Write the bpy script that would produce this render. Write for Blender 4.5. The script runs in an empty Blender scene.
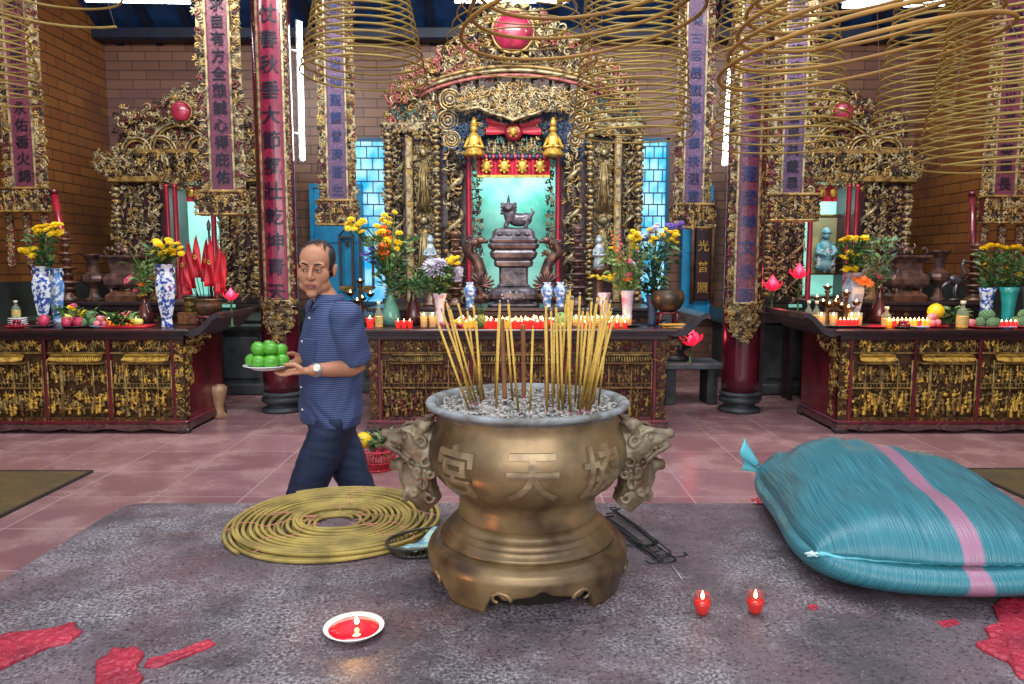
import bpy, bmesh, math, random
import numpy as np
from mathutils import Vector, Matrix, noise as mnoise

SC = bpy.context.scene
COL = SC.collection
PI = math.pi
R = math.radians

# ---------------------------------------------------------------- camera, sky, light, exposure
F = 735.0
HC = 1.60
PITCH = math.atan(77.0 / F)
cam_d = bpy.data.cameras.new('camera')
cam = bpy.data.objects.new('camera', cam_d)
COL.objects.link(cam)
cam_d.sensor_width = 36.0
cam_d.lens = 36.0 * F / 1024.0
cam_d.clip_start = 0.05
cam_d.clip_end = 100
cam.location = (0, 0, HC)
cam.rotation_euler = (PI / 2 - PITCH, 0, 0)
SC.camera = cam

world = bpy.data.worlds.new('world')
SC.world = world
world.use_nodes = True
wn = world.node_tree.nodes
wn['Background'].inputs[0].default_value = (0.80, 0.88, 1.0, 1)
wn['Background'].inputs[1].default_value = 0.85

SC.view_settings.view_transform = 'Standard'
SC.view_settings.look = 'None'
SC.view_settings.gamma = 1.0
SC.view_settings.use_curve_mapping = False
SC.view_settings.exposure = 0.35


def area(name, loc, target, sx, sy, power, color=(1, 1, 1)):
    d = bpy.data.lights.new(name, 'AREA')
    d.shape = 'RECTANGLE'
    d.size = sx
    d.size_y = sy
    d.energy = power
    d.color = color
    o = bpy.data.objects.new(name, d)
    COL.objects.link(o)
    o.location = loc
    o.rotation_euler = (Vector(target) - Vector(loc)).to_track_quat('-Z', 'Y').to_euler()
    return o


def point(name, loc, power, color, r=0.05):
    d = bpy.data.lights.new(name, 'POINT')
    d.energy = power
    d.color = color
    d.shadow_soft_size = r
    o = bpy.data.objects.new(name, d)
    COL.objects.link(o)
    o.location = loc
    return o


# daylight falling through the roof opening over the courtyard, and through the doorway behind
area('skylight', (0.3, 3.4, 6.6), (0.2, 4.6, 0.8), 5.0, 3.0, 260, (0.93, 0.96, 1.0))
area('doorway_daylight', (0.0, -3.0, 3.4), (0.0, 6.0, 1.2), 6.0, 3.0, 210, (1.0, 0.96, 0.92))
# unseen warm area fills added near the ceiling to brighten the hall
area('hall_fill_left', (-3.6, 6.6, 4.9), (-4.2, 9.2, 1.6), 2.2, 0.5, 95, (1.0, 0.90, 0.78))
area('hall_fill_right', (3.6, 6.6, 4.9), (4.2, 9.2, 1.6), 2.2, 0.5, 95, (1.0, 0.88, 0.76))
area('hall_fill_centre', (0.0, 6.4, 5.0), (0.0, 9.4, 2.2), 2.6, 0.5, 130, (1.0, 0.95, 0.88))


# ---------------------------------------------------------------- photograph measurements -> metres
def W(px, py, Y):
    u = (342 - py) / F
    x = (px - 512) / F
    dy = math.cos(PITCH) + u * math.sin(PITCH)
    dz = -math.sin(PITCH) + u * math.cos(PITCH)
    t = Y / dy
    return Vector((x * t, Y, HC + dz * t))


def on(px, py, z):
    """point where the sight line of a photo pixel meets the height z"""
    u = (342 - py) / F
    x = (px - 512) / F
    dy = math.cos(PITCH) + u * math.sin(PITCH)
    dz = -math.sin(PITCH) + u * math.cos(PITCH)
    t = (z - HC) / dz
    return Vector((x * t, dy * t, z))


def mm(px, Y):
    return px * Y / F


# ---------------------------------------------------------------- mesh helper
class MB:
    def __init__(self):
        self.v = []
        self.n = 0
        self.f = []      # (faces, matidx, smooth)

    def add(self, V, Fc, mi=0, smooth=True):
        V = np.asarray(V, dtype=float).reshape(-1, 3)
        o = self.n
        self.v.append(V)
        self.n += len(V)
        if isinstance(Fc, np.ndarray):
            self.f.append((Fc + o, mi, smooth))
        else:
            q = [tuple(i + o for i in f) for f in Fc]
            self.f.append((q, mi, smooth))
        return self

    def merge(self, other, M=None, mi=None):
        if not other.v:
            return self
        V = np.concatenate(other.v)
        if M is not None:
            V = xf(V, M)
        o = self.n
        self.v.append(V)
        self.n += len(V)
        for fc, m, s in other.f:
            if isinstance(fc, np.ndarray):
                self.f.append((fc + o, m if mi is None else mi, s))
            else:
                self.f.append(([tuple(i + o for i in f) for f in fc], m if mi is None else mi, s))
        return self

    def verts(self):
        return np.concatenate(self.v) if self.v else np.zeros((0, 3))

    def map(self, fn):
        self.v = [fn(np.concatenate(self.v))]
        return self

    def mesh(self, name):
        me = bpy.data.meshes.new(name)
        V = self.verts()
        me.vertices.add(len(V))
        me.vertices.foreach_set('co', V.astype(np.float32).ravel())
        loops, starts, mats, sm = [], [], [], []
        k = 0
        for fc, m, s in self.f:
            if isinstance(fc, np.ndarray):
                w = fc.shape[1]
                loops.append(fc.ravel())
                starts.append(np.arange(len(fc)) * w + k)
                k += fc.size
                c = len(fc)
            else:
                c = len(fc)
                if not c:
                    continue
                lens = np.array([len(f) for f in fc])
                loops.append(np.array([i for f in fc for i in f]))
                st = np.concatenate([[0], np.cumsum(lens)[:-1]]) + k
                starts.append(st)
                k += int(lens.sum())
            mats.append(np.full(c, m))
            sm.append(np.full(c, s))
        if loops:
            loops = np.concatenate(loops).astype(np.int32)
            starts = np.concatenate(starts).astype(np.int32)
            me.loops.add(len(loops))
            me.loops.foreach_set('vertex_index', loops)
            me.polygons.add(len(starts))
            me.polygons.foreach_set('loop_start', starts)
            me.polygons.foreach_set('material_index', np.concatenate(mats).astype(np.int32))
            me.polygons.foreach_set('use_smooth', np.concatenate(sm).astype(bool))
        me.update(calc_edges=True)
        me.validate()
        return me


def xf(V, M):
    M = np.array(M)
    return np.asarray(V) @ M[:3, :3].T + M[:3, 3]


def T(x=0, y=0, z=0, rz=0, rx=0, ry=0, s=1):
    S = Matrix.Diagonal((s, s, s, 1)) if not isinstance(s, tuple) else Matrix.Diagonal((*s, 1))
    return Matrix.Translation((x, y, z)) @ Matrix.Rotation(rz, 4, 'Z') @ Matrix.Rotation(ry, 4, 'Y') @ Matrix.Rotation(rx, 4, 'X') @ S


def box(mb, x0, x1, y0, y1, z0, z1, mi=0, ch=0.0):
    if ch <= 0:
        V = [(x, y, z) for x in (x0, x1) for y in (y0, y1) for z in (z0, z1)]
        Fc = [(0, 1, 3, 2), (4, 6, 7, 5), (0, 4, 5, 1), (2, 3, 7, 6), (0, 2, 6, 4), (1, 5, 7, 3)]
        mb.add(V, Fc, mi, False)
        return mb
    # chamfered box: profile rings in z
    rings = [(z0, ch), (z0 + ch, 0), (z1 - ch, 0), (z1, ch)]
    V = []
    for z, i in rings:
        a, b, c, d = x0 + i, x1 - i, y0 + i, y1 - i
        k = ch
        if i:
            V += [(a, c, z), (a, c, z), (b, c, z), (b, c, z), (b, d, z), (b, d, z), (a, d, z), (a, d, z)]
            V[-8:] = [(a, c + .0, z), (a + k * .4, c, z), (b - k * .4, c, z), (b, c, z), (b, d, z), (b - k * .4, d, z), (a + k * .4, d, z), (a, d, z)]
        else:
            V += [(a, c + k, z), (a + k, c, z), (b - k, c, z), (b, c + k, z), (b, d - k, z), (b - k, d, z), (a + k, d, z), (a, d - k, z)]
    Fc = []
    for r in range(3):
        for i in range(8):
            j = (i + 1) % 8
            Fc.append((r * 8 + i, r * 8 + j, r * 8 + 8 + j, r * 8 + 8 + i))
    Fc.append(tuple(reversed(range(8))))
    Fc.append(tuple(range(24, 32)))
    mb.add(V, Fc, mi, False)
    return mb


def lathe(mb, prof, n=24, mi=0, x=0, y=0, z=0, smooth=True, cap=True, sx=1, sy=1, ph=0.0):
    a = np.arange(n) * 2 * PI / n + ph
    V = []
    for r, h in prof:
        V.append(np.stack([x + r * sx * np.cos(a), y + r * sy * np.sin(a), np.full(n, z + h)], 1))
    V = np.concatenate(V)
    Fc = []
    m = len(prof)
    i = np.arange(n)
    j = (i + 1) % n
    Q = np.concatenate([np.stack([k * n + i, k * n + j, (k + 1) * n + j, (k + 1) * n + i], 1) for k in range(m - 1)])
    o = mb.n
    mb.add(V, Q, mi, smooth)
    if cap:
        mb.f.append(([tuple(o + k for k in reversed(range(n)))], mi, False))
        mb.f.append(([tuple(o + (m - 1) * n + k for k in range(n))], mi, False))
    return mb


def tube(mb, pts, rad, n=6, mi=0, cap=True, closed=False, smooth=True):
    P = np.asarray(pts, float)
    m = len(P)
    rad = np.full(m, rad) if np.isscalar(rad) else np.asarray(rad, float)
    if closed:
        Tn = np.roll(P, -1, 0) - np.roll(P, 1, 0)
    else:
        Tn = np.gradient(P, axis=0)
    Tn /= (np.linalg.norm(Tn, axis=1, keepdims=True) + 1e-12)
    t0 = Tn[0]
    up = np.array([0, 0, 1.0]) if abs(t0[2]) < .9 else np.array([1.0, 0, 0])
    nrm = np.cross(t0, up)
    nrm /= np.linalg.norm(nrm)
    V = np.zeros((m, n, 3))
    a = np.arange(n) * 2 * PI / n
    ca, sa = np.cos(a)[:, None], np.sin(a)[:, None]
    for k in range(m):
        t = Tn[k]
        nrm = nrm - t * np.dot(nrm, t)
        nrm /= (np.linalg.norm(nrm) + 1e-12)
        b = np.cross(t, nrm)
        V[k] = P[k] + rad[k] * (ca * nrm + sa * b)
    i = np.arange(n)
    j = (i + 1) % n
    rr = range(m if closed else m - 1)
    Q = np.concatenate([np.stack([k * n + i, ((k + 1) % m) * n + i, ((k + 1) % m) * n + j, k * n + j], 1) for k in rr])
    o = mb.n
    mb.add(V.reshape(-1, 3), Q, mi, smooth)
    if cap and not closed:
        mb.f.append(([tuple(o + k for k in range(n))], mi, False))
        mb.f.append(([tuple(o + (m - 1) * n + k for k in reversed(range(n)))], mi, False))
    return mb


def ball(mb, c, r, mi=0, nu=10, nv=7, M=None):
    if np.isscalar(r):
        r = (r, r, r)
    V = [(0, 0, -1)]
    for k in range(1, nv):
        th = -PI / 2 + PI * k / nv
        for i in range(nu):
            a = 2 * PI * i / nu
            V.append((math.cos(th) * math.cos(a), math.cos(th) * math.sin(a), math.sin(th)))
    V.append((0, 0, 1))
    V = np.array(V) * np.array(r)
    if M is not None:
        V = V @ np.array(M)[:3, :3].T
    V = V + np.array(c)
    Fc = []
    for i in range(nu):
        j = (i + 1) % nu
        Fc.append((0, 1 + j, 1 + i))
        for k in range(nv - 2):
            a, b = 1 + k * nu, 1 + (k + 1) * nu
            Fc.append((a + i, a + j, b + j, b + i))
        Fc.append((1 + (nv - 2) * nu + i, 1 + (nv - 2) * nu + j, len(V) - 1))
    mb.add(V, Fc, mi, True)
    return mb


def prism(mb, poly, y0, y1, mi=0, smooth=False):
    """poly in XZ, extruded along Y"""
    n = len(poly)
    V = [(p[0], y0, p[1]) for p in poly] + [(p[0], y1, p[1]) for p in poly]
    Fc = [tuple(range(n)), tuple(reversed(range(n, 2 * n)))]
    for i in range(n):
        j = (i + 1) % n
        Fc.append((i, i + n, j + n, j))
    mb.add(V, Fc, mi, smooth)
    return mb


def sheet(mb, fn, nu, nv, mi=0, closed_u=False, smooth=True):
    V = []
    for j in range(nv):
        for i in range(nu):
            V.append(fn(i / (nu if closed_u else nu - 1), j / (nv - 1)))
    Fc = []
    for j in range(nv - 1):
        for i in range(nu if closed_u else nu - 1):
            k = (i + 1) % nu
            Fc.append((j * nu + i, j * nu + k, (j + 1) * nu + k, (j + 1) * nu + i))
    mb.add(V, Fc, mi, smooth)
    return mb


def obj(name, mb, mats, parent=None, loc=(0, 0, 0), rz=0.0, s=1.0, label=None):
    me = mb if isinstance(mb, bpy.types.Mesh) else mb.mesh(name)
    if not isinstance(mats, (list, tuple)):
        mats = [mats]
    if not me.materials:
        for m in mats:
            me.materials.append(m)
    o = bpy.data.objects.new(name, me)
    COL.objects.link(o)
    o.location = loc
    o.rotation_euler = (0, 0, rz)
    o.scale = (s, s, s) if np.isscalar(s) else s
    if parent is not None:
        o.parent = parent
    if label:
        o['label'] = label
    return o


def tag(o, label, cat, group=None, kind=None):
    o['label'] = label
    o['category'] = cat
    if group:
        o['group'] = group
    if kind:
        o['kind'] = kind
    return o


def thing(name, label, cat, loc=(0, 0, 0), rz=0.0, group=None, s=1.0):
    o = bpy.data.objects.new(name, None)
    o.empty_display_size = 0.05
    COL.objects.link(o)
    o.location = loc
    o.rotation_euler = (0, 0, rz)
    o.scale = (s, s, s) if np.isscalar(s) else s
    return tag(o, label, cat, group)


def struct(name, mb, mats, label=None):
    o = obj(name, mb, mats)
    o['kind'] = 'structure'
    if label:
        o['label'] = label
    return o


def dup(root, loc, rz=None, s=None, label=None, group=None):
    def cp(o, par):
        c = o.copy()
        COL.objects.link(c)
        c.parent = par
        for ch in [x for x in bpy.data.objects if x.parent == o]:
            cp(ch, c)
        return c
    kids = {}
    for x in bpy.data.objects:
        if x.parent is not None:
            kids.setdefault(x.parent.name, []).append(x)

    def cp2(o, par):
        c = o.copy()
        COL.objects.link(c)
        c.parent = par
        for ch in kids.get(o.name, []):
            cp2(ch, c)
        return c
    c = cp2(root, None)
    c.location = loc
    if rz is not None:
        c.rotation_euler = (0, 0, rz)
    if s is not None:
        c.scale = (s, s, s) if np.isscalar(s) else s
    if label:
        c['label'] = label
    if group:
        c['group'] = group
    return c


def bevel(o, w=0.005, seg=2):
    m = o.modifiers.new('bevel', 'BEVEL')
    m.width = w
    m.segments = seg
    m.limit_method = 'ANGLE'
    return o


def fuse(name, mb, mats, voxel, parent=None, smooth=6, loc=(0, 0, 0), fac=0.6):
    """voxel-fuse overlapping lumps into one continuous surface"""
    me = mb.mesh(name + '_lumps')
    o = bpy.data.objects.new(name, me)
    COL.objects.link(o)
    m = o.modifiers.new('remesh', 'REMESH')
    m.mode = 'VOXEL'
    m.voxel_size = voxel
    m.use_smooth_shade = True
    if smooth:
        s = o.modifiers.new('smooth', 'SMOOTH')
        s.factor = fac
        s.iterations = smooth
    dg = bpy.context.evaluated_depsgraph_get()
    me2 = bpy.data.meshes.new_from_object(o.evaluated_get(dg))
    me2.name = name
    bpy.data.objects.remove(o)
    bpy.data.meshes.remove(me)
    me2.materials.clear()
    if not isinstance(mats, (list, tuple)):
        mats = [mats]
    for q in mats:
        me2.materials.append(q)
    me2.polygons.foreach_set('use_smooth', [True] * len(me2.polygons))
    o = bpy.data.objects.new(name, me2)
    COL.objects.link(o)
    o.location = loc
    if parent is not None:
        o.parent = parent
    return o


# ---------------------------------------------------------------- materials
MATS = {}


def mat(name, c, rough=0.6, metal=0.0, c2=None, sc=6.0, bump=0.0, bsc=40.0, emit=None, es=0.0, trans=0.0,
        alpha=1.0, coat=0.0, pos=(0.35, 0.65), detail=5.0, sheen=0.0, spec=0.5, sss=0.0):
    if name in MATS:
        return MATS[name]
    m = bpy.data.materials.new(name)
    m.use_nodes = True
    nt = m.node_tree
    b = nt.nodes['Principled BSDF']
    b.inputs['Base Color'].default_value = (*c, 1)
    b.inputs['Roughness'].default_value = rough
    b.inputs['Metallic'].default_value = metal
    b.inputs['Specular IOR Level'].default_value = spec
    b.inputs['Coat Weight'].default_value = coat
    b.inputs['Coat Roughness'].default_value = 0.1
    b.inputs['Transmission Weight'].default_value = trans
    b.inputs['Alpha'].default_value = alpha
    if sss:
        b.inputs['Subsurface Weight'].default_value = sss
        b.inputs['Subsurface Scale'].default_value = 0.01
    if emit:
        b.inputs['Emission Color'].default_value = (*emit, 1)
        b.inputs['Emission Strength'].default_value = es
    tc = nt.nodes.new('ShaderNodeTexCoord')
    if c2:
        n = nt.nodes.new('ShaderNodeTexNoise')
        n.inputs['Scale'].default_value = sc
        n.inputs['Detail'].default_value = detail
        r = nt.nodes.new('ShaderNodeValToRGB')
        r.color_ramp.elements[0].position = pos[0]
        r.color_ramp.elements[1].position = pos[1]
        r.color_ramp.elements[0].color = (*c, 1)
        r.color_ramp.elements[1].color = (*c2, 1)
        nt.links.new(tc.outputs['Object'], n.inputs['Vector'])
        nt.links.new(n.outputs['Fac'], r.inputs['Fac'])
        nt.links.new(r.outputs['Color'], b.inputs['Base Color'])
    if bump:
        n2 = nt.nodes.new('ShaderNodeTexNoise')
        n2.inputs['Scale'].default_value = bsc
        n2.inputs['Detail'].default_value = 4
        bp = nt.nodes.new('ShaderNodeBump')
        bp.inputs['Strength'].default_value = bump
        bp.inputs['Distance'].default_value = 0.01
        nt.links.new(tc.outputs['Object'], n2.inputs['Vector'])
        nt.links.new(n2.outputs['Fac'], bp.inputs['Height'])
        nt.links.new(bp.outputs['Normal'], b.inputs['Normal'])
    MATS[name] = m
    return m


def hexc(h):
    h = h.lstrip('#')
    v = [int(h[i:i + 2], 16) / 255 for i in (0, 2, 4)]
    return tuple(x / 12.92 if x <= .04045 else ((x + .055) / 1.055) ** 2.4 for x in v)


gold = mat('gilded_carving', hexc('a88a4e'), 0.38, 0.35, hexc('503c26'), 14, pos=(.40, .66))
gold2 = mat('pale_gilding', hexc('b0a27c'), 0.42, 0.35, hexc('54483a'), 16, pos=(.42, .66))
gold3 = mat('bright_gilding', hexc('dcb350'), 0.34, 0.40, hexc('855c24'), 20, pos=(.45, .7))
bronze_dk = mat('dark_bronze_carving', hexc('4a3a30'), 0.45, 0.4, hexc('241a18'), 12)
redbrown = mat('red_brown_carving', hexc('6b2a2a'), 0.5, 0.1, hexc('35161a'), 12)
lacq = mat('red_lacquer', hexc('6c1a26'), 0.25, 0.0, hexc('4a121c'), 5, coat=0.4)
lacq_dk = mat('dark_red_lacquer', hexc('3c141c'), 0.35, 0.0, hexc('241016'), 5, coat=0.2)
redpaint = mat('bright_red_paint', hexc('9b1830'), 0.3, 0.0, hexc('7a1226'), 8, coat=0.3)
darkwood = mat('dark_wood', hexc('33232a'), 0.35, 0.0, hexc('1c1418'), 7, coat=0.2)
woodbrown = mat('aged_brown_wood', hexc('7a5438'), 0.45, 0.0, hexc('4a3024'), 9)
stone_dk = mat('dark_stone', hexc('3f4548'), 0.55, 0.0, hexc('26292e'), 6, bump=.3, bsc=30)
white_p = mat('white_porcelain', hexc('e6e8ea'), 0.15, 0.0, coat=0.5)
wax_red = mat('red_candle_wax', hexc('c81a28'), 0.35, 0, emit=hexc('ff2418'), es=0.5)
flame = mat('candle_flame', (1, .6, .2), 0.5, 0, emit=(1.0, 0.62, 0.22), es=14)
glass = mat('clear_glass', (1, 1, 1), 0.03, 0, trans=1.0)
oil = mat('golden_oil', hexc('dca010'), 0.08, 0, trans=0.1, emit=hexc('e0900c'), es=0.12)
greenleaf = mat('green_leaf', hexc('3d6b38'), 0.5, 0, hexc('1f4026'), 25)
palegreen = mat('pale_green_leaf', hexc('7d9a5c'), 0.5, 0, hexc('4c7340'), 25)
yel = mat('yellow_petals', hexc('f8de20'), 0.5, 0, hexc('e0b410'), 60)
orangep = mat('orange_petals', hexc('ee7a1c'), 0.5, 0, hexc('d8501a'), 60)
pinkp = mat('pink_petals', hexc('e0607c'), 0.5, 0, hexc('c04464'), 60)
whitep = mat('white_petals', hexc('cfc8d8'), 0.5, 0, hexc('a8a0b8'), 60)
purplep = mat('purple_petals', hexc('6a4cae'), 0.5, 0, hexc('46308a'), 60)
bronze = mat('old_bronze', hexc('6f4f38'), 0.33, 0.55, hexc('3d2a22'), 9)


# ---------------------------------------------------------------- setting materials
def brick_mat(name, axis, c1, c2, mortar, bw, bh, off=0.5, rough=0.45, msize=0.008, bump=0.35, stain=None, ssc=1.2, spos=(.45, .7), gloss=None):
    m = bpy.data.materials.new(name)
    m.use_nodes = True
    nt = m.node_tree
    b = nt.nodes['Principled BSDF']
    tc = nt.nodes.new('ShaderNodeTexCoord')
    sp = nt.nodes.new('ShaderNodeSeparateXYZ')
    cb = nt.nodes.new('ShaderNodeCombineXYZ')
    nt.links.new(tc.outputs['Object'], sp.inputs[0])
    nt.links.new(sp.outputs[axis[0]], cb.inputs[0])
    nt.links.new(sp.outputs[axis[1]], cb.inputs[1])
    br = nt.nodes.new('ShaderNodeTexBrick')
    br.offset = off
    br.inputs['Color1'].default_value = (*c1, 1)
    br.inputs['Color2'].default_value = (*c2, 1)
    br.inputs['Mortar'].default_value = (*mortar, 1)
    br.inputs['Scale'].default_value = 1.0
    br.inputs['Mortar Size'].default_value = msize
    br.inputs['Mortar Smooth'].default_value = 0.2
    br.inputs['Brick Width'].default_value = bw
    br.inputs['Row Height'].default_value = bh
    nt.links.new(cb.outputs[0], br.inputs['Vector'])
    col = br.outputs['Color']
    if stain:
        n = nt.nodes.new('ShaderNodeTexNoise')
        n.inputs['Scale'].default_value = ssc
        n.inputs['Detail'].default_value = 6
        n.inputs['Roughness'].default_value = 0.6
        r = nt.nodes.new('ShaderNodeMapRange')
        r.inputs['From Min'].default_value = spos[0]
        r.inputs['From Max'].default_value = spos[1]
        mx = nt.nodes.new('ShaderNodeMix')
        mx.data_type = 'RGBA'
        nt.links.new(tc.outputs['Object'], n.inputs['Vector'])
        nt.links.new(n.outputs['Fac'], r.inputs['Value'])
        nt.links.new(r.outputs[0], mx.inputs['Factor'])
        nt.links.new(col, mx.inputs[6])
        mx.inputs[7].default_value = (*stain, 1)
        col = mx.outputs[2]
        if gloss:
            g = nt.nodes.new('ShaderNodeMapRange')
            g.inputs['From Min'].default_value = .3
            g.inputs['From Max'].default_value = .7
            g.inputs['To Min'].default_value = gloss[0]
            g.inputs['To Max'].default_value = gloss[1]
            nt.links.new(n.outputs['Fac'], g.inputs['Value'])
            nt.links.new(g.outputs[0], b.inputs['Roughness'])
    nt.links.new(col, b.inputs['Base Color'])
    if not gloss:
        b.inputs['Roughness'].default_value = rough
    bp = nt.nodes.new('ShaderNodeBump')
    bp.inputs['Strength'].default_value = bump
    bp.inputs['Distance'].default_value = 0.01
    bp.invert = True
    nt.links.new(br.outputs['Fac'], bp.inputs['Height'])
    nt.links.new(bp.outputs['Normal'], b.inputs['Normal'])
    return m


m_floor = brick_mat('red_floor_tiles', (0, 1), hexc('957076'), hexc('825e63'), hexc('b49c9e'), 0.62, 0.62, off=0.0, msize=0.005,
                    bump=.1, stain=hexc('b49494'), ssc=2.2, spos=(.46, .80), gloss=(.13, .34))
wb1, wb2, wbm = hexc('94602f'), hexc('84502c'), hexc('4a2c1c')
m_wall_side = brick_mat('brick_side', (1, 2), wb1, wb2, wbm, 0.40, 0.135, stain=hexc('5c3a30'), ssc=.9, spos=(.5, .8), rough=.5, bump=.6)
m_wall_back = brick_mat('brick_back', (0, 2), hexc('84604e'), hexc('725044'), hexc('4c3a38'), 0.40, 0.135, stain=hexc('6a5058'), ssc=.9, spos=(.5, .8), rough=.35, bump=.6)
m_dado = mat('dark_dado_plaster', hexc('3c4440'), 0.6, 0, hexc('2a2c2c'), 4)
m_blue = mat('blue_painted_timber', hexc('1f3f6c'), 0.45, 0, hexc('15294a'), 5, bump=.2)
m_bluebeam = mat('dark_blue_beam', hexc('10203c'), 0.55, 0, hexc('0c1426'), 5)
m_cyan = mat('cyan_painted_panel', hexc('1b9fd6'), 0.4, 0, hexc('1583b8'), 3)
m_cyanframe = mat('teal_window_frame', hexc('0f5a86'), 0.4)
m_lamp = mat('fluorescent_tube_glow', (1, 1, 1), 0.4, 0, emit=(0.86, 0.94, 1.0), es=11)
m_cap = mat('lamp_fitting', hexc('c8ccd0'), 0.4)

WX = 6.0
WY = 11.2
WZ = 4.92
mb = MB()
box(mb, -7.5, 7.5, -4.0, WY + .3, -0.12, 0)
struct('floor', mb, m_floor)
mb = MB()
box(mb, -WX - .25, -WX, 1.0, WY, 0, 5.6)
struct('wall_left', mb, m_wall_side)
mb = MB()
box(mb, WX, WX + .25, 1.0, WY, 0, 5.6)
struct('wall_right', mb, m_wall_side)
mb = MB()
box(mb, -WX - .25, WX + .25, WY, WY + .25, 0, WZ)
struct('wall_back', mb, m_wall_back)
# dark plaster dado along the side walls
for nm, s in (('trim_1', -1), ('trim_2', 1)):
    mb = MB()
    a, b_ = sorted((s * WX, s * (WX - .03)))
    box(mb, a, b_, 1.0, WY, 0, 1.40)
    struct(nm, mb, m_dado)
# roof: sloping blue boards rising towards the courtyard, rafters and beams
mb = MB()
sl = math.tan(R(28))
Y0, Y1 = 5.6, WY + .3


def roofz(y):
    return WZ + (WY - y) * sl


V = [(-7, Y1, roofz(Y1)), (7, Y1, roofz(Y1)), (7, Y0, roofz(Y0)), (-7, Y0, roofz(Y0)),
     (-7, Y1, roofz(Y1) + .1), (7, Y1, roofz(Y1) + .1), (7, Y0, roofz(Y0) + .1), (-7, Y0, roofz(Y0) + .1)]
mb.add(V, [(0, 1, 2, 3), (7, 6, 5, 4), (0, 4, 5, 1), (1, 5, 6, 2), (2, 6, 7, 3), (3, 7, 4, 0)], 0, False)
struct('ceiling', mb, m_blue)
for i in range(21):
    x = -5.75 + i * .575
    mb = MB()
    V = [(x + dx, y, roofz(y) + dz) for dx in (-.05, .05) for y in (Y0, WY) for dz in (-.12, -.001)]
    mb.add(V, [(0, 1, 3, 2), (4, 6, 7, 5), (0, 4, 5, 1), (2, 3, 7, 6), (0, 2, 6, 4), (1, 5, 7, 3)], 0, False)
    o = struct('ceiling_rafter', mb, m_bluebeam)
for nm, y, z in (('ceiling_beam', 10.98, 4.83), ('ceiling_beam', 7.9, 6.05)):
    mb = MB()
    box(mb, -WX, WX, y - .11, y + .11, z - .02, z + .15, 0, .02)
    struct(nm, mb, m_bluebeam)
# beams over the courtyard from which the incense coils hang
for y in (2.6, 4.4, 6.2):
    mb = MB()
    box(mb, -WX, WX, y - .06, y + .06, 5.42, 5.56, 0, .01)
    struct('ceiling_beam', mb, m_bluebeam)


# windows in the back wall: cyan glass blocks lit from behind
def window(name, cx, z0, z1, w, strength):
    rt = bpy.data.objects.new(name, None)
    COL.objects.link(rt)
    rt.location = (cx, WY - .02, z0)
    rt['kind'] = 'structure'
    h = z1 - z0
    m = bpy.data.materials.new('lit_cyan_glass_' + name)
    m.use_nodes = True
    nt = m.node_tree
    b = nt.nodes['Principled BSDF']
    b.inputs['Base Color'].default_value = (*hexc('3ab4dc'), 1)
    b.inputs['Roughness'].default_value = .15
    n = nt.nodes.new('ShaderNodeTexNoise')
    n.inputs['Scale'].default_value = 2.4
    tc = nt.nodes.new('ShaderNodeTexCoord')
    r = nt.nodes.new('ShaderNodeValToRGB')
    r.color_ramp.elements[0].position = .42
    r.color_ramp.elements[0].color = (*hexc('16a0d8'), 1)
    r.color_ramp.elements[1].position = .62
    r.color_ramp.elements[1].color = (*hexc('c8f4ff'), 1)
    nt.links.new(tc.outputs['Object'], n.inputs['Vector'])
    nt.links.new(n.outputs['Fac'], r.inputs['Fac'])
    nt.links.new(r.outputs['Color'], b.inputs['Emission Color'])
    b.inputs['Emission Strength'].default_value = strength
    mb = MB()
    box(mb, -w / 2, w / 2, -.02, .015, 0, h)
    o = obj('pane', mb, m, rt)
    mb = MB()
    for a in (-w / 2 - .04, w / 2 - .01):
        box(mb, a, a + .05, -.06, .01, -.05, h + .05)
    for a in (-.05, h):
        box(mb, -w / 2 - .04, w / 2 + .04, -.06, .01, a, a + .05)
    box(mb, -w / 2, w / 2, -.05, .01, h * .38, h * .38 + .05)
    obj('window_frame', mb, m_cyanframe, rt)
    mb = MB()
    k = 0
    z = h * .38 + .2
    while z < h - .05:
        box(mb, -w / 2, w / 2, -.035, -.019, z, z + .018)
        for q in range(4):
            x = -w / 2 + (q + .5 * (k % 2)) * w / 3.5
            if x < w / 2 - .03:
                box(mb, x, x + .014, -.034, -.019, z, min(z + .17, h))
        z += .17
        k += 1
    obj('glazing_bars', mb, m_cyanframe, rt)
    return rt


wl = W(378, 290, WY)
wt = W(378, 142, WY)
window('window_1', wl.x, 1.05, wt.z, mm(40, WY), .8)
window('window_2', W(650, 200, WY).x, 1.05, wt.z, mm(30, WY), .9)
# cyan painted panels on the back wall either side of the windows
for nm, x0, x1, y0, y1 in (('wall_panel_left', 313, 362, 184, 300), ('wall_panel_right', 680, 713, 186, 318)):
    a = W(x0, y1, WY - .12)
    b = W(x1, y0, WY - .12)
    mb = MB()
    box(mb, a.x, b.x, WY - .14, WY, max(a.z, .8), b.z, 0, .01)
    for x in (a.x, b.x - .06):
        box(mb, x, x + .06, WY - .17, WY - .14, max(a.z, .8), b.z)
    for z in (max(a.z, .8), b.z - .06, (a.z + b.z) / 2):
        box(mb, a.x, b.x, WY - .165, WY - .14, z, z + .06)
    o = struct('wall_panel', mb, m_cyan)

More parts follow.
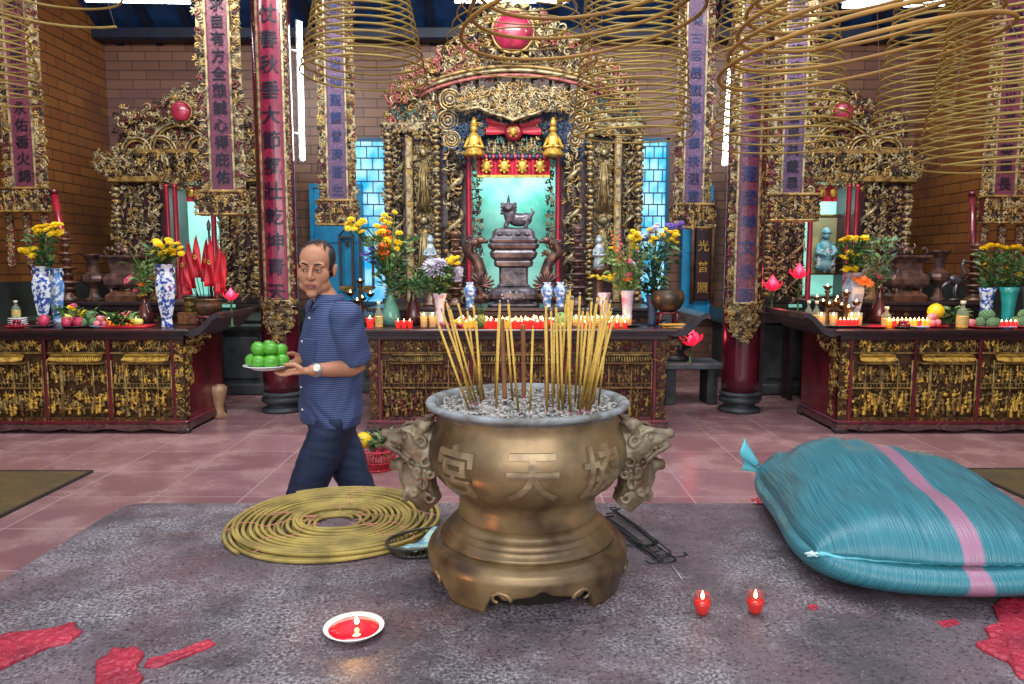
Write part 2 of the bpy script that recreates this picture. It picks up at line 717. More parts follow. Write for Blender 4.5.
# ---------------------------------------------------------------- pillars
m_pillar = mat('maroon_lacquered_pillar', hexc('571624'), 0.22, 0, hexc('3c0f1a'), 2.5, coat=.5)
PX = 2.42
PY = 8.0
for s, lab in ((-1, 'maroon lacquered round pillar behind the walking man, on ringed stone base'),
               (1, 'maroon lacquered round pillar on ringed stone base, right of the central altar')):
    px = W(283, 405, PY).x if s < 0 else W(739, 405, PY).x
    rt = thing('pillar', lab, 'pillar', (px, PY, 0))
    mb = MB()
    lathe(mb, [(.195, .20), (.20, .4), (.20, 2.5), (.195, 6.2)], 36)
    obj('shaft', mb, m_pillar, rt)
    mb = MB()
    lathe(mb, [(.20, 0), (.225, .01), (.225, .035), (.17, .06), (.16, .085), (.215, .11), (.225, .135), (.215, .16), (.19, .175), (.225, .19), (.225, .21), (.2, .225)], 32)
    obj('stone_base', mb, stone_dk, rt)

# ---------------------------------------------------------------- stone plinths below the shrines


def plinth(name, x0, x1, y0, y1, h, label, group=None):
    rt = thing(name, label, 'plinth', ((x0 + x1) / 2, (y0 + y1) / 2, 0), group=group)
    w, d = (x1 - x0) / 2, (y1 - y0) / 2
    mb = MB()
    box(mb, -w, w, -d, d, 0, .14, 0, .02)
    box(mb, -w + .06, w - .06, -d + .06, d, .14, h - .2, 0, 0)
    for i in range(max(2, int(w * 2 / .7))):
        n = max(2, int(w * 2 / .7))
        a = -w + .12 + i * (2 * w - .24) / n
        box(mb, a + .03, a + (2 * w - .24) / n - .03, -d + .035, -d + .06, .2, h - .26, 0, .01)
    obj('body', mb, stone_dk, rt)
    mb = MB()
    prism_y = [(-d + .03, h - .2), (-d - .02, h - .16), (-d - .04, h - .12), (-d, h - .08), (-d - .05, h - .05), (-d - .05, h), (d, h), (d, h - .2)]
    V = [(-w - .02, y, z) for y, z in prism_y] + [(w + .02, y, z) for y, z in prism_y]
    n = len(prism_y)
    mb.add(V, [tuple(range(n)), tuple(reversed(range(n, 2 * n)))] + [(i, i + n, (i + 1) % n + n, (i + 1) % n) for i in range(n)], 0, False)
    obj('moulding', mb, mat('greenish_stone_moulding', hexc('4a5854'), .4, 0, hexc('343c3e'), 6), rt)
    return rt


plinth('stone_plinth', -5.9, -2.98, 8.95, 11.1, .98, 'dark stone plinth carrying the left shrine')
plinth('stone_plinth', 2.98, 5.9, 8.95, 11.1, .98, 'dark stone plinth carrying the right shrine')
plinth('stone_plinth', -2.0, 2.0, 9.1, 11.1, .98, 'dark stone plinth carrying the central shrine')

# ---------------------------------------------------------------- foreground stone table
TZ = 0.75


def table_mat():
    m = bpy.data.materials.new('ash_stained_stone')
    m.use_nodes = True
    nt = m.node_tree
    L = nt.links.new
    b = nt.nodes['Principled BSDF']
    tc = nt.nodes.new('ShaderNodeTexCoord')

    def noise(sc, det, rough=.6):
        n = nt.nodes.new('ShaderNodeTexNoise')
        n.inputs['Scale'].default_value = sc
        n.inputs['Detail'].default_value = det
        n.inputs['Roughness'].default_value = rough
        L(tc.outputs['Object'], n.inputs['Vector'])
        return n

    def ramp(n, p0, p1, c0, c1):
        r = nt.nodes.new('ShaderNodeValToRGB')
        r.color_ramp.elements[0].position = p0
        r.color_ramp.elements[1].position = p1
        r.color_ramp.elements[0].color = c0
        r.color_ramp.elements[1].color = c1
        L(n.outputs[0], r.inputs['Fac'])
        return r

    def mix(f, a, c):
        x = nt.nodes.new('ShaderNodeMix')
        x.data_type = 'RGBA'
        L(f, x.inputs[0])
        if isinstance(a, tuple):
            x.inputs[6].default_value = a
        else:
            L(a, x.inputs[6])
        x.inputs[7].default_value = c
        return x.outputs[2]
    K = (0, 0, 0, 1)
    Wt = (1, 1, 1, 1)
    big = ramp(noise(2.6, 4), .35, .68, (*hexc('6a5a60'), 1), (*hexc('3e393f'), 1))
    warm = ramp(noise(3.7, 5), .50, .72, K, (.75, .75, .75, 1))
    c = mix(warm.outputs[0], big.outputs[0], (*hexc('604044'), 1))
    # drifts of pale ash
    ash = ramp(noise(3.1, 8, .72), .46, .70, K, Wt)
    speck = ramp(noise(120, 4), .44, .60, K, Wt)
    mul = nt.nodes.new('ShaderNodeMath')
    mul.operation = 'MULTIPLY'
    L(ash.outputs[0], mul.inputs[0])
    L(speck.outputs[0], mul.inputs[1])
    c = mix(mul.outputs[0], c, (*hexc('b8b6bc'), 1))
    # fine grit everywhere: pale flecks and dark crumbs
    v = nt.nodes.new('ShaderNodeTexVoronoi')
    v.inputs['Scale'].default_value = 120
    v.inputs['Randomness'].default_value = 1
    L(tc.outputs['Object'], v.inputs['Vector'])
    fl = ramp(v, .10, .22, Wt, K)
    gate = ramp(noise(30, 3), .44, .58, K, (.8, .8, .8, 1))
    mul2 = nt.nodes.new('ShaderNodeMath')
    mul2.operation = 'MULTIPLY'
    L(fl.outputs[0], mul2.inputs[0])
    L(gate.outputs[0], mul2.inputs[1])
    c = mix(mul2.outputs[0], c, (*hexc('b4b0b4'), 1))
    dk = ramp(noise(130, 3), .54, .64, K, (.85, .85, .85, 1))
    c = mix(dk.outputs[0], c, (*hexc('1e1a1e'), 1))
    L(c, b.inputs['Base Color'])
    rr = ramp(noise(4, 3), .4, .6, (.40, .40, .40, 1), (.65, .65, .65, 1))
    L(rr.outputs[0], b.inputs['Roughness'])
    bp = nt.nodes.new('ShaderNodeBump')
    bp.inputs['Strength'].default_value = .6
    bp.inputs['Distance'].default_value = .006
    L(noise(70, 5).outputs[0], bp.inputs['Height'])
    L(bp.outputs[0], b.inputs['Normal'])
    return m


m_table = table_mat()
rt = thing('stone_table', 'wide low stone offering table strewn with incense ash in the foreground', 'table', (0.08, 1.83, 0))
mb = MB()
HX, HY = 1.47, 0.735


def rrect(hx, hy, r, n=8):
    P = []
    for cx, cy, a0 in ((hx - r, hy - r, 0), (-hx + r, hy - r, PI / 2), (-hx + r, -hy + r, PI), (hx - r, -hy + r, 1.5 * PI)):
        for i in range(n + 1):
            a = a0 + PI / 2 * i / n
            P.append((cx + r * math.cos(a), cy + r * math.sin(a)))
    return P


P = rrect(HX, HY, .06)
n = len(P)
rings = [(.985, TZ - .13), (1.0, TZ - .115), (1.0, TZ - .012), (.996, TZ)]
V = []
for s, z in rings:
    V += [(p[0] * s if s != 1 else p[0], p[1] * s if s != 1 else p[1], z) for p in P]
Fc = [tuple(reversed(range(n)))]
for k in range(3):
    Fc += [(k * n + i, k * n + (i + 1) % n, (k + 1) * n + (i + 1) % n, (k + 1) * n + i) for i in range(n)]
Fc.append(tuple(range(3 * n, 4 * n)))
mb.add(V, Fc, 0, False)
obj('tabletop', mb, m_table, rt)
mb = MB()
box(mb, -1.25, 1.25, -.58, .58, 0, .1, 0, .02)
box(mb, -1.18, 1.18, -.52, .52, .1, TZ - .2, 0, 0)
box(mb, -1.28, 1.28, -.6, .6, TZ - .2, TZ - .13, 0, .015)
obj('pedestal', mb, stone_dk, rt)


# ---------------------------------------------------------------- lettering
def glyphs(text, size, ext=0.004, fat=0.0, sub_len=0):
    cu = bpy.data.curves.new('lettering', 'FONT')
    cu.body = text
    cu.size = size
    cu.extrude = ext
    cu.offset = fat
    cu.align_x = 'CENTER'
    cu.align_y = 'CENTER'
    cu.resolution_u = 4
    o = bpy.data.objects.new('lettering', cu)
    COL.objects.link(o)
    dg = bpy.context.evaluated_depsgraph_get()
    me = bpy.data.meshes.new_from_object(o.evaluated_get(dg))
    V = np.zeros(len(me.vertices) * 3)
    me.vertices.foreach_get('co', V)
    V = V.reshape(-1, 3)
    Fc = [tuple(p.vertices) for p in me.polygons]
    if sub_len:
        bm = bmesh.new()
        bm.from_mesh(me)
        bmesh.ops.remove_doubles(bm, verts=bm.verts, dist=1e-6)
        bmesh.ops.triangulate(bm, faces=bm.faces)
        for _ in range(7):
            E = [e for e in bm.edges if e.calc_length() > sub_len]
            if not E:
                break
            bmesh.ops.subdivide_edges(bm, edges=E, cuts=1)
            bmesh.ops.triangulate(bm, faces=[f for f in bm.faces if len(f.verts) > 3])
        V = np.array([v.co for v in bm.verts])
        Fc = [tuple(v.index for v in f.verts) for f in bm.faces]
        bm.free()
    bpy.data.objects.remove(o)
    bpy.data.curves.remove(cu)
    bpy.data.meshes.remove(me)
    # text lies in XY facing +Z -> stand it in XZ facing -Y, centred
    c = (V.max(0) + V.min(0)) / 2
    V = V - c
    V = np.stack([V[:, 0], -V[:, 2], V[:, 1]], 1)
    return V, Fc


# ---------------------------------------------------------------- the bronze incense urn
PC = Vector((0.0, 1.955, TZ))
PC.x = W(527, 560, 1.955).x
m_urn = mat('worn_golden_bronze', hexc('8a7250'), 0.34, 0.40, hexc('463424'), 7, pos=(.38, .66), bump=.12, bsc=25)
nt = m_urn.node_tree
m_ashrim = mat('ash_grey_bronze', hexc('8d9296'), 0.7, 0.1, hexc('5e5c56'), 18, bump=.4, bsc=60)
m_ash = mat('incense_ash', hexc('a8a49e'), 0.95, 0, hexc('4e4a48'), 26, bump=1, bsc=70, pos=(.38, .6))
urn = thing('incense_urn', 'big round bronze incense urn with raised characters and lion head handles', 'incense urn', PC, s=(1, 1, 1.05))
body_prof = [(.150, .165), (.183, .168), (.188, .178), (.184, .205), (.186, .225), (.205, .243), (.228, .262), (.250, .285), (.265, .31),
             (.2695, .338), (.265, .366), (.254, .392), (.245, .412), (.2425, .432), (.245, .445)]
mb = MB()
lathe(mb, body_prof, 72, cap=False)
obj('bowl', mb, m_urn, urn)
mb = MB()
lathe(mb, [(.245, .443), (.262, .452), (.271, .456), (.2735, .462), (.270, .468), (.258, .469), (.247, .462), (.240, .448), (.235, .40), (.20, .39)], 72, cap=False)
obj('rim', mb, m_ashrim, urn)


def body_r(z):
    zs = [p[1] for p in body_prof]
    rs = [p[0] for p in body_prof]
    return float(np.interp(z, zs, rs))


# stepped foot ring
mb = MB()
lathe(mb, [(.15, .10), (.232, .112), (.238, .120), (.235, .127), (.226, .130), (.226, .136), (.220, .141), (.216, .142), (.216, .148), (.208, .154),
           (.200, .156), (.198, .162), (.188, .172), (.15, .172)], 72, cap=False)
obj('foot_ring', mb, m_urn, urn)
# stand with cloud-shaped openings along the ground
mb = MB()
sp = [(.236, .116), (.252, .112), (.266, .100), (.2725, .082), (.2715, .062), (.268, .044), (.262, .028), (.257, .014), (.256, 0)]
sr = [p[0] for p in sp]
sz = [p[1] for p in sp]


def stand_lower(a):
    # four feet; ogee openings between them
    t = (a * 4 / (2 * PI)) % 1.0
    d = abs(t - .5) * 2          # 0 centre of opening, 1 centre of foot
    if d > .72:
        return 0.0
    e = d / .72
    return .016 + .040 * (1 - e ** 2.2) + .030 * math.exp(-((e - .78) / .10) ** 2) + .012 * math.exp(-(e / .12) ** 2)


N = 288
prof_n = 14
inner = .014
for side, dr in ((0, 0.0), (1, -inner)):
    V = []
    for i in range(N):
        a = 2 * PI * i / N + R(-128)
        zl = stand_lower(2 * PI * i / N)
        for j in range(prof_n + 1):
            z = .116 + (zl - .116) * j / prof_n
            r = float(np.interp(-z, [-q for q in sz], sr)) + dr
            V.append((r * math.cos(a), r * math.sin(a), z))
    Q = []
    w = prof_n + 1
    for i in range(N):
        k = (i + 1) % N
        for j in range(prof_n):
            q = (i * w + j, k * w + j, k * w + j + 1, i * w + j + 1)
            Q.append(q if side else q[::-1])
    mb.add(V, Q)
    if side == 0:
        o0 = 0
    else:
        o1 = N * w
        Q = []
        for i in range(N):
            k = (i + 1) % N
            Q.append((i * w + prof_n, o1 + i * w + prof_n, o1 + k * w + prof_n, k * w + prof_n))
        mb.f.append((Q, 0, False))
# raised scroll lips beside each opening
for q in range(4):
    for sgn in (-1, 1):
        a0 = R(-128) + (q + .5) * PI / 2 + sgn * .40
        pts = []
        for i in range(22):
            t = i / 21
            rr = .030 * (1 - t * .75)
            an = t * 4.4
            x = rr * math.cos(an) * sgn * -1
            z = .044 + rr * math.sin(an) * .8
            a = a0 + x / .262
            r = float(np.interp(-z, [-v for v in sz], sr)) + .001
            pts.append((r * math.cos(a), r * math.sin(a), z))
        tube(mb, pts, np.linspace(.006, .0035, 22), 6)
obj('stand', mb, m_urn, urn)
mb = MB()
lathe(mb, [(.19, 0.001), (.19, .10), (.15, .11)], 40)
obj('shade_core', mb, mat('hollow_shade_dark', hexc('2a221c'), .7), urn)  # inner cylinder coloured dark to paint in the shade of the hollow stand

# the three raised characters, bent round the bowl
for ch, px, py in (('宮', 463, 477), ('天', 533, 480), ('協', 597, 478)):
    V, Fc = glyphs(ch, .132, .006, .0022, .010)
    ang = (px - 530) / 99.0
    a0 = math.asin(max(-.98, min(.98, ang))) * 1.0
    # photograph is taken from the front: angle measured from -Y
    zc = .330
    out = []
    for x, y, z in V:
        zz = zc + z * 1.0
        r = body_r(zz) - y + .0015
        a = -PI / 2 + a0 + x / .26
        out.append((r * math.cos(a), r * math.sin(a), zz))
    mb = MB()
    mb.add(out, Fc, 0, False)
    obj('raised_character', mb, mat('character_bronze', hexc('a08a68'), .35, .4, hexc('74614a'), 20), urn)


# lion-head handles
def lion(sign):
    mb = MB()
    b = lambda x, y, z, rx, ry=None, rz=None: ball(mb, (sign * (.235 + (x - .235) * .87), y, z), (rx, ry or rx, rz or rx), nu=14, nv=10)
    t_ = lambda pts, r: tube(mb, [(sign * (.235 + (x - .235) * .87), y, z) for x, y, z in pts], r, 8)
    t_([(.235, 0, .34), (.275, 0, .34), (.305, 0, .345)], [.060, .058, .052])      # neck out of the bowl
    b(.305, 0, .352, .050, .054, .048)                                             # skull
    t_([(.325, 0, .362), (.365, 0, .362), (.398, 0, .366)], [.038, .031, .024])    # upper snout
    b(.408, 0, .378, .015, .020, .013)                                             # nose
    t_([(.320, 0, .300), (.352, 0, .292), (.378, 0, .300)], [.034, .026, .016])    # lower jaw
    b(.384, 0, .296, .012, .015, .015)
    t_([(.300, 0, .30), (.308, 0, .262), (.292, 0, .222), (.262, 0, .188)], [.056, .052, .045, .034])   # throat and chest
    b(.335, 0, .258, .024, .034, .022)
    b(.322, 0, .226, .020, .028, .020)
    b(.285, 0, .405, .030, .030, .012)
    for s in (-1, 1):
        t_([(.408, s * .016, .352), (.385, s * .030, .344), (.355, s * .040, .334), (.330, s * .046, .318), (.326, s * .044, .300)], [.005, .0065, .007, .0065, .005])   # lip
        t_([(.365, s * .034, .385), (.345, s * .044, .396), (.322, s * .048, .392), (.306, s * .050, .378)], [.004, .007, .007, .004])   # brow
        b(.340, s * .040, .376, .010, .008, .008)
        b(.395, s * .018, .352, .013, .010, .010)
        t_([(.300, s * .046, .385), (.282, s * .054, .405), (.256, s * .050, .418)], [.010, .015, .004])   # ear
        t_([(.330, s * .034, .240), (.345, s * .030, .225), (.342, s * .026, .205)], [.013, .010, .006])
        for k, (cx, cz, r0, ph_) in enumerate(((.288, .365, .020, 0), (.278, .320, .021, 2), (.300, .290, .018, 4), (.286, .256, .019, 1), (.268, .222, .018, 3), (.312, .232, .013, 5), (.262, .285, .015, 2.6))):
            pts = []
            for i in range(16):
                t = i / 15
                rr = r0 * (1 - .72 * t)
                an = t * 6.5 + ph_
                pts.append((cx + rr * math.cos(an), s * (.056 - abs(.33 - cz) * .12 + .004 * t), cz + rr * math.sin(an)))
            t_(pts, .0052)
    return mb


m_lion = mat('ashy_bronze_lion', hexc('877a64'), .45, .25, hexc('54412f'), 12, bump=.35, bsc=60, pos=(.4, .62))
for sg in (-1, 1):
    fuse('lion_handle', lion(sg), m_lion, .0036, urn, 1)

# ash bed
rnd = random.Random(3)
mb = MB()
nr, na = 26, 84
V = [(0, 0, .456)]
for k in range(1, nr + 1):
    for i in range(na):
        r = .2445 * k / nr
        a = 2 * PI * i / na
        x, y = r * math.cos(a), r * math.sin(a)
        h = .452 + .008 * (1 - (k / nr) ** 2) + .007 * mnoise.noise(Vector((x * 26, y * 26, 1))) + .006 * mnoise.noise(Vector((x * 70, y * 70, 4))) - .012 * max(0, (k / nr - .9) * 10)
        V.append((x, y, h))
Fc = [(0, 1 + i, 1 + (i + 1) % na) for i in range(na)]
for k in range(nr - 1):
    for i in range(na):
        j = (i + 1) % na
        Fc.append((1 + k * na + i, 1 + (k + 1) * na + i, 1 + (k + 1) * na + j, 1 + k * na + j))
mb.add(V, Fc)
for i in range(700):
    r = .235 * math.sqrt(rnd.random())
    a = rnd.uniform(0, 2 * PI)
    x, y = r * math.cos(a), r * math.sin(a)
    L = rnd.uniform(.006, .022)
    b = rnd.uniform(0, 2 * PI)
    z = .459 + .006 * (1 - (r / .24) ** 2) + rnd.uniform(-.003, .003)
    dz = rnd.uniform(-.004, .004)
    tube(mb, [(x - L * math.cos(b) / 2, y - L * math.sin(b) / 2, z - dz), (x, y, z + .002), (x + L * math.cos(b) / 2, y + L * math.sin(b) / 2, z + dz)],
         rnd.uniform(.0016, .003), 5, mi=1)
o = obj('ash', mb, [m_ash, mat('pale_ash_crumbs', hexc('b9b6b2'), .95, 0, hexc('7a7672'), 40)], None, PC + Vector((0, 0, .021)))
tag(o, 'bed of crumbled pale grey incense ash filling the bronze urn', 'ash', kind='stuff')

# incense sticks: (base px, base py, top px, top py)
sticks = [(471, 415, 434, 312), (476, 408, 441, 308), (472, 409, 446, 300), (478, 407, 449, 306), (486, 403, 457, 300), (475, 405, 444, 316),
          (479, 400, 467, 308), (484, 405, 473, 302), (481, 407, 476, 318), (496, 414, 500, 300), (495, 402, 499, 312), (519, 417, 508, 300),
          (513, 405, 506, 318), (530, 416, 533, 326), (547, 417, 546, 302), (548, 404, 545, 318), (553, 413, 551, 308), (554, 402, 554, 320),
          (559, 416, 556, 304), (563, 416, 560, 312), (560, 404, 566, 300), (564, 409, 573, 296), (571, 418, 567, 290), (569, 404, 570, 286),
          (575, 408, 580, 292), (570, 417, 568, 290), (577, 415, 588, 308), (583, 412, 592, 298), (579, 417, 597, 300), (585, 408, 598, 294),
          (579, 402, 583, 308), (588, 410, 603, 300), (586, 417, 607, 296), (582, 413, 606, 304), (590, 404, 608, 310), (584, 416, 611, 300),
          (593, 408, 604, 316), (580, 414, 612, 308), (588, 416, 614, 316), (583, 406, 594, 318), (569, 410, 571, 296), (598, 409, 608, 322)]
m_inc = mat('yellow_incense_paste', hexc('c9a246'), .7, 0, hexc('a88434'), 30)
m_stem = mat('crimson_bamboo_stem', hexc('a01838'), .55)
m_tip = mat('burnt_incense_tip', hexc('8a8278'), .9)
rnd = random.Random(11)
proto = None
zb = TZ + .474
for i, (bx, by, tx, ty) in enumerate(sticks):
    p0 = on(bx, by, zb)
    dyv = rnd.uniform(-.04, .06)
    p1 = W(tx, ty, p0.y + dyv)
    p0b = p0
    d = (p1 - p0b)
    L = d.length
    if proto is None:
        pr = thing('incense_stick', 'x', 'incense stick')
        mb = MB()
        tube(mb, [(0, 0, .055), (0, 0, .4), (0, 0, .97)], .0031, 6)
        tube(mb, [(0, 0, .97), (0, 0, 1.0)], .0022, 6, mi=1)
        obj('incense_paste', mb, [m_inc, m_tip], pr)
        mb = MB()
        tube(mb, [(0, 0, -.02), (0, 0, .06)], .0013, 5)
        obj('stem', mb, m_stem, pr)
        proto = pr
        c = pr
    else:
        c = dup(proto, p0b)
    c.location = p0b
    c.rotation_euler = d.to_track_quat('Z', 'Y').to_euler()
    c.scale = (1, 1, L)
    c['group'] = 'thin incense sticks burning in the bronze urn'
    if bx < 490:
        c['label'] = 'thin yellow incense stick leaning left, in the bunch at the left of the urn'
    elif bx < 535:
        c['label'] = 'thin yellow incense stick standing singly near the middle of the urn'
    elif tx - bx < 8:
        c['label'] = 'thin yellow incense stick standing nearly upright, right of the urn centre'
    else:
        c['label'] = 'thin yellow incense stick leaning right, in the bunch at the right of the urn'
m_thick = mat('brown_thick_incense', hexc('8e6038'), .7, 0, hexc('6c4428'), 30)
for (bx, by, tx, ty, lab) in ((505, 402, 502, 322, 'thick brown incense stick in the urn, left one of the thick three'),
                              (524, 399, 523, 328, 'thick brown incense stick in the urn, middle one of the thick three'),
                              (547, 402, 546, 318, 'thick brown incense stick in the urn, right one of the thick three')):
    p0 = on(bx, by + 3, zb)
    p1 = W(tx, ty, p0.y)
    d = p1 - p0
    rt = thing('incense_stick', lab, 'incense stick', p0, group='thick incense sticks in the bronze urn')
    rt.rotation_euler = d.to_track_quat('Z', 'Y').to_euler()
    mb = MB()
    L = d.length
    P = [(0, 0, .02 + L * .95 * k / 60) for k in range(61)]
    tube(mb, P, [.0062 + .0005 * (k % 2) for k in range(61)], 10)
    obj('incense_paste', mb, m_thick, rt)
    mb = MB()
    tube(mb, [(0, 0, -.02), (0, 0, .03)], .003, 6)
    obj('stem', mb, m_stem, rt)
    mb = MB()
    tube(mb, [(0, 0, .018 + L * .95), (0, 0, L * .98)], .005, 8)
    obj('burnt_tip', mb, m_tip, rt)


# ---------------------------------------------------------------- flat incense coil lying on the table
m_coil = mat('ochre_incense_coil', hexc('a8924a'), .7, 0, hexc('7c6a34'), 12)
m_coil_hang = mat('olive_gold_incense_coil', hexc('a89044'), .6, 0, hexc('84682e'), 5)
m_coil_near = mat('brown_gold_incense_coil', hexc('a87c30'), .6, 0, hexc('86602a'), 5)
m_pinkthread = mat('pink_thread', hexc('c77a72'), .8)
cc = on(333, 521, TZ + .012)
rt = thing('incense_coil', 'flat spiral incense coil lying unhung on the stone table, left of the urn', 'incense coil', (cc.x + .012, cc.y, TZ + .001))
ph = random.Random(5)
off = [ph.uniform(0, 6) for _ in range(6)]


def coil_strand(r0, r1, turns, z0, seed, wob=.006):
    rr = random.Random(seed)
    o1, o2, o3 = [rr.uniform(0, 6.28) for _ in range(3)]
    pts = []
    N_ = int(turns * 60)
    for i in range(N_ + 1):
        t = i / N_
        a = t * turns * 2 * PI + o1
        r = r0 + (r1 - r0) * t
        r += wob * math.sin(a * 1.0 + o2 + t * 7) + wob * .5 * math.sin(2 * a + o3 + t * 15)
        pts.append((r * math.cos(a), r * math.sin(a), z0 + .0015 * math.sin(a * 3 + o2)))
    return pts


mb = MB()
P = coil_strand(.062, .346, 15.5, .0065, 1, .005)
tube(mb, P, .0060, 7)
obj('lower_coil', mb, m_coil, rt)
mb = MB()
P = coil_strand(.10, .335, 12.4, .0200, 2, .010)
tube(mb, P, .0062, 7)
obj('upper_coil', mb, m_coil, rt)
for i in range(9):
    a = ph.uniform(0, 6.28)
    mb = MB()
    pts = []
    for k in range(14):
        r = .07 + .27 * k / 13
        aa = a + .12 * math.sin(k * .9 + i)
        pts.append((r * math.cos(aa), r * math.sin(aa), .0235 + .002 * math.sin(k * 2.3)))
    tube(mb, pts, .0014, 5)
    obj('tie_thread', mb, m_pinkthread, rt)

# ---------------------------------------------------------------- black basket tray with a banknote
c = on(418, 543, TZ + .02)
rt = thing('basket_tray', 'small black slatted oval basket tray between the flat coil and the urn', 'tray', (c.x + .03, c.y, TZ), rz=R(28))
m_blk = mat('black_plastic', hexc('26241f'), .35, 0, hexc('3c382c'), 20)
mb = MB()
rx, ry = .128, .080
lathe(mb, [(.001, .004), (.8, .004), (.84, .007), (.8, .009), (.001, .008)], 40, sx=rx, sy=ry, cap=False)
obj('base', mb, m_blk, rt)
mb = MB()
for r, z, w in ((.84, .008, .003), (1.0, .036, .0045)):
    pts = [(r * rx * math.cos(a), r * ry * math.sin(a), z) for a in np.linspace(0, 2 * PI, 49)[:-1]]
    tube(mb, pts, w, 6, closed=True)
obj('rim', mb, m_blk, rt)
mb = MB()
for i in range(44):
    a = 2 * PI * i / 44
    tube(mb, [(.84 * rx * math.cos(a), .84 * ry * math.sin(a), .008), (.94 * rx * math.cos(a), .94 * ry * math.sin(a), .02), (1.0 * rx * math.cos(a), ry * math.sin(a), .036)], .0018, 5)
obj('slats', mb, m_blk, rt)


def note_mat():
    m = mat('banknote_paper', hexc('a9c8bc'), .6, 0, hexc('5d8fa6'), 55, pos=(.42, .6))
    return m


mb = MB()


def nf(u, v):
    x = (u - .5) * .135
    y = (v - .5) * .062
    return (x, y, .012 + .30 * (x + .03) ** 2 * 10 + .004 * math.sin(u * 9))


sheet(mb, nf, 24, 10)
o = obj('banknote', mb, note_mat(), None, (c.x + .022, c.y - .010, TZ + .008), rz=R(50))
sm_ = o.modifiers.new('thickness', 'SOLIDIFY')
sm_.thickness = .0006
tag(o, 'pale green and blue banknote curled in the black basket tray', 'banknote')

# ---------------------------------------------------------------- candle plate with red wax
c = on(354, 630, TZ + .008)
rt = thing('candle_dish', 'white rimmed dish of melted red wax with a burning wick, front left of the urn', 'candle', (c.x, c.y, TZ))
mb = MB()
lathe(mb, [(.001, .002), (.045, .002), (.052, .004), (.068, .016), (.070, .0175), (.069, .019), (.056, .012), (.001, .008)], 56, cap=False)
obj('dish', mb, mat('white_dish', hexc('e9e2dc'), .35), rt)
mb = MB()
lathe(mb, [(.0595, .0125), (.058, .0138), (.030, .0142), (.001, .0142)], 48, cap=False)
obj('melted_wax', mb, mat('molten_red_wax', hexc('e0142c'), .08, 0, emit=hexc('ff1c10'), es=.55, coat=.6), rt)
mb = MB()
tube(mb, [(.004, .008, .012), (.005, .008, .022), (.006, .009, .026)], .001, 6)
obj('wick', mb, mat('black_wick', (.01, .01, .01), .9), rt)
fl = [(.0005, 0), (.0035, .003), (.0045, .007), (.0032, .013), (.0012, .019), (.0003, .023)]
mb = MB()
lathe(mb, [(r_ * 1.3, h_) for r_, h_ in fl], 12, x=.005, y=.008, z=.018)
obj('flame', mb, flame, rt)
point('candle_dish_light', (c.x + .005, c.y + .008, TZ + .05), .5, (1.0, .55, .2), .01)

# ---------------------------------------------------------------- red glass votive candles
m_redglass = mat('red_glass', (.50, .004, .01), .08, 0, emit=(1.0, .03, .02), es=.22, coat=.5)
m_cg = mat('thin_clear_glass', (.45, .06, .05), .05, 0, alpha=.20, coat=.3)
for px, py, lab in ((702, 617, 'small red glass votive candle on the stone table, nearer the urn of the two'),
                    (755, 616, 'small red glass votive candle on the stone table, farther right of the two')):
    c = on(px, py - 2, TZ)
    rt = thing('votive_candle', lab, 'candle', (c.x, c.y, TZ), group='red glass votive candles on the stone table')
    k = 1.08
    mb = MB()
    lathe(mb, [(.001 * k, .002), (.0115 * k, .001), (.0135 * k, .003), (.0165 * k, .014), (.0195 * k, .026), (.0205 * k, .036), (.0195 * k, .044),
               (.0168 * k, .052), (.0160 * k, .056), (.0150 * k, .056), (.0158 * k, .051), (.0183 * k, .043), (.0190 * k, .036), (.0183 * k, .027), (.0153 * k, .015), (.012 * k, .006), (.001, .005)], 28, cap=False)
    obj('glass_cup', mb, m_cg, rt)
    mb = MB()
    lathe(mb, [(.001, .0055), (.0118 * k, .0065), (.0150 * k, .015), (.0180 * k, .027), (.0186 * k, .035), (.001, .0345)], 28, cap=False)
    obj('red_liquid', mb, m_redglass, rt)
    mb = MB()
    tube(mb, [(0, 0, .03), (0, 0, .042)], .0009, 5)
    obj('wick', mb, mat('black_wick', (.01, .01, .01), .9), rt)
    mb = MB()
    lathe(mb, fl, 12, z=.040)
    obj('flame', mb, flame, rt)
    point('votive_light', (c.x, c.y, TZ + .08), .02, (1.0, .5, .25), .008)

# ---------------------------------------------------------------- bundle of black wire hooks beside the urn
rt = thing('wire_hook_bundle', 'loose bundle of black bent wire hooks lying right of the urn', 'wire hooks', (PC.x + .30, 2.26, TZ))
m_wire = mat('black_wire', hexc('1d2024'), .4, .3)
rnd = random.Random(4)
a_ = on(606, 513, TZ + .01)
b_ = on(664, 555, TZ + .01)
base = Vector((PC.x + .30, 2.26, TZ))
for i in range(11):
    w0 = Vector((rnd.uniform(-.04, .035), rnd.uniform(-.05, .03), .006 + .004 * (i % 5)))
    A = a_ - base + w0 - Vector((0, 0, .01))
    B = b_ - base + w0 * .8 - Vector((0, 0, .01))
    if i > 4:
        B = A + (B - A) * rnd.uniform(.6, .85)
    dr = (B - A).normalized()
    sd = Vector((dr.y, -dr.x, 0)) * (1 if i % 2 else -1)
    pts = [A - sd * .025 - dr * .0, A - sd * .006, A, A + (B - A) * .5 + Vector((0, 0, .004)), B, B + dr * .012 + sd * .014, B + dr * .012 + sd * .038, B + dr * .006 + sd * .05, B - dr * .012 + sd * .05]
    for p in pts:
        p.z = max(p.z, .003)
    mb = MB()
    tube(mb, pts, .0022, 6)
    obj('wire_hook', mb, m_wire, rt)
A, B = on(672, 566, TZ + .002), on(682, 579, TZ + .002)
mb = MB()
tube(mb, [A, (A + B) / 2 + Vector((0, 0, .001)), B], .002, 6)
o = obj('incense_stub', mb, mat('ashen_stub', hexc('a8a49c'), .9))
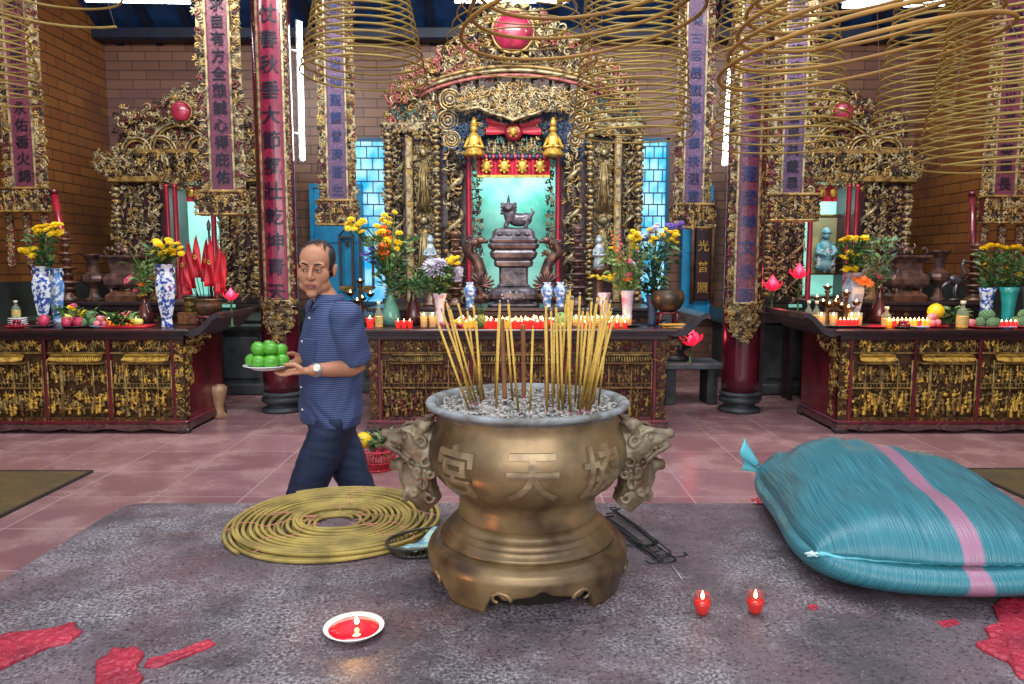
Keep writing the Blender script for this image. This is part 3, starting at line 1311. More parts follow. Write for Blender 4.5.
tag(o, 'short grey burnt incense stub just past the wire hooks', 'incense stub')

# ---------------------------------------------------------------- spilled red wax
m_wax = mat('spilled_red_wax', hexc('b22a40'), .42, 0, hexc('8a2036'), 9, bump=.9, bsc=70, coat=.1)


def wax(name, outline_px, label, thick=.008, seed=1):
    P_ = [on(x, y, TZ) for x, y in outline_px]
    cx = sum(p.x for p in P_) / len(P_)
    cy = sum(p.y for p in P_) / len(P_)
    rr = random.Random(seed)
    poly = []
    n_ = len(P_)
    for i in range(n_):
        a, b = P_[i], P_[(i + 1) % n_]
        for k in range(8):
            t = k / 8
            q = a.lerp(b, t)
            poly.append((q.x - cx, q.y - cy))
    pts = []
    for i, (x, y) in enumerate(poly):
        w = 1 + .10 * mnoise.noise(Vector((x * 30, y * 30, seed)))
        pts.append((x * w, y * w))
    rings = [(1.0, 0.0), (1.004, thick * .45), (.97, thick * .9)] + [(.97 - .07 * k, thick * 1.03) for k in range(1, 13)]
    V = []
    for s, z in rings:
        for x, y in pts:
            zz = z * (1 + .55 * mnoise.noise(Vector((x * s * 38, y * s * 60, seed))) + .5 * mnoise.noise(Vector((x * s * 110, y * s * 130, seed + 4))))
            V.append((x * s, y * s, zz))
    V.append((0, 0, thick))
    m_ = len(pts)
    Fc = []
    for k in range(len(rings) - 1):
        for i in range(m_):
            j = (i + 1) % m_
            Fc.append((k * m_ + i, k * m_ + j, (k + 1) * m_ + j, (k + 1) * m_ + i))
    k = len(rings) - 1
    for i in range(m_):
        Fc.append((k * m_ + i, k * m_ + (i + 1) % m_, len(V) - 1))
    mb = MB()
    mb.add(V, Fc)
    # wrinkles and lumps
    o = obj(name, mb, m_wax, None, (cx, cy, TZ))
    return tag(o, label, 'wax', 'red wax spills on the stone table')


wax('wax_spill', [(-30, 645), (10, 634), (45, 632), (76, 624), (82, 632), (72, 643), (50, 648), (30, 657), (5, 668), (-30, 690)], 'large lumpy red wax spill in the front left corner of the stone table', seed=1)
wax('wax_spill', [(96, 664), (112, 652), (136, 648), (145, 656), (136, 668), (144, 680), (120, 700), (96, 700)], 'wrinkled red wax patch on the front edge, beside the thin wax streak', seed=2)
wax('wax_spill', [(146, 662), (170, 655), (196, 646), (211, 640), (216, 645), (205, 650), (180, 660), (158, 668), (146, 668)], 'narrow red wax streak pointing towards the candle dish', seed=3, thick=.006)
wax('wax_spill', [(1000, 601), (1040, 598), (1060, 690), (1018, 678), (1008, 662), (986, 655), (975, 646), (990, 640), (984, 629), (996, 626), (1006, 618), (992, 608)], 'broad flaky red wax spill in front of the blue sack', seed=4)
wax('wax_crumb', [(808, 606), (816, 605), (818, 609), (810, 611)], 'tiny red wax crumb between the votive candles and the sack', seed=5, thick=.003)
wax('wax_crumb', [(936, 622), (955, 619), (960, 624), (944, 628)], 'flat faint red wax crumb left of the broad flaky wax spill', seed=6, thick=.002)

# ---------------------------------------------------------------- the blue woven sack
m_sack = bpy.data.materials.new('blue_woven_polypropylene')
m_sack.use_nodes = True
nt = m_sack.node_tree
b = nt.nodes['Principled BSDF']
uv = nt.nodes.new('ShaderNodeAttribute')
uv.attribute_name = 'weave'
sp_ = nt.nodes.new('ShaderNodeSeparateXYZ')
nt.links.new(uv.outputs['Vector'], sp_.inputs[0])
# pink stripes run along the sack
st = nt.nodes.new('ShaderNodeValToRGB')
st.color_ramp.interpolation = 'LINEAR'
els = st.color_ramp.elements
els[0].position = 0
els[0].color = (0, 0, 0, 1)
els[1].position = 1.0
els[1].color = (0, 0, 0, 1)
for p, v in ((.493, 0), (.50, 1), (.566, 1), (.573, 0)):
    e = els.new(p)
    e.color = (v, v, v, 1)
nt.links.new(sp_.outputs[0], st.inputs['Fac'])
n = nt.nodes.new('ShaderNodeTexNoise')
n.inputs['Scale'].default_value = 1
n.inputs['Detail'].default_value = 4
mp = nt.nodes.new('ShaderNodeVectorMath')
mp.operation = 'MULTIPLY'
mp.inputs[1].default_value = (170, 5, 1)
nt.links.new(uv.outputs['Vector'], mp.inputs[0])
nt.links.new(mp.outputs[0], n.inputs['Vector'])
cr = nt.nodes.new('ShaderNodeValToRGB')
cr.color_ramp.elements[0].position = .3
cr.color_ramp.elements[0].color = (*hexc('1d5966'), 1)
cr.color_ramp.elements[1].position = .7
cr.color_ramp.elements[1].color = (*hexc('418a98'), 1)
nt.links.new(n.outputs['Fac'], cr.inputs['Fac'])
mx = nt.nodes.new('ShaderNodeMix')
mx.data_type = 'RGBA'
nt.links.new(st.outputs['Color'], mx.inputs[0])
nt.links.new(cr.outputs['Color'], mx.inputs[6])
mx.inputs[7].default_value = (*hexc('9c7088'), 1)
nt.links.new(mx.outputs[2], b.inputs['Base Color'])
b.inputs['Roughness'].default_value = .30
wv = nt.nodes.new('ShaderNodeTexChecker')
wv.inputs['Scale'].default_value = 150
wv.inputs['Color1'].default_value = (1, 1, 1, 1)
wv.inputs['Color2'].default_value = (0, 0, 0, 1)
nt.links.new(uv.outputs['Vector'], wv.inputs['Vector'])
bp = nt.nodes.new('ShaderNodeBump')
bp.inputs['Strength'].default_value = .25
bp.inputs['Distance'].default_value = .003
nt.links.new(wv.outputs['Fac'], bp.inputs['Height'])
bp2 = nt.nodes.new('ShaderNodeBump')
bp2.inputs['Strength'].default_value = .5
bp2.inputs['Distance'].default_value = .01
nt.links.new(n.outputs['Fac'], bp2.inputs['Height'])
nt.links.new(bp2.outputs[0], bp.inputs['Normal'])
nt.links.new(bp.outputs[0], b.inputs['Normal'])

# frame of the sack: U runs across (left to right), V runs from the near mouth seam to the far end
A = Vector((.79, 1.84, TZ))            # near-left corner on the table
Dn = Vector((1.0, -.05, 0)).normalized()
Df = Vector((.14, 1.0, 0)).normalized()
SW, SL, SH = .68, .80, .222
NU, NV = 72, 60


def sack_pt(u, v, top):
    """pillow: closed seams at v=0 and v=1 pinch the height, sides are rounded"""
    w = SW * (1 - .05 * math.sin(PI * v) + .02 * math.sin(3 * PI * v))
    e = abs(2 * u - 1)
    side = (1 - e ** 3.4) ** .5
    vv = min(1, max(0, v))
    end = (1 - abs(2 * vv - 1) ** 5.5) ** .55
    h = side * end
    sag = 1 + .10 * math.sin(PI * u * 1.3 + .5) - .08 * math.sin(PI * 2 * v + .4) + .06 * mnoise.noise(Vector((u * 3, v * 3, 2)))
    bulge = .035 * math.sin(PI * v) * (2 * u - 1)
    x = (u - .5) * w + bulge
    y = v * SL
    # corners pulled in to ears
    y += .05 * (1 - e ** 2) * (2 * v - 1)
    seam_z = .105
    if top:
        z = seam_z + (SH * sag - seam_z) * h
        fold = mnoise.noise(Vector((u * 16, v * 2.2, 7)))
        z += .009 * fold * min(1, h * 2)
        z -= .016 * max(0, mnoise.noise(Vector((u * 5 + 3, v * 5, 9)))) * h
        z -= .022 * math.exp(-((u - .16 - .08 * math.sin(v * 7)) / .045) ** 2) * h * v
        z -= .016 * math.exp(-((u + v * .35 - .42) / .05) ** 2) * h * (1 - v)
        z += .006 * math.sin(u * 60 + 4 * mnoise.noise(Vector((u * 5, v * 3, 3)))) * math.exp(-v / .12) * h
    else:
        q_ = min(1, h * 1.15)
        z = seam_z * (1 - q_) + .001
        y += (-.055 if vv < .5 else .03) * (4 * q_ * (1 - q_)) ** .8 * side
        x += (-.03 if u < .5 else .03) * (4 * q_ * (1 - q_)) ** .8 * end
    if v < .15:
        y -= .03 * (1 - e ** 2) * (1 - v / .15) * (0 if h == 0 else 1)
    return x, y, z


mb = MB()
uvs = []
for top in (True, False):
    def f(u, v, top=top):
        # denser sampling at borders
        uu = .5 - .5 * math.cos(PI * u)
        vv = .5 - .5 * math.cos(PI * v)
        uvs.append((uu, vv if top else -vv, 0))
        x, y, z = sack_pt(uu, vv, top)
        q = Dn * (x + SW / 2) + Df * y
        return (q.x, q.y, z)
    sheet(mb, f, NU, NV)
me = mb.mesh('woven_bag')
at = me.attributes.new('weave', 'FLOAT_VECTOR', 'POINT')
at.data.foreach_set('vector', np.array(uvs, np.float32).ravel())
sack = thing('sack', 'bulging blue woven sack with a pink stripe on the right of the stone table', 'sack', (A.x, A.y, TZ))
obj('woven_bag', me, m_sack, sack)
# rolled seams at both ends, with stitched cord
for v, nm in ((0, 'mouth_seam'), (1, 'end_seam')):
    pts = []
    for i in range(60):
        u = i / 59
        x, y, z = sack_pt(u, v, True)
        q = Dn * (x + SW / 2) + Df * (y + (-.004 if v == 0 else .004))
        pts.append((q.x, q.y, z + .003 * math.sin(i * .9)))
    mb = MB()
    tube(mb, pts, [.0055 + .0015 * math.sin(i * 1.7) for i in range(60)], 7)
    obj(nm, mb, mat('seam_blue', hexc('5fb6c2'), .5), sack)
# twisted ear with white knot at the near left corner
mb = MB()
x, y, z = sack_pt(0, 0, True)
q = Dn * (x + SW / 2) + Df * y
E = Vector((q.x, q.y, z))
for i in range(5):
    pts = []
    for k in range(8):
        t = k / 7
        pts.append(E + Vector((-.028 * t + .004 * math.sin(i * 2 + k), -.004 + .004 * math.cos(i * 2 + k), .004 * math.sin(k + i))))
    tube(mb, pts, .0028, 5)
ball(mb, E + Vector((-.012, 0, 0)), .0075)
obj('tie_knot', mb, mat('white_string', hexc('b9cdd2'), .8), sack)
# flared ear at the far left end
mb = MB()
x, y, z = sack_pt(0, 1, True)
q = Dn * (x + SW / 2) + Df * y
E = Vector((q.x, q.y, z))


def ear(u, v):
    w = .014 + .045 * v
    return (E.x - .060 * v + .01 * math.sin(u * 8), E.y + .01 * math.sin(u * 6 + v) + (u - .5) * .01, E.z + .005 + (u - .5) * w * 2 + .05 * v)


sheet(mb, ear, 10, 8)
o = obj('ear', mb, mat('seam_blue', hexc('5fb6c2'), .5), sack)
sm_ = o.modifiers.new('thickness', 'SOLIDIFY')
sm_.thickness = .002
# red plastic bag scrap beneath the far end of the sack
c = on(762, 503, TZ)
mb = MB()


def scrap(u, v):
    x = (u - .5) * .07
    y = (v - .5) * .05
    return (x, y, .012 + .012 * math.sin(u * 7) * math.sin(v * 5) + .008 * math.cos(u * 13 + v * 4))


sheet(mb, scrap, 16, 12)
o = obj('plastic_scrap', mb, mat('translucent_red_plastic', hexc('e04050'), .3, 0, emit=hexc('ff3040'), es=.0), None, (c.x, c.y + .0, TZ))
sm_ = o.modifiers.new('thickness', 'SOLIDIFY')
sm_.thickness = .001
tag(o, 'crumpled red plastic scrap tucked under the far end of the blue sack', 'plastic scrap')

# ---------------------------------------------------------------- straw mats on the floor
m_mat = brick_mat('woven_straw_mat', (0, 1), hexc('6f5c34'), hexc('5c4a2c'), hexc('3a3020'), .16, .022, msize=.0035, bump=.6, stain=hexc('4a4030'), ssc=3, rough=.7)
for nm, pts, lab in (('straw_mat', ((92, 471), (-60, 541), (-160, 471)), 'woven straw mat on the floor at the left, with dark edging'),
                     ('straw_mat', ((962, 469), (1120, 541), (1200, 470)), 'woven straw mat on the floor behind the blue sack')):
    p = on(*pts[0], .01)
    sgn = -1 if p.x < 0 else 1
    rt = thing(nm, lab, 'floor mat', (p.x + sgn * .9, p.y - .75, 0), group='straw mats on the floor')
    mb = MB()
    box(mb, -.9, .9, -.75, .75, .001, .012)
    obj('weave', mb, m_mat, rt)
    mb = MB()
    for s in (-1, 1):
        x = s * .9
        box(mb, x - .012, x + .012, -.75, .75, 0, .016)
    for s in (-1, 1):
        y = s * .75
        box(mb, -.9, .9, y - .012, y + .012, 0, .016)
    obj('edging', mb, mat('dark_cloth_edging', hexc('2c2620'), .8), rt)

# ---------------------------------------------------------------- hanging incense coils


def hanging(px_l, px_r, py_bot, Y, turns, narrow, height, label, matl, rad=.0045, n=6, tilt=(0, 0), seed=1, ztop=5.42, group='hanging incense coils'):
    """px_l, px_r: sides of the lowest ring; py_bot: its nearest point; narrow: ratio of top ring"""
    cx = (px_l + px_r) / 2
    Rm = mm((px_r - px_l) / 2, Y)
    # lowest ring: its nearest edge lies at depth Y-Rm, lower-looking edge of ring seen from below is the FAR edge
    pz = W(cx, py_bot, Y + Rm * .98)
    c0 = Vector((W(cx, py_bot, Y).x, Y, pz.z))
    rt = thing('hanging_incense_coil', label, 'incense coil', c0, group=group)
    rr = random.Random(seed)
    mb = MB()
    N_ = int(turns * 44)
    pts = []
    o1 = rr.uniform(0, 6.28)
    for i in range(N_ + 1):
        t = i / N_
        a = t * turns * 2 * PI + o1
        r = Rm * (1 - (1 - narrow) * t ** .9)
        r *= 1 + .010 * math.sin(a * 1.01 + t * 5) + .006 * math.sin(a * 2 + 1)
        z = height * t ** .93
        x = r * math.cos(a)
        y = r * math.sin(a)
        z += tilt[0] * x * (1 - t) + tilt[1] * y * (1 - t)
        pts.append((x, y, z))
    tube(mb, pts, rad, n)
    obj('coil', mb, matl, rt)
    m_str = mat('thin_hanging_string', hexc('a08070'), .8)
    mb = MB()
    rtop = Rm * narrow
    for k in range(3):
        a = k * 2.094 + o1
        tube(mb, [(rtop * math.cos(a), rtop * math.sin(a), height), (0, 0, height + .25)], .0012, 4)
    tube(mb, [(0, 0, height + .25), (0, 0, ztop - c0.z)], .0014, 4)
    for k in range(4):
        a = k * PI / 2 + o1
        tube(mb, [(Rm * (1 - (1 - narrow) * t) * math.cos(a), Rm * (1 - (1 - narrow) * t) * math.sin(a), height * t) for t in np.linspace(0, 1, 8)], .0009, 4)
    obj('strings', mb, m_str, rt)
    return rt


HNG = [
    (-62, 36, 110, 3.9, 30, .25, 1.15, 'small hanging incense coil cut off by the left edge of the picture', m_coil_hang, .0052, (0, 0)),
    (-30, 116, 31, 2.9, 10, .45, .6, 'wide hanging incense coil at the top left corner with broad loose rings', m_coil_hang, .0052, (.0, .03)),
    (303, 425, 93, 4.3, 30, .30, 1.15, 'hanging incense coil above and right of the walking man', m_coil_hang, .0060, (.0, .0)),
    (441, 594, 82, 4.3, 12, .30, .8, 'thin hanging incense coil in front of the round crown orb', m_coil_hang, .0045, (0, 0)),
    (457, 700, 70, 2.9, 9, .42, .62, 'large near hanging incense coil above the urn, with thick brown rings', m_coil_near, .0078, (.16, .02)),
    (572, 690, 150, 5.6, 42, .55, 2.1, 'tall hanging incense coil right of the central shrine doorway', m_coil_hang, .0072, (0, 0)),
    (712, 845, 158, 5.3, 36, .40, 1.9, 'tall hanging incense coil in front of the right maroon pillar', m_coil_hang, .0070, (0, 0)),
    (718, 985, 98, 2.8, 10, .42, .62, 'large near hanging incense coil on the right, with thick brown rings', m_coil_near, .0078, (.17, .0)),
    (872, 966, 150, 4.95, 28, .35, 1.4, 'hanging incense coil in front of the right shrine, behind the large near coil', m_coil_hang, .0062, (0, 0)),
    (924, 1090, 179, 4.0, 34, .50, 1.3, 'hanging incense coil cut off by the right edge of the picture', m_coil_hang, .0058, (0, 0)),
    (712, 780, 66, 4.5, 14, .35, .7, 'small hanging incense coil partly behind the large near coil on the right', m_coil_hang, .0048, (0, 0)),
]
for i, (a, b_, c_, Y_, tn, nar, h_, lab, mm_, rad, tl) in enumerate(HNG):
    hanging(a, b_, c_, Y_, tn, nar, h_, lab, mm_, rad, tilt=tl, seed=20 + i, n=6, group=None)


# ---------------------------------------------------------------- carving vocabulary (unit size, in XZ, relief towards -Y)
def _tpl():
    L = {}
    mb = MB()
    pts = []
    for i in range(13):
        t = i / 12
        r = .10 + .34 * t
        a = -t * 5.4
        pts.append((r * math.cos(a), -.10 + .05 * t, r * math.sin(a)))
    pts.append((.62, -.02, .22))
    tube(mb, pts, list(np.linspace(.075, .11, 9)) + [.11, .10, .08, .05, .02], 5)
    ball(mb, (0, -.14, 0), .12, nu=6, nv=4)
    L['scroll'] = mb
    mb = MB()
    pts = []
    for i in range(11):
        t = i / 10
        pts.append((math.sin(t * 2 * PI) * .26, -.06 - .05 * math.sin(t * PI), -.55 + 1.1 * t))
    tube(mb, pts, [.03, .06, .09, .11, .12, .12, .11, .10, .08, .06, .02], 5)
    L['wave'] = mb
    mb = MB()
    for a in (-.75, 0, .75):
        M = Matrix.Rotation(a, 4, 'Y')
        c = M @ Vector((0, -.06, .30))
        ball(mb, c, (.13, .09, .33), M=M, nu=6, nv=5)
    ball(mb, (0, -.1, 0), .13, nu=6, nv=4)
    L['leaf'] = mb
    mb = MB()
    for k in range(6):
        a = k * PI / 3
        M = Matrix.Rotation(a, 4, 'Y')
        c = M @ Vector((0, -.06, .24))
        ball(mb, c, (.13, .07, .18), M=M, nu=6, nv=4)
    ball(mb, (0, -.13, 0), .12, nu=6, nv=4)
    L['flower'] = mb
    # little carved person
    mb = MB()
    lathe(mb, [(.17, -.5), (.20, -.3), (.13, -.02), (.17, .12), (.12, .24), (.05, .28)], 7, sy=.7, y=-.12, cap=False)
    ball(mb, (0, -.15, .37), .105, nu=6, nv=5)
    lathe(mb, [(.12, .42), (.06, .47), (.05, .54), (.0, .56)], 6, y=-.15, cap=False)
    tube(mb, [(-.14, -.14, .18), (-.26, -.22, .02), (-.10, -.30, .04)], [.06, .05, .04], 5)
    tube(mb, [(.14, -.14, .18), (.30, -.20, .10), (.34, -.26, .34)], [.06, .05, .04], 5)
    L['figure'] = mb
    # prancing horse / lion lump
    mb = MB()
    ball(mb, (0, -.15, 0), (.34, .12, .16), nu=7, nv=5)
    tube(mb, [(.26, -.16, .05), (.40, -.18, .28), (.52, -.18, .26)], [.11, .09, .05], 5)
    for x, dx in ((-.25, -.1), (-.12, .02), (.18, .04), (.28, .12)):
        tube(mb, [(x, -.15, -.08), (x + dx, -.17, -.28), (x + dx * .6, -.16, -.46)], [.06, .045, .035], 5)
    tube(mb, [(-.32, -.15, .06), (-.46, -.15, .14), (-.5, -.15, -.06)], [.05, .06, .02], 5)
    ball(mb, (.02, -.17, .24), (.10, .08, .18), nu=6, nv=4)
    L['beast'] = mb
    mb = MB()
    ball(mb, (0, -.08, 0), (.22, .13, .22), nu=7, nv=5)
    L['bud'] = mb
    return L


TPL = _tpl()
for k_ in TPL:
    _v = TPL[k_].verts()
    TPL[k_] = (_v, TPL[k_])


def inpoly(px, pz, poly):
    P = np.array(poly, float)
    ins = np.zeros(len(px), bool)
    j = len(P) - 1
    for i in range(len(P)):
        xi, zi = P[i]
        xj, zj = P[j]
        c = ((zi > pz) != (zj > pz)) & (px < (xj - xi) * (pz - zi) / (zj - zi + 1e-12) + xi)
        ins ^= c
        j = i
    return ins


def carve(mb, poly, size, kinds=('scroll', 'wave', 'leaf', 'flower', 'scroll'), y=0.0, seed=0, dens=1.0, mats=(0, 0, 1, 1, 2, 3), depth=1.0, holes=(), upright=False, jit=.35, layers=1):
    """fill a polygon (XZ) with overlapping small carved motifs"""
    rr = random.Random(seed)
    P = np.array(poly)
    x0, z0 = P.min(0)
    x1, z1 = P.max(0)
    size = size * .80
    for lay in range(layers):
        st = size / math.sqrt(dens) * .72
        gx = np.arange(x0 + st * .3, x1, st)
        gz = np.arange(z0 + st * .3, z1, st)
        if not len(gx) or not len(gz):
            gx = gx if len(gx) else np.array([(x0 + x1) / 2])
            gz = gz if len(gz) else np.array([(z0 + z1) / 2])
        X, Z = np.meshgrid(gx, gz)
        X = X.ravel() + np.array([rr.uniform(-jit, jit) * st for _ in range(X.size)])
        Z = Z.ravel() + np.array([rr.uniform(-jit, jit) * st for _ in range(Z.size)])
        ok = inpoly(X, Z, poly)
        for h in holes:
            ok &= ~inpoly(X, Z, h)
        for x, z in zip(X[ok], Z[ok]):
            k = rr.choice(kinds)
            V, t = TPL[k]
            s = size * rr.uniform(.75, 1.2)
            a = rr.uniform(-.15, .15) if (upright or k in ('figure', 'beast')) else rr.uniform(0, 2 * PI)
            fx = rr.choice((-1, 1))
            ca, sa = math.cos(a), math.sin(a)
            vx = V[:, 0] * fx * s
            vz = V[:, 2] * s
            Vn = np.stack([x + vx * ca - vz * sa, y - lay * size * .22 + V[:, 1] * s * depth * rr.uniform(.8, 1.7), z + vx * sa + vz * ca], 1)
            o = mb.n
            mb.v.append(Vn)
            mb.n += len(Vn)
            m = rr.choice(mats)
            for fc, _, sm in t.f:
                if isinstance(fc, np.ndarray):
                    mb.f.append(((fc if fx > 0 else fc[:, ::-1]) + o, m, sm))
                else:
                    mb.f.append(([tuple(i + o for i in (f if fx > 0 else f[::-1])) for f in fc], m, sm))
    return mb


CM = [gold2, gold, bronze_dk, redbrown]
CG = [gold3, gold, mat('dark_gilding', hexc('6e4a1c'), .5, .4, hexc('3a2412'), 20), mat('carving_ground', hexc('5a3c1c'), .5, .2, hexc('2a1a10'), 14)]  # includes a darker brown gilding mixed among the brighter carved motifs


def rect(x0, x1, z0, z1):
    return [(x0, z0), (x1, z0), (x1, z1), (x0, z1)]


def frame(mb, x0, x1, z0, z1, w, y0, y1, mi=0, ch=0):
    box(mb, x0, x1, y0, y1, z0, z0 + w, mi, ch)
    box(mb, x0, x1, y0, y1, z1 - w, z1, mi, ch)
    box(mb, x0, x0 + w, y0, y1, z0 + w, z1 - w, mi, ch)
    box(mb, x1 - w, x1, y0, y1, z0 + w, z1 - w, mi, ch)


# ---------------------------------------------------------------- hanging couplet boards
m_board = mat('plum_lacquer_board', hexc('6b3248'), .3, 0, hexc('522238'), 40, bump=.5, bsc=120, coat=.3)
m_board2 = mat('violet_figured_board', hexc('66486a'), .35, 0, hexc('3e2648'), 60, bump=.5, bsc=140, coat=.3)
m_board3 = mat('crimson_board', hexc('8c2440'), .25, 0, hexc('6a1a34'), 10, coat=.4)
m_ink = mat('black_characters', hexc('141426'), .35)
m_blueink = mat('blue_black_characters', hexc('22305a'), .35)


def couplet(px, py_board, py_base, Y, wtot, wboard, text, pitch, first_py, label, board_m, ink, bend=None, pendant=False, ztop=6.0, seed=0, basew=None, rz=0.0, charsz=None):
    """hanging vertical board; px centre, py_board lower edge of the panel, py_base lower edge of the carved base"""
    c = W(px, py_base, Y)
    zb_ = W(px, py_board, Y).z
    rt = thing('couplet_board', label, 'couplet board', c, group=None)
    h = ztop - c.z
    hb = zb_ - c.z
    w, wb = wtot / 2, wboard / 2

    def B(mb):
        if bend:
            def fn(V):
                a = V[:, 0] / bend
                r = bend - V[:, 1]
                return np.stack([r * np.sin(a), bend - r * np.cos(a), V[:, 2]], 1)
            mb.map(fn)
        return mb

    def strip(mb, x0, x1, y0, y1, z0, z1, n=6):
        # subdivided along x so that it can bend
        xs = np.linspace(x0, x1, n + 1)
        for i in range(n):
            box(mb, xs[i], xs[i + 1], y0, y1, z0, z1)
    n_ = 8 if bend else 1
    mb = MB()
    strip(mb, -wb, wb, -.012, .02, hb, h, n_)
    obj('panel', B(mb), board_m, rt)
    mb = MB()
    fw = .018
    strip(mb, -wb - fw, -wb, -.026, .022, hb - fw, h, 1)
    strip(mb, wb, wb + fw, -.026, .022, hb - fw, h, 1)
    strip(mb, -wb, wb, -.026, .022, hb - fw, hb, n_)
    obj('gilded_frame', B(mb), gold2, rt)
    for s in (-1, 1):
        mb = MB()
        a, b_ = sorted((s * (wb + fw + .004), s * w))
        if b_ - a > .02:
            box(mb, a, b_, 0, .02, hb - .02, h)
            sz = max(.05, (b_ - a) * 1.25)
            carve(mb, rect(a, b_, hb, h), sz, y=0.0, seed=seed + s, mats=(0, 1, 1, 2, 3, 3), depth=.9, dens=1.5)
            obj('side_carving', B(mb), CM, rt)
    # carved base box
    bw = (basew or wtot * 1.12) / 2
    mb = MB()
    if bend:
        carve(mb, [(-bw, hb), (bw, hb), (bw * .8, hb * .45), (0, 0), (-bw * .8, hb * .45)], .085, y=.0, seed=seed + 9, mats=(0, 1, 1, 1, 2), dens=1.6, layers=2)
        strip(mb, -bw * .6, bw * .6, .0, .02, hb * .3, hb, n_)
        B(mb)
    else:
        d = .11
        box(mb, -bw + .02, bw - .02, -d, .03, .015, hb - .02, 3, .01)
        box(mb, -bw, bw, -d - .02, .03, hb - .035, hb - .01, 1, .006)
        box(mb, -bw, bw, -d - .02, .03, 0, .022, 1, .006)
        carve(mb, rect(-bw, bw, .02, hb - .03), .085, kinds=('figure', 'leaf', 'scroll', 'flower', 'scroll'), y=-d, seed=seed + 9, mats=(0, 1, 1, 1, 2), dens=1.7)
        sd = MB()
        carve(sd, rect(-d, .02, .02, hb - .03), .07, y=0, seed=seed + 4, mats=(0, 1, 2))
        for s in (-1, 1):
            mb.merge(sd, T(s * bw, 0, 0, rz=s * PI / 2))
    obj('carved_base', mb, CM, rt)
    # characters
    cs = charsz or wboard * .66
    for k, ch in enumerate(reversed(text)):
        mb = MB()
        py = first_py - k * pitch
        z = W(px, py, Y).z - c.z
        V, Fc = glyphs(ch, cs, .004, cs * .012, .04 if bend else 0)
        V = V + np.array([0, -.017, z])
        mb.add(V, Fc, 0, False)
        obj('character', B(mb), ink, rt)
    if pendant:
        for i in range(3):
            x = -bw * .75 + i * bw * .75
            mb = MB()
            L = .58
            V = [(x - .045, -L), (x, -L - .05), (x + .045, -L), (x + .045, -.02), (x, .0), (x - .045, -.02)]
            prism(mb, V, -.03, -.012, 3)
            carve(mb, rect(x - .03, x + .03, -L, -.03), .05, y=-.03, seed=seed + i, mats=(0, 0, 1), dens=1.4)
            obj('pendant', mb, CM, rt)
    for s in (-1, 1):
        mb = MB()
        tube(mb, [(s * wb, .03, h - .1), (s * wb, .03, h + .5)], .008, 6)
        obj('hanger', mb, darkwood, rt)
    return rt


couplet(225, 190, 216, 7.35, .42, .21, '求自有方全賴誠心得庇佑', 17.3, 177, 'plum hanging board whose characters end in 得庇佑, in front of the left shrine', m_board, m_ink, seed=10, ztop=5.9)
couplet(339, 199, 226, 8.35, .40, .20, '恩澤萬民同沾仰聖靈普濟蒼生', 18, 190, 'violet hanging board left of the central shrine, right of the pillar with the crimson board', m_board2, m_blueink, seed=20, ztop=5.9)
couplet(692, 203, 229, 8.35, .40, .20, '萬古忠義巍巍永鎮扶漢室', 17.6, 196, 'violet hanging board right of the central shrine, by the leaning lamp tube', m_board2, m_blueink, seed=30, ztop=5.9)
couplet(790, 193, 222, 7.35, .42, .19, '聖德昭垂福庇四方黎民共戴恩', 16.5, 183, 'violet hanging board in front of the right shrine, ends above the red flame lamps', m_board2, m_ink, seed=40, ztop=5.9)
couplet(28, 187, 213, 8.3, .47, .225, '神光普照千秋永佑香火綿', 17, 176, 'plum hanging board with three pendants near the left edge of the picture', m_board, m_ink, seed=50, ztop=5.9, pendant=True)
couplet(1001, 195, 224, 8.3, .47, .225, '德配乾坤萬世流芳英靈長', 17, 184, 'plum hanging board with three pendants near the right edge of the picture', m_board, m_ink, seed=60, ztop=5.9, pendant=True)
# boards wrapped round the two pillars
couplet(278.5, 300, 345, 7.79, .37, .23, '漢帝君寺史仗春秋垂大節氣壯乾坤青天', 25.3, 292, 'crimson board of black characters ending in 天 on the left pillar, behind the man', m_board3, m_ink, bend=.215, seed=70, ztop=6.1, charsz=.19)
couplet(744, 302, 345, 7.79, .40, .20, '忠義參天地英風萬古流聖武神文赤面', 24.5, 296, 'curved board of dark characters wrapped round the right pillar', m_board, m_blueink, bend=.215, seed=80, ztop=6.1, charsz=.17)


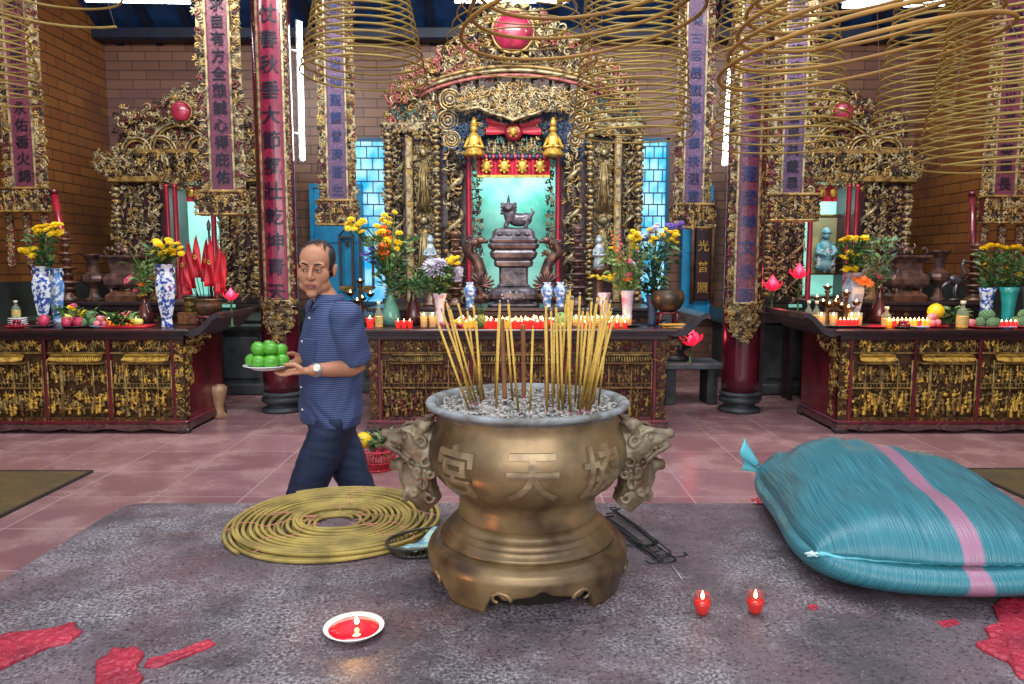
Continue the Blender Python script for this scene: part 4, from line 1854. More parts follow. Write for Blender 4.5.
# ---------------------------------------------------------------- altar tables
def altar_table(name, label, x0, x1, y0, y1, h, npan, seed, ends=(True, True), bright=True, tone=CG):
    cx = (x0 + x1) / 2
    rt = thing(name, label, 'altar table', (cx, y0, 0), group=None)
    w = (x1 - x0) / 2
    D = y1 - y0
    top = .055
    # tabletop with moulded edge
    mb = MB()
    ov = .10
    box(mb, -w - ov, w + ov, -.10, D + .06, h - .035, h, 0, .008)
    box(mb, -w - ov + .02, w + ov - .02, -.08, D + .04, h - .055, h - .035, 1, .004)
    box(mb, -w - .02, w + .02, -.03, D, h - .105, h - .055, 0, .006)
    obj('tabletop', mb, [lacq_dk, darkwood], rt)
    # upturned ends
    for s, on_ in zip((-1, 1), ends):
        if not on_:
            continue
        prof = [(a_ * .72, b_) for a_, b_ in [(0, h - .055), (.10, h - .07), (.18, h - .05), (.27, h + .01), (.36, h + .085), (.44, h + .115), (.475, h + .10), (.46, h + .145), (.40, h + .155), (.32, h + .12),
                (.22, h + .045), (.13, h), (0, h)]]
        prof2 = [(s * (w + ov - .04 + a), b) for a, b in prof]
        mb = MB()
        prism(mb, prof2 if s > 0 else prof2[::-1], -.09, D + .05)
        obj('upturned_end', mb, darkwood, rt)
        mb = MB()
        carve(mb, [(s * (w + .02), h - .07), (s * (w + .26), h - .06), (s * (w + .06), h - .28), (s * (w + .02), h - .3)], .07, y=.03, seed=seed + 5, mats=(1, 1, 2), dens=1.3)
        obj('spandrel_carving', mb, tone, rt)
    # carcass
    zb = .10
    mb = MB()
    box(mb, -w + .03, w - .03, .035, D - .02, zb, h - .1)
    obj('carcass', mb, mat('lacquer_carcass', hexc('5a1c1e'), .35, 0, hexc('3c1216'), 6, coat=.2), rt)
    # posts
    cs = .10                          # carved corner strip width
    px = [-w + cs + (2 * w - 2 * cs) * i / npan for i in range(npan + 1)]
    for s in (-1, 1):
        mb = MB()
        a, b_ = (-w, -w + cs) if s < 0 else (w - cs, w)
        box(mb, a, b_, -.0, .05, zb, h - .1, 3)
        carve(mb, rect(a + .01, b_ - .01, zb + .06, h - .12), .085, y=.0, seed=seed + 31 * s, mats=(0, 1, 1, 2), dens=1.5)
        # return carving on the side face
        sd = MB()
        carve(sd, rect(.0, .17, h * .45, h - .14), .085, y=0, seed=seed + 7, mats=(0, 1, 1, 2), dens=1.5)
        carve(sd, rect(.0, .07, zb + .06, h * .45), .07, y=0, seed=seed + 8, mats=(1, 1, 2), dens=1.3)
        mb.merge(sd, T(s * w, .02 if s < 0 else .02, 0, rz=s * PI / 2) if s > 0 else T(-w, .19, 0, rz=-PI / 2))
        obj('corner_carving', mb, tone, rt)
    for x in px:
        mb = MB()
        box(mb, x - .016, x + .016, -.022, .05, zb, h - .1, 0, .005)
        obj('post', mb, lacq, rt)
    # side panels
    for s in (-1, 1):
        mb = MB()
        a, b_ = sorted((s * w, s * (w - .03)))
        box(mb, a, b_, .03, D - .02, zb, h - .1)
        obj('side_panel', mb, lacq, rt)
    # carved panels
    rr = random.Random(seed)
    for i in range(npan):
        a, b_ = px[i] + .018, px[i + 1] - .018
        mb = MB()
        box(mb, a, b_, .028, .04, zb + .03, h - .11, 3)
        z_r = h - .24          # rail below the upper register
        box(mb, a, b_, -.012, .03, z_r, z_r + .018, 1, .004)
        box(mb, a, b_, -.012, .03, zb, zb + .05, 2, .006)
        carve(mb, rect(a, b_, zb + .01, zb + .045), .05, ('scroll', 'leaf'), y=-.01, seed=seed + i, mats=(2, 1), depth=.5)
        carve(mb, rect(a + .02, b_ - .02, z_r + .045, h - .13), .105, ('figure', 'beast', 'beast', 'leaf', 'wave'), y=.02, seed=seed + i * 3 + 1, mats=(0, 1, 1, 2), dens=2.0)
        wd = b_ - a
        # pavilion roof
        zr = z_r - .06
        if i % 3 == 1:
            roofs = [(a + wd * .06, b_ - wd * .06, zr)]
        elif i % 3 == 0:
            roofs = [(a + wd * .10, b_ - wd * .30, zr)]
        else:
            roofs = [(a + wd * .22, b_ - wd * .02, zr)]
        for (r0, r1, zr_) in roofs:
            m_ = (r0 + r1) / 2
            n_ = 26
            for k in range(n_):
                t = (k + .5) / n_
                x = r0 + (r1 - r0) * t
                sp2 = (x - m_) * .10
                tube(mb, [(x - sp2 * 0, .0, zr_ + .05), (x, -.03, zr_ + .02), (x + sp2 * .3, -.055, zr_ - .012 + .02 * abs(2 * t - 1) ** 4)], .0085, 5, mi=0)
            box(mb, r0 + .02, r1 - .02, -.03, .03, zr_ + .045, zr_ + .06, 0, .004)
            box(mb, r0, r1, -.045, .03, zr_ - .035, zr_ - .018, 1, .004)
        # columns and galleries
        for t in (.0, .22, .5 if i % 3 != 1 else .24, .76, .99):
            x = a + wd * t
            tube(mb, [(x, -.005, zb + .05), (x, -.005, zr)], .009, 6, mi=1)
        zg = zb + .05 + (zr - zb - .05) * .5
        if i % 3 != 1:
            box(mb, a, b_, -.02, .03, zg, zg + .016, 1, .003)
            for k in range(18):
                x = a + wd * (k + .5) / 18
                box(mb, x - .003, x + .003, -.015, -.005, zg + .016, zg + .05, 1)
            box(mb, a, b_, -.016, -.004, zg + .05, zg + .057, 1)
        K = ('figure', 'figure', 'figure', 'leaf', 'bud')
        carve(mb, rect(a + .02, b_ - .02, zb + .10, zg - .02), .125, K, y=.02, seed=seed + i * 5 + 2, mats=(0, 0, 1, 1, 2), dens=2.1, upright=False, depth=1.1)
        carve(mb, rect(a + .02, b_ - .02, zg + .07, zr - .05), .095, K, y=.02, seed=seed + i * 7 + 3, mats=(0, 1, 1, 2), dens=1.9)
        carve(mb, rect(a, b_, zb + .05, zr), .06, ('leaf', 'scroll', 'bud', 'wave'), y=.03, seed=seed + i * 11, mats=(2, 1, 2, 3), dens=.9)
        obj('carved_panel', mb, tone, rt)
    # base moulding and feet
    mb = MB()
    box(mb, -w - .02, w + .02, -.04, D, zb - .015, zb + .02, 0, .006)
    n_ = 40
    bot = []
    for k in range(n_ + 1):
        t = k / n_
        bot.append((-w - .03 + (2 * w + .06) * t, .035 + .012 * math.sin(t * n_ * .8)))
    prism(mb, bot[::1] + [(w + .03, zb - .015), (-w - .03, zb - .015)], -.055, -.02, 1)
    carve(mb, rect(-w, w, .05, zb - .02), .07, ('scroll', 'wave'), y=-.05, seed=seed + 77, mats=(1, 1, 0), depth=.45)
    sd = MB()
    prism(sd, [(0, .035), (D, .035), (D, zb - .015), (0, zb - .015)], -.03, 0, 1)
    mb.merge(sd, T(w + .0, 0, 0, rz=PI / 2))
    mb.merge(sd, T(-w - .0, D, 0, rz=-PI / 2))
    obj('base_moulding', mb, [lacq, mat('worn_base_carving', hexc('6a4644'), .5, .1, hexc('46302f'), 14)], rt)
    for sx_ in (-1, 1):
        for y in (.0, D - .06):
            mb = MB()
            x = sx_ * (w - .02)
            box(mb, x - .06, x + .06, y - .06, y + .05, 0, .05, 0, .012)
            box(mb, x - .045, x + .045, y - .045, y + .035, .05, .10)
            obj('foot', mb, darkwood, rt)
    return rt


ALX = -3.12
altar_table('altar_table', 'long red lacquer altar table with gilded story panels under the left shrine', -5.15, ALX, 6.93, 7.85, 1.0, 3, 100, ends=(False, True))
altar_table('altar_table', 'long red lacquer altar table with gilded story panels under the right shrine', 3.12, 5.15, 6.93, 7.85, 1.0, 3, 200, ends=(True, False))
altar_table('altar_table', 'red lacquer altar table with browner carved panels behind the bronze urn', -1.36, 1.46, 6.95, 7.75, 1.0, 3, 300, ends=(True, True),
            tone=[gold, mat('brown_gilding', hexc('8c6a3c'), .45, .35, hexc('5a3a20'), 18), redbrown, mat('carving_ground', hexc('5a3c1c'), .5, .2, hexc('2a1a10'), 14)])


# raised inner altars that carry the burners and candlesticks
def inner_altar(label, x0, x1, y0, y1, h, seed):
    rt = thing('inner_altar', label, 'altar table', ((x0 + x1) / 2, y0, 0))
    w, D = (x1 - x0) / 2, y1 - y0
    mb = MB()
    box(mb, -w - .06, w + .06, -.05, D, h - .04, h, 0, .008)
    box(mb, -w, w, -.01, D, h - .10, h - .04, 0, .006)
    obj('tabletop', mb, darkwood, rt)
    mb = MB()
    box(mb, -w, w, .03, D - .02, .12, h - .1, 0)
    obj('carcass', mb, lacq_dk, rt)
    mb = MB()
    carve(mb, rect(-w + .04, w - .04, .5, h - .12), .10, y=.03, seed=seed, mats=(1, 2, 2, 3), dens=1.2)
    obj('front_carving', mb, CM, rt)
    for s in (-1, 1):
        for y in (.04, D - .08):
            mb = MB()
            box(mb, s * (w - .05) - .05, s * (w - .05) + .05, y - .04, y + .05, 0, .14, 0, .01)
            obj('foot', mb, darkwood, rt)
    return rt


inner_altar('dark carved inner altar under the left shrine, behind the left altar table', -5.1, -3.45, 8.0, 8.75, 1.2, 1)
inner_altar('dark carved inner altar under the right shrine, behind the right altar table', 3.45, 5.1, 8.0, 8.75, 1.2, 2)
inner_altar('dark carved inner altar behind the central altar table', -1.5, 1.5, 7.95, 8.85, 1.14, 3)


# ---------------------------------------------------------------- shrines
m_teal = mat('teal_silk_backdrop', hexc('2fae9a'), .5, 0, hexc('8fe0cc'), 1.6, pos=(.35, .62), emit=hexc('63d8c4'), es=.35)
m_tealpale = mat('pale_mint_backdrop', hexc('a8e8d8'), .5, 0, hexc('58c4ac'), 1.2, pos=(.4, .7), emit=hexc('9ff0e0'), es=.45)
m_redcloth = mat('red_valance_cloth', hexc('c41c38'), .45, 0, hexc('9a1430'), 9, bump=.3, bsc=12, sheen=.4)
m_orb = mat('crimson_orb', hexc('b03050'), .28, 0, hexc('7c2038'), 8, coat=.4)
m_maroonflat = mat('maroon_panel', hexc('42202e'), .35, 0, hexc('2c141f'), 5, coat=.2)
m_bluedark = mat('ink_blue_painted_carving', hexc('1c2a4a'), .4, 0, hexc('2c4a60'), 16)
m_tealcarv = mat('faded_teal_carving', hexc('4a7a72'), .5, .1, hexc('2a4444'), 14)
m_pinkcarv = mat('faded_coral_carving', hexc('b0645c'), .5, .1, hexc('6a3a38'), 14)
CMX = CM + [m_tealcarv, m_pinkcarv, m_bluedark]


class Lay:
    """layer of a shrine: converts photo measurements on a plane at depth Y into local metres"""

    def __init__(self, root, Y, mir=False):
        self.o = root.location.copy()
        self.Y = Y
        self.m = mir

    def p(self, px, py):
        if self.m:
            px = 1024 - px
        v = W(px, py, self.Y)
        return (v.x - self.o.x, v.z - self.o.z)

    def poly(self, pts):
        q = [self.p(*a) for a in pts]
        return q[::-1] if self.m else q

    def y(self, d=0):
        return self.Y - self.o.y + d

    def rect(self, x0, y0, x1, y1):
        a, b = self.p(x0, y1), self.p(x1, y0)
        xa, xb = sorted((a[0], b[0]))
        return xa, xb, min(a[1], b[1]), max(a[1], b[1])


def sbox(L, x0, y0, x1, y1, d, mats, name, root, ch=.01, front=0.0):
    a, b, c, e = L.rect(x0, y0, x1, y1)
    mb = MB()
    box(mb, a, b, L.y(-front), L.y(d), c, e, 0, ch)
    return obj(name, mb, mats, root)


def spillar(L, px, y0, y1, wpx, name, root, kind, seed):
    """carved shrine column: kind dragon | beads | pilaster | plain"""
    x, _ = L.p(px, y1)
    _, z0 = L.p(px, y1)
    _, z1 = L.p(px, y0)
    r = mm(wpx / 2, L.Y)
    mb = MB()
    yc = L.y(0)
    if kind == 'plain':
        lathe(mb, [(r * 1.25, z0), (r * 1.25, z0 + .05), (r, z0 + .07), (r, z1 - .06), (r * 1.2, z1 - .04), (r * 1.2, z1)], 16, x=x, y=yc)
        return obj(name, mb, redpaint, root)
    if kind == 'beads':
        lathe(mb, [(r * .6, z0), (r * .6, z1)], 8, x=x, y=yc, mi=2)
        n = int((z1 - z0) / (r * 1.3))
        for k in range(n):
            z = z0 + (k + .5) * (z1 - z0) / n
            ball(mb, (x, yc, z), (r, r, r * .6), mi=(0, 1, 0)[k % 3], nu=8, nv=5)
        carve(mb, rect(x - r, x + r, z0, z1), r * 1.5, ('leaf', 'bud'), y=yc - r * .7, seed=seed, mats=(0, 1, 2), dens=.7)
        return obj(name, mb, CM, root)
    if kind == 'pilaster':
        box(mb, x - r, x + r, yc - .03, yc + .05, z0, z1, 1, .006)
        n = 5
        for k in range(n):
            a = z0 + (z1 - z0) * (k + .08) / n
            b = z0 + (z1 - z0) * (k + .9) / n
            box(mb, x - r * .62, x + r * .62, yc - .042, yc - .028, a, b, 0, .004)
        return obj(name, mb, CM, root)
    if kind == 'dragon':
        lathe(mb, [(r * .72, z0), (r * .72, z1)], 14, x=x, y=yc, mi=2)
        pts = []
        h = z1 - z0
        tn = h / (r * 4.6)
        for i in range(int(tn * 16)):
            t = i / (tn * 16)
            a = t * tn * 2 * PI + seed
            pts.append((x + r * .85 * math.cos(a), yc + r * .85 * math.sin(a), z0 + h * t))
        tube(mb, pts, r * .28, 6, mi=0)
        # scales / clouds clinging to the front
        carve(mb, rect(x - r * .9, x + r * .9, z0, z1), r * 1.1, ('scroll', 'leaf', 'wave'), y=yc - r * .75, seed=seed, mats=(0, 0, 1, 2), dens=1.1)
        return obj(name, mb, CM, root)


def orb(L, px, py, rpx, root, name='crimson_orb', ring=True):
    x, z = L.p(px, py)
    r = mm(rpx, L.Y)
    mb = MB()
    ball(mb, (x, L.y(-.09), z), (r, r * .55, r), nu=28, nv=18)
    obj(name, mb, m_orb, root)
    mb = MB()
    n = 16
    for k in range(n):
        a = 2 * PI * k / n
        V, t = TPL['leaf']
        M = T(x + r * 1.22 * math.cos(a), L.y(-.05), z + r * 1.22 * math.sin(a), ry=-a + PI / 2, s=r * .62)
        mb.merge(t, M, mi=k % 2)
    pts = [(x + r * 1.05 * math.cos(a), L.y(-.07), z + r * 1.05 * math.sin(a)) for a in np.linspace(0, 2 * PI, 33)[:-1]]
    tube(mb, pts, r * .09, 6, mi=1, closed=True)
    obj('flame_ring', mb, CM, root)


def side_shrine(mir):
    s = 1 if mir else -1
    base = W(184 if not mir else 1024 - 184, 300, 9.6)
    rt = thing('shrine', 'tall gilded carved shrine with a small crimson orb, %s' % ('in the right corner' if mir else 'in the left corner'), 'shrine', (base.x, 9.6, .98))
    L = Lay(rt, 9.6, mir)
    Lf = Lay(rt, 9.45, mir)
    Lb = Lay(rt, 10.0, mir)
    sd = 500 + (50 if mir else 0)
    # dark cabinet body around the doorway
    for (x0, y0, x1, y1) in ((120, 178, 168, 304), (222, 178, 262, 304), (120, 150, 262, 182)):
        sbox(L, x0, y0, x1, y1, .55, m_maroonflat, 'body_panel', rt)
    # silk backdrop and picture inside
    a, b, c, e = Lb.rect(170, 186, 226, 308)
    mb = MB()
    box(mb, a, b, Lb.y(.15), Lb.y(.17), c, e)
    obj('backdrop', mb, m_tealpale, rt)
    if mir:
        a, b, c, e = Lb.rect(181, 214, 211, 275)
        mb = MB()
        box(mb, a, b, Lb.y(.10), Lb.y(.13), c, e, 0, .01)
        frame(mb, a, b, c, e, .025, Lb.y(.08), Lb.y(.10), 1)
        obj('painting', mb, [mat('ochre_painting', hexc('8a8464'), .6, 0, hexc('b0a478'), 3), gold], rt)
        mb = MB()
        cx = (a + b) / 2 - .03
        z_ = c + .06
        lathe(mb, [(.10, z_), (.12, z_ + .1), (.07, z_ + .28), (.09, z_ + .36), (.04, z_ + .42)], 14, x=cx, y=Lb.y(.02), sy=.6)
        ball(mb, (cx, Lb.y(.0), z_ + .47), .055, nu=12, nv=8)
        lathe(mb, [(.06, z_ + .49), (.07, z_ + .52), (.02, z_ + .58)], 12, x=cx, y=Lb.y(.0))
        for q in (-1, 1):
            tube(mb, [(cx + q * .08, Lb.y(.02), z_ + .35), (cx + q * .13, Lb.y(-.04), z_ + .24), (cx + q * .02, Lb.y(-.1), z_ + .2)], [.035, .035, .02], 7)
        carve(mb, rect(cx - .13, cx + .13, z_, z_ + .3), .09, ('wave', 'leaf'), y=Lb.y(-.02), seed=5, mats=(0, 1), dens=1.0)
        obj('deity_statue', mb, [mat('pale_blue_statue', hexc('9cc8d0'), .4, 0, hexc('4a98b0'), 12), white_p], rt)
    # columns
    for px, w_, k in ((122, 9, 'beads'), (147, 8, 'dragon'), (160, 14, 'dragon'), (172, 4.5, 'plain'), (180, 5, 'plain'), (217, 5, 'plain'), (229, 13, 'dragon'), (245, 8, 'dragon'), (258, 8, 'beads')):
        spillar(Lf if k == 'plain' else L, px, 180 if k != 'plain' else 184, 302, w_, 'column', rt, k, sd + px)
    mb = MB()
    for (x0, x1) in ((127, 143), (234, 241), (249, 255)):
        a, b, c, e = L.rect(x0, 186, x1, 296)
        carve(mb, rect(a, b, c, e), .10, y=L.y(-.02), seed=sd + x0, mats=(0, 1, 2), dens=1.1)
    obj('panel_carving', mb, CM, rt)
    # red valance with gold medallions
    a, b, c, e = Lf.rect(183, 184, 214, 201)
    mb = MB()

    def val(u, v):
        return (a + (b - a) * u, Lf.y(.10) + .015 * math.sin(u * 40), c + (e - c) * v)
    sheet(mb, val, 40, 4)
    for k in range(3):
        x = a + (b - a) * (k + .5) / 3
        ball(mb, (x, Lf.y(.08), (c + e) / 2), (.05, .02, .06), mi=1, nu=8, nv=6)
    obj('valance', mb, [m_redcloth, gold3], rt)
    # entablature
    for (x0, y0, x1, y1, fr) in ((112, 177, 266, 183, .12), (116, 150, 262, 155, .10)):
        sbox(L, x0, y0, x1, y1, .3, gold, 'cornice', rt, front=fr)
    mb = MB()
    a, b, c, e = L.rect(114, 154, 264, 178)
    carve(mb, rect(a, b, c, e), .14, ('scroll', 'leaf', 'flower', 'figure', 'wave'), y=L.y(-.06), seed=sd + 1, dens=1.7, mats=(0, 0, 1, 1, 2), layers=2)
    a, b, c, e = L.rect(166, 176, 226, 190)
    carve(mb, rect(a, b, c, e), .10, y=Lf.y(0), seed=sd + 2, dens=1.4, mats=(0, 1, 1, 2))
    obj('frieze_carving', mb, CM, rt)
    # upswept wing at the side
    for P in ([(100, 148), (108, 158), (118, 150), (136, 152), (138, 172), (112, 178), (102, 170)], [(268, 148), (260, 158), (252, 150), (244, 152), (244, 176), (262, 178), (268, 170)]):
        mb = MB()
        carve(mb, L.poly(P), .12, y=L.y(-.10), seed=sd + 3, dens=1.7, mats=(0, 0, 1, 2), layers=2)
        obj('corner_wing_carving', mb, CM, rt)
    # crown
    mb = MB()
    P = [(119, 152), (118, 112), (124, 106), (132, 114), (144, 112), (152, 104), (164, 100), (172, 92), (184, 86), (198, 92), (206, 100), (218, 104), (228, 112), (240, 114), (250, 106), (255, 114), (254, 152)]
    carve(mb, L.poly(P), .15, y=L.y(.0), seed=sd + 5, dens=1.8, mats=(0, 0, 1, 2, 3), layers=2, depth=1.2)
    # arched ribs of the crown
    for cxp, rp in ((163, 16), (205, 16), (184, 30), (140, 14), (232, 14)):
        x, z = L.p(cxp, 152)
        r = mm(rp, 9.6)
        for dr in (0, .045):
            pts = [(x + (r - dr) * math.cos(a), L.y(-.09), z + (r - dr) * .9 * math.sin(a)) for a in np.linspace(0, PI, 19)]
            tube(mb, pts, .016, 6, mi=1 if dr else 0)
    obj('crown_carving', mb, CM, rt)
    mb = MB()
    prism(mb, L.poly([(122, 152), (122, 118), (150, 110), (170, 100), (184, 94), (198, 100), (218, 110), (250, 118), (250, 152)]), L.y(.03), L.y(.07))
    obj('crown_backing', mb, redbrown, rt)
    orb(Lf, 184, 113, 9.5, rt)
    sbox(L, 112, 296, 266, 304, .6, darkwood, 'sill', rt, front=.05)
    return rt


side_shrine(False)
side_shrine(True)

# central shrine
base = W(513.5, 300, 9.4)
cs_ = thing('shrine', 'great central gilded shrine with teal silk doorway and round crimson crown orb', 'shrine', (base.x, 9.4, .98))
L = Lay(cs_, 9.4)
Lf = Lay(cs_, 9.2)
Lff = Lay(cs_, 9.05)
Lb = Lay(cs_, 10.1)
C0 = 513.5


def mir2(fn):
    """run a drawing step for the left half and mirrored about the shrine axis"""
    for s in (-1, 1):
        fn(lambda px, s=s: C0 + (px - C0) * (1 if s < 0 else -1), s)


def _bodies(X, s):
    for (x0, y0, x1, y1) in ((388, 128, 470, 304),):
        a, b = sorted((X(x0), X(x1)))
        sbox(L, a, y0, b, y1, .6, m_maroonflat, 'body_panel', cs_)


mir2(_bodies)
sbox(L, 440, 100, 587, 160, .6, mat('night_blue_panel', hexc('141a30'), .5, 0, hexc('222c48'), 5), 'body_panel', cs_, front=-.03)
a, b, c, e = Lb.rect(468, 160, 560, 304)
mb = MB()
box(mb, a, b, Lb.y(0), Lb.y(.02), c, e)
m_silk = bpy.data.materials.new('teal_silk_glow')
m_silk.use_nodes = True
nt = m_silk.node_tree
b_ = nt.nodes['Principled BSDF']
tc = nt.nodes.new('ShaderNodeTexCoord')
n = nt.nodes.new('ShaderNodeTexNoise')
n.inputs['Scale'].default_value = 2.2
n.inputs['Detail'].default_value = 5
r = nt.nodes.new('ShaderNodeValToRGB')
r.color_ramp.elements[0].position = .35
r.color_ramp.elements[0].color = (*hexc('3cbfa8'), 1)
r.color_ramp.elements[1].position = .62
r.color_ramp.elements[1].color = (*hexc('9fe6d6'), 1)
nt.links.new(tc.outputs['Object'], n.inputs['Vector'])
nt.links.new(n.outputs['Fac'], r.inputs['Fac'])
nt.links.new(r.outputs['Color'], b_.inputs['Base Color'])
b_.inputs['Roughness'].default_value = .6
obj('silk_backdrop', mb, m_silk, cs_)
# a strip lamp inside the niche lights the silk from above, as in the photograph
mb = MB()
x0_, z0_ = Lb.p(482, 158)
x1_, _ = Lb.p(545, 158)
tube(mb, [(x0_, Lf.y(.42), z0_), (x1_, Lf.y(.42), z0_)], .014, 10)
obj('niche_lamp', mb, m_lamp, cs_)
area('niche_light', (base.x, 9.72, W(513, 168, 9.7).z), (base.x, 10.1, 2.2), 1.0, .06, 8, (.85, 1.0, .97))
for px in (184, 840):
    q = W(px + (16 if px < 500 else -16), 192, 9.8)
    area('niche_light', (q.x, 9.8, q.z), (q.x, 10.15, 1.9), .4, .05, 3, (.85, 1.0, .97))


def _cols(X, s):
    sd = 700 + (s + 1) * 40
    for px, y0, w_, k, LL in ((390, 132, 9, 'beads', Lf), (400, 134, 12, 'dragon', L), (411, 138, 7, 'pilaster', Lf), (438, 122, 8, 'beads', Lf), (455, 150, 17, 'dragon', Lf), (469.5, 155, 5.5, 'plain', Lf)):
        spillar(LL, X(px), y0, 302, w_, 'column', cs_, k, sd + int(px))
    # carved jamb beside the doorway
    mb = MB()
    a, b = sorted((X(473), X(481)))
    A, B_, c, e = L.rect(a, 158, b, 300)
    carve(mb, rect(A, B_, c, e), .09, y=L.y(-.02), seed=sd + 3, mats=(0, 1, 2, 3), dens=1.4)
    a, b = sorted((X(393), X(407)))
    A, B_, c, e = L.rect(a, 136, b, 300)
    obj('jamb_carving', mb, CM, cs_)
    # niche with a standing figure and flowing robes
    mb = MB()
    x, zc = L.p(X(424), 178)
    carve(mb, rect(x - .11, x + .11, zc - .5, zc + .42), .10, ('wave', 'leaf', 'scroll'), y=L.y(-.02), seed=sd + 5, mats=(0, 0, 1), dens=1.5, layers=2)
    for zz_ in (zc, L.p(X(424), 245)[1]):
        lathe(mb, [(.07, zz_ - .42), (.09, zz_ - .3), (.05, zz_ + .05), (.07, zz_ + .15), (.03, zz_ + .22)], 12, x=x, y=L.y(-.02), sy=.7, mi=1)
        ball(mb, (x, L.y(-.09), zz_ + .30), .05)
        ball(mb, (x, L.y(-.09), zz_ + .36), (.03, .03, .025), mi=1)
        for q in range(7):
            tube(mb, [(x - .08 + q * .026, L.y(-.09), zz_ - .42), (x - .05 + q * .017 + .02 * math.sin(q), L.y(-.10), zz_ - .1), (x - .03 + q * .01, L.y(-.08), zz_ + .16)], [.012, .010, .008], 5, mi=q % 2)
    carve(mb, rect(x - .11, x + .11, L.p(X(424), 245)[1] - .45, zc - .45), .10, ('wave', 'leaf', 'scroll'), y=L.y(-.04), seed=sd + 6, mats=(0, 0, 1), dens=1.3)
    obj('niche_figure', mb, CM, cs_)
    # dragon cresting the side bay, clouds and painted figures above it
    mb = MB()
    P = [(385, 134), (386, 118), (396, 104), (402, 92), (414, 98), (428, 104), (436, 96), (446, 104), (446, 134)]
    carve(mb, L.poly([(X(p), q) for p, q in (P if s < 0 else P[::-1])]), .14, ('scroll', 'figure', 'leaf', 'wave', 'beast'), y=L.y(-.08), seed=sd + 7, mats=(0, 0, 4, 1, 5, 2), dens=1.8, layers=2)
    obj('painted_figure_carving', mb, CMX, cs_)
    a, b = sorted((X(384), X(444)))
    sbox(L, a, 124, b, 134, .3, gold2, 'cornice', cs_, front=.14)
    mb = MB()
    A, B_, c, e = L.rect(a, 127, b, 140)
    carve(mb, rect(A, B_, c, e), .09, ('scroll', 'leaf'), y=L.y(-.14), seed=sd + 8, mats=(0, 1, 2), dens=1.3)
    obj('cornice_carving', mb, CM, cs_)
    # fretwork roundels
    mb = MB()
    x, z = Lf.p(X(450), 100)
    for cxp, cyp, rp in ((450, 100, 10), (448, 121, 10), (452, 140, 8)):
        x, z = Lf.p(X(cxp), cyp)
        r = mm(rp, 9.2)
        for q in (1.0, .72, .42):
            pts = [(x + r * q * math.cos(t), Lf.y(-.02 - .02 * (1 - q)), z + r * q * math.sin(t)) for t in np.linspace(0, 2 * PI, 21)[:-1]]
            tube(mb, pts, .014, 5, mi=0 if q != .72 else 1, closed=True)
        for k in range(8):
            a_ = k * PI / 4
            tube(mb, [(x + r * .3 * math.cos(a_), Lf.y(-.02), z + r * .3 * math.sin(a_)), (x + r * .98 * math.cos(a_ + .3), Lf.y(-.02), z + r * .98 * math.sin(a_ + .3))], .010, 5, mi=1)
        ball(mb, (x, Lf.y(-.04), z), r * .25, nu=8, nv=6)
    obj('fretwork_roundel', mb, CM, cs_)
    # dark blue winged brackets hanging either side of the doorway head
    mb = MB()
    P = [(X(p), q) for p, q in ((442, 122), (456, 114), (484, 114), (488, 126), (474, 148), (470, 164), (444, 162))]
    carve(mb, Lf.poly(P), .10, ('leaf', 'leaf', 'wave', 'scroll'), y=Lf.y(0), seed=sd + 9, mats=(0, 0, 0, 0, 1, 2), dens=1.9, layers=2)
    obj('dark_bracket', mb, [m_bluedark, mat('steel_blue_carving', hexc('34507a'), .4, 0, hexc('22365a'), 16), gold], cs_)
    # small gold seated figure at the foot of each bracket
    mb = MB()
    x, z = Lff.p(X(474), 148)
    lathe(mb, [(.11, z - .10), (.13, z - .07), (.06, z + .05), (.075, z + .12), (.035, z + .18)], 12, x=x, y=Lff.y(0), sy=.8)
    ball(mb, (x, Lff.y(-.01), z + .22), .045)
    lathe(mb, [(.05, z + .25), (.015, z + .36)], 10, x=x, y=Lff.y(0))
    tube(mb, [(x - .06, Lff.y(0), z + .12), (x - .11, Lff.y(-.04), z + .0), (x, Lff.y(-.08), z + .02)], .022, 6)
    tube(mb, [(x + .06, Lff.y(0), z + .12), (x + .11, Lff.y(-.04), z + .0), (x, Lff.y(-.08), z + .02)], .022, 6)
    obj('gilded_guardian', mb, gold3, cs_)


mir2(_cols)
# arch of openwork over the doorway
mb = MB()
P = [(456, 112), (458, 94), (474, 88), (490, 90), (500, 84), (513, 82), (527, 84), (537, 90), (553, 88), (569, 94), (571, 112), (548, 108), (536, 114), (524, 117), (513, 121), (503, 117), (491, 114), (479, 108)]
carve(mb, Lff.poly(P), .12, ('scroll', 'wave', 'scroll', 'leaf'), y=Lff.y(0), seed=801, mats=(0, 0, 0, 1), dens=2.0, layers=2)
lo = [Lff.p(*q) for q in P[11:]] + [Lff.p(*P[0])]
tube(mb, [(x, Lff.y(-.05), z) for x, z in lo[::-1]], .02, 6, mi=0)
obj('openwork_arch', mb, CM, cs_)
mb = MB()
prism(mb, Lff.poly([(460, 108), (462, 96), (566, 96), (568, 108), (548, 106), (513, 114), (480, 106)]), Lff.y(.04), Lff.y(.07))
obj('arch_backing', mb, bronze_dk, cs_)
# red cloth swag with gold medallion, inside the dark recess
mb = MB()
xa, za = Lf.p(486, 129)
xb, zb_ = Lf.p(541, 129)
xm = (xa + xb) / 2


def swag(u, v):
    x = xa + (xb - xa) * u
    t = abs(2 * u - 1)
    z = za + .03 * t * t + (v - .5) * (.08 + .13 * t)
    return (x, Lf.y(-.02) - .02 * math.sin(v * 9) * t, z)


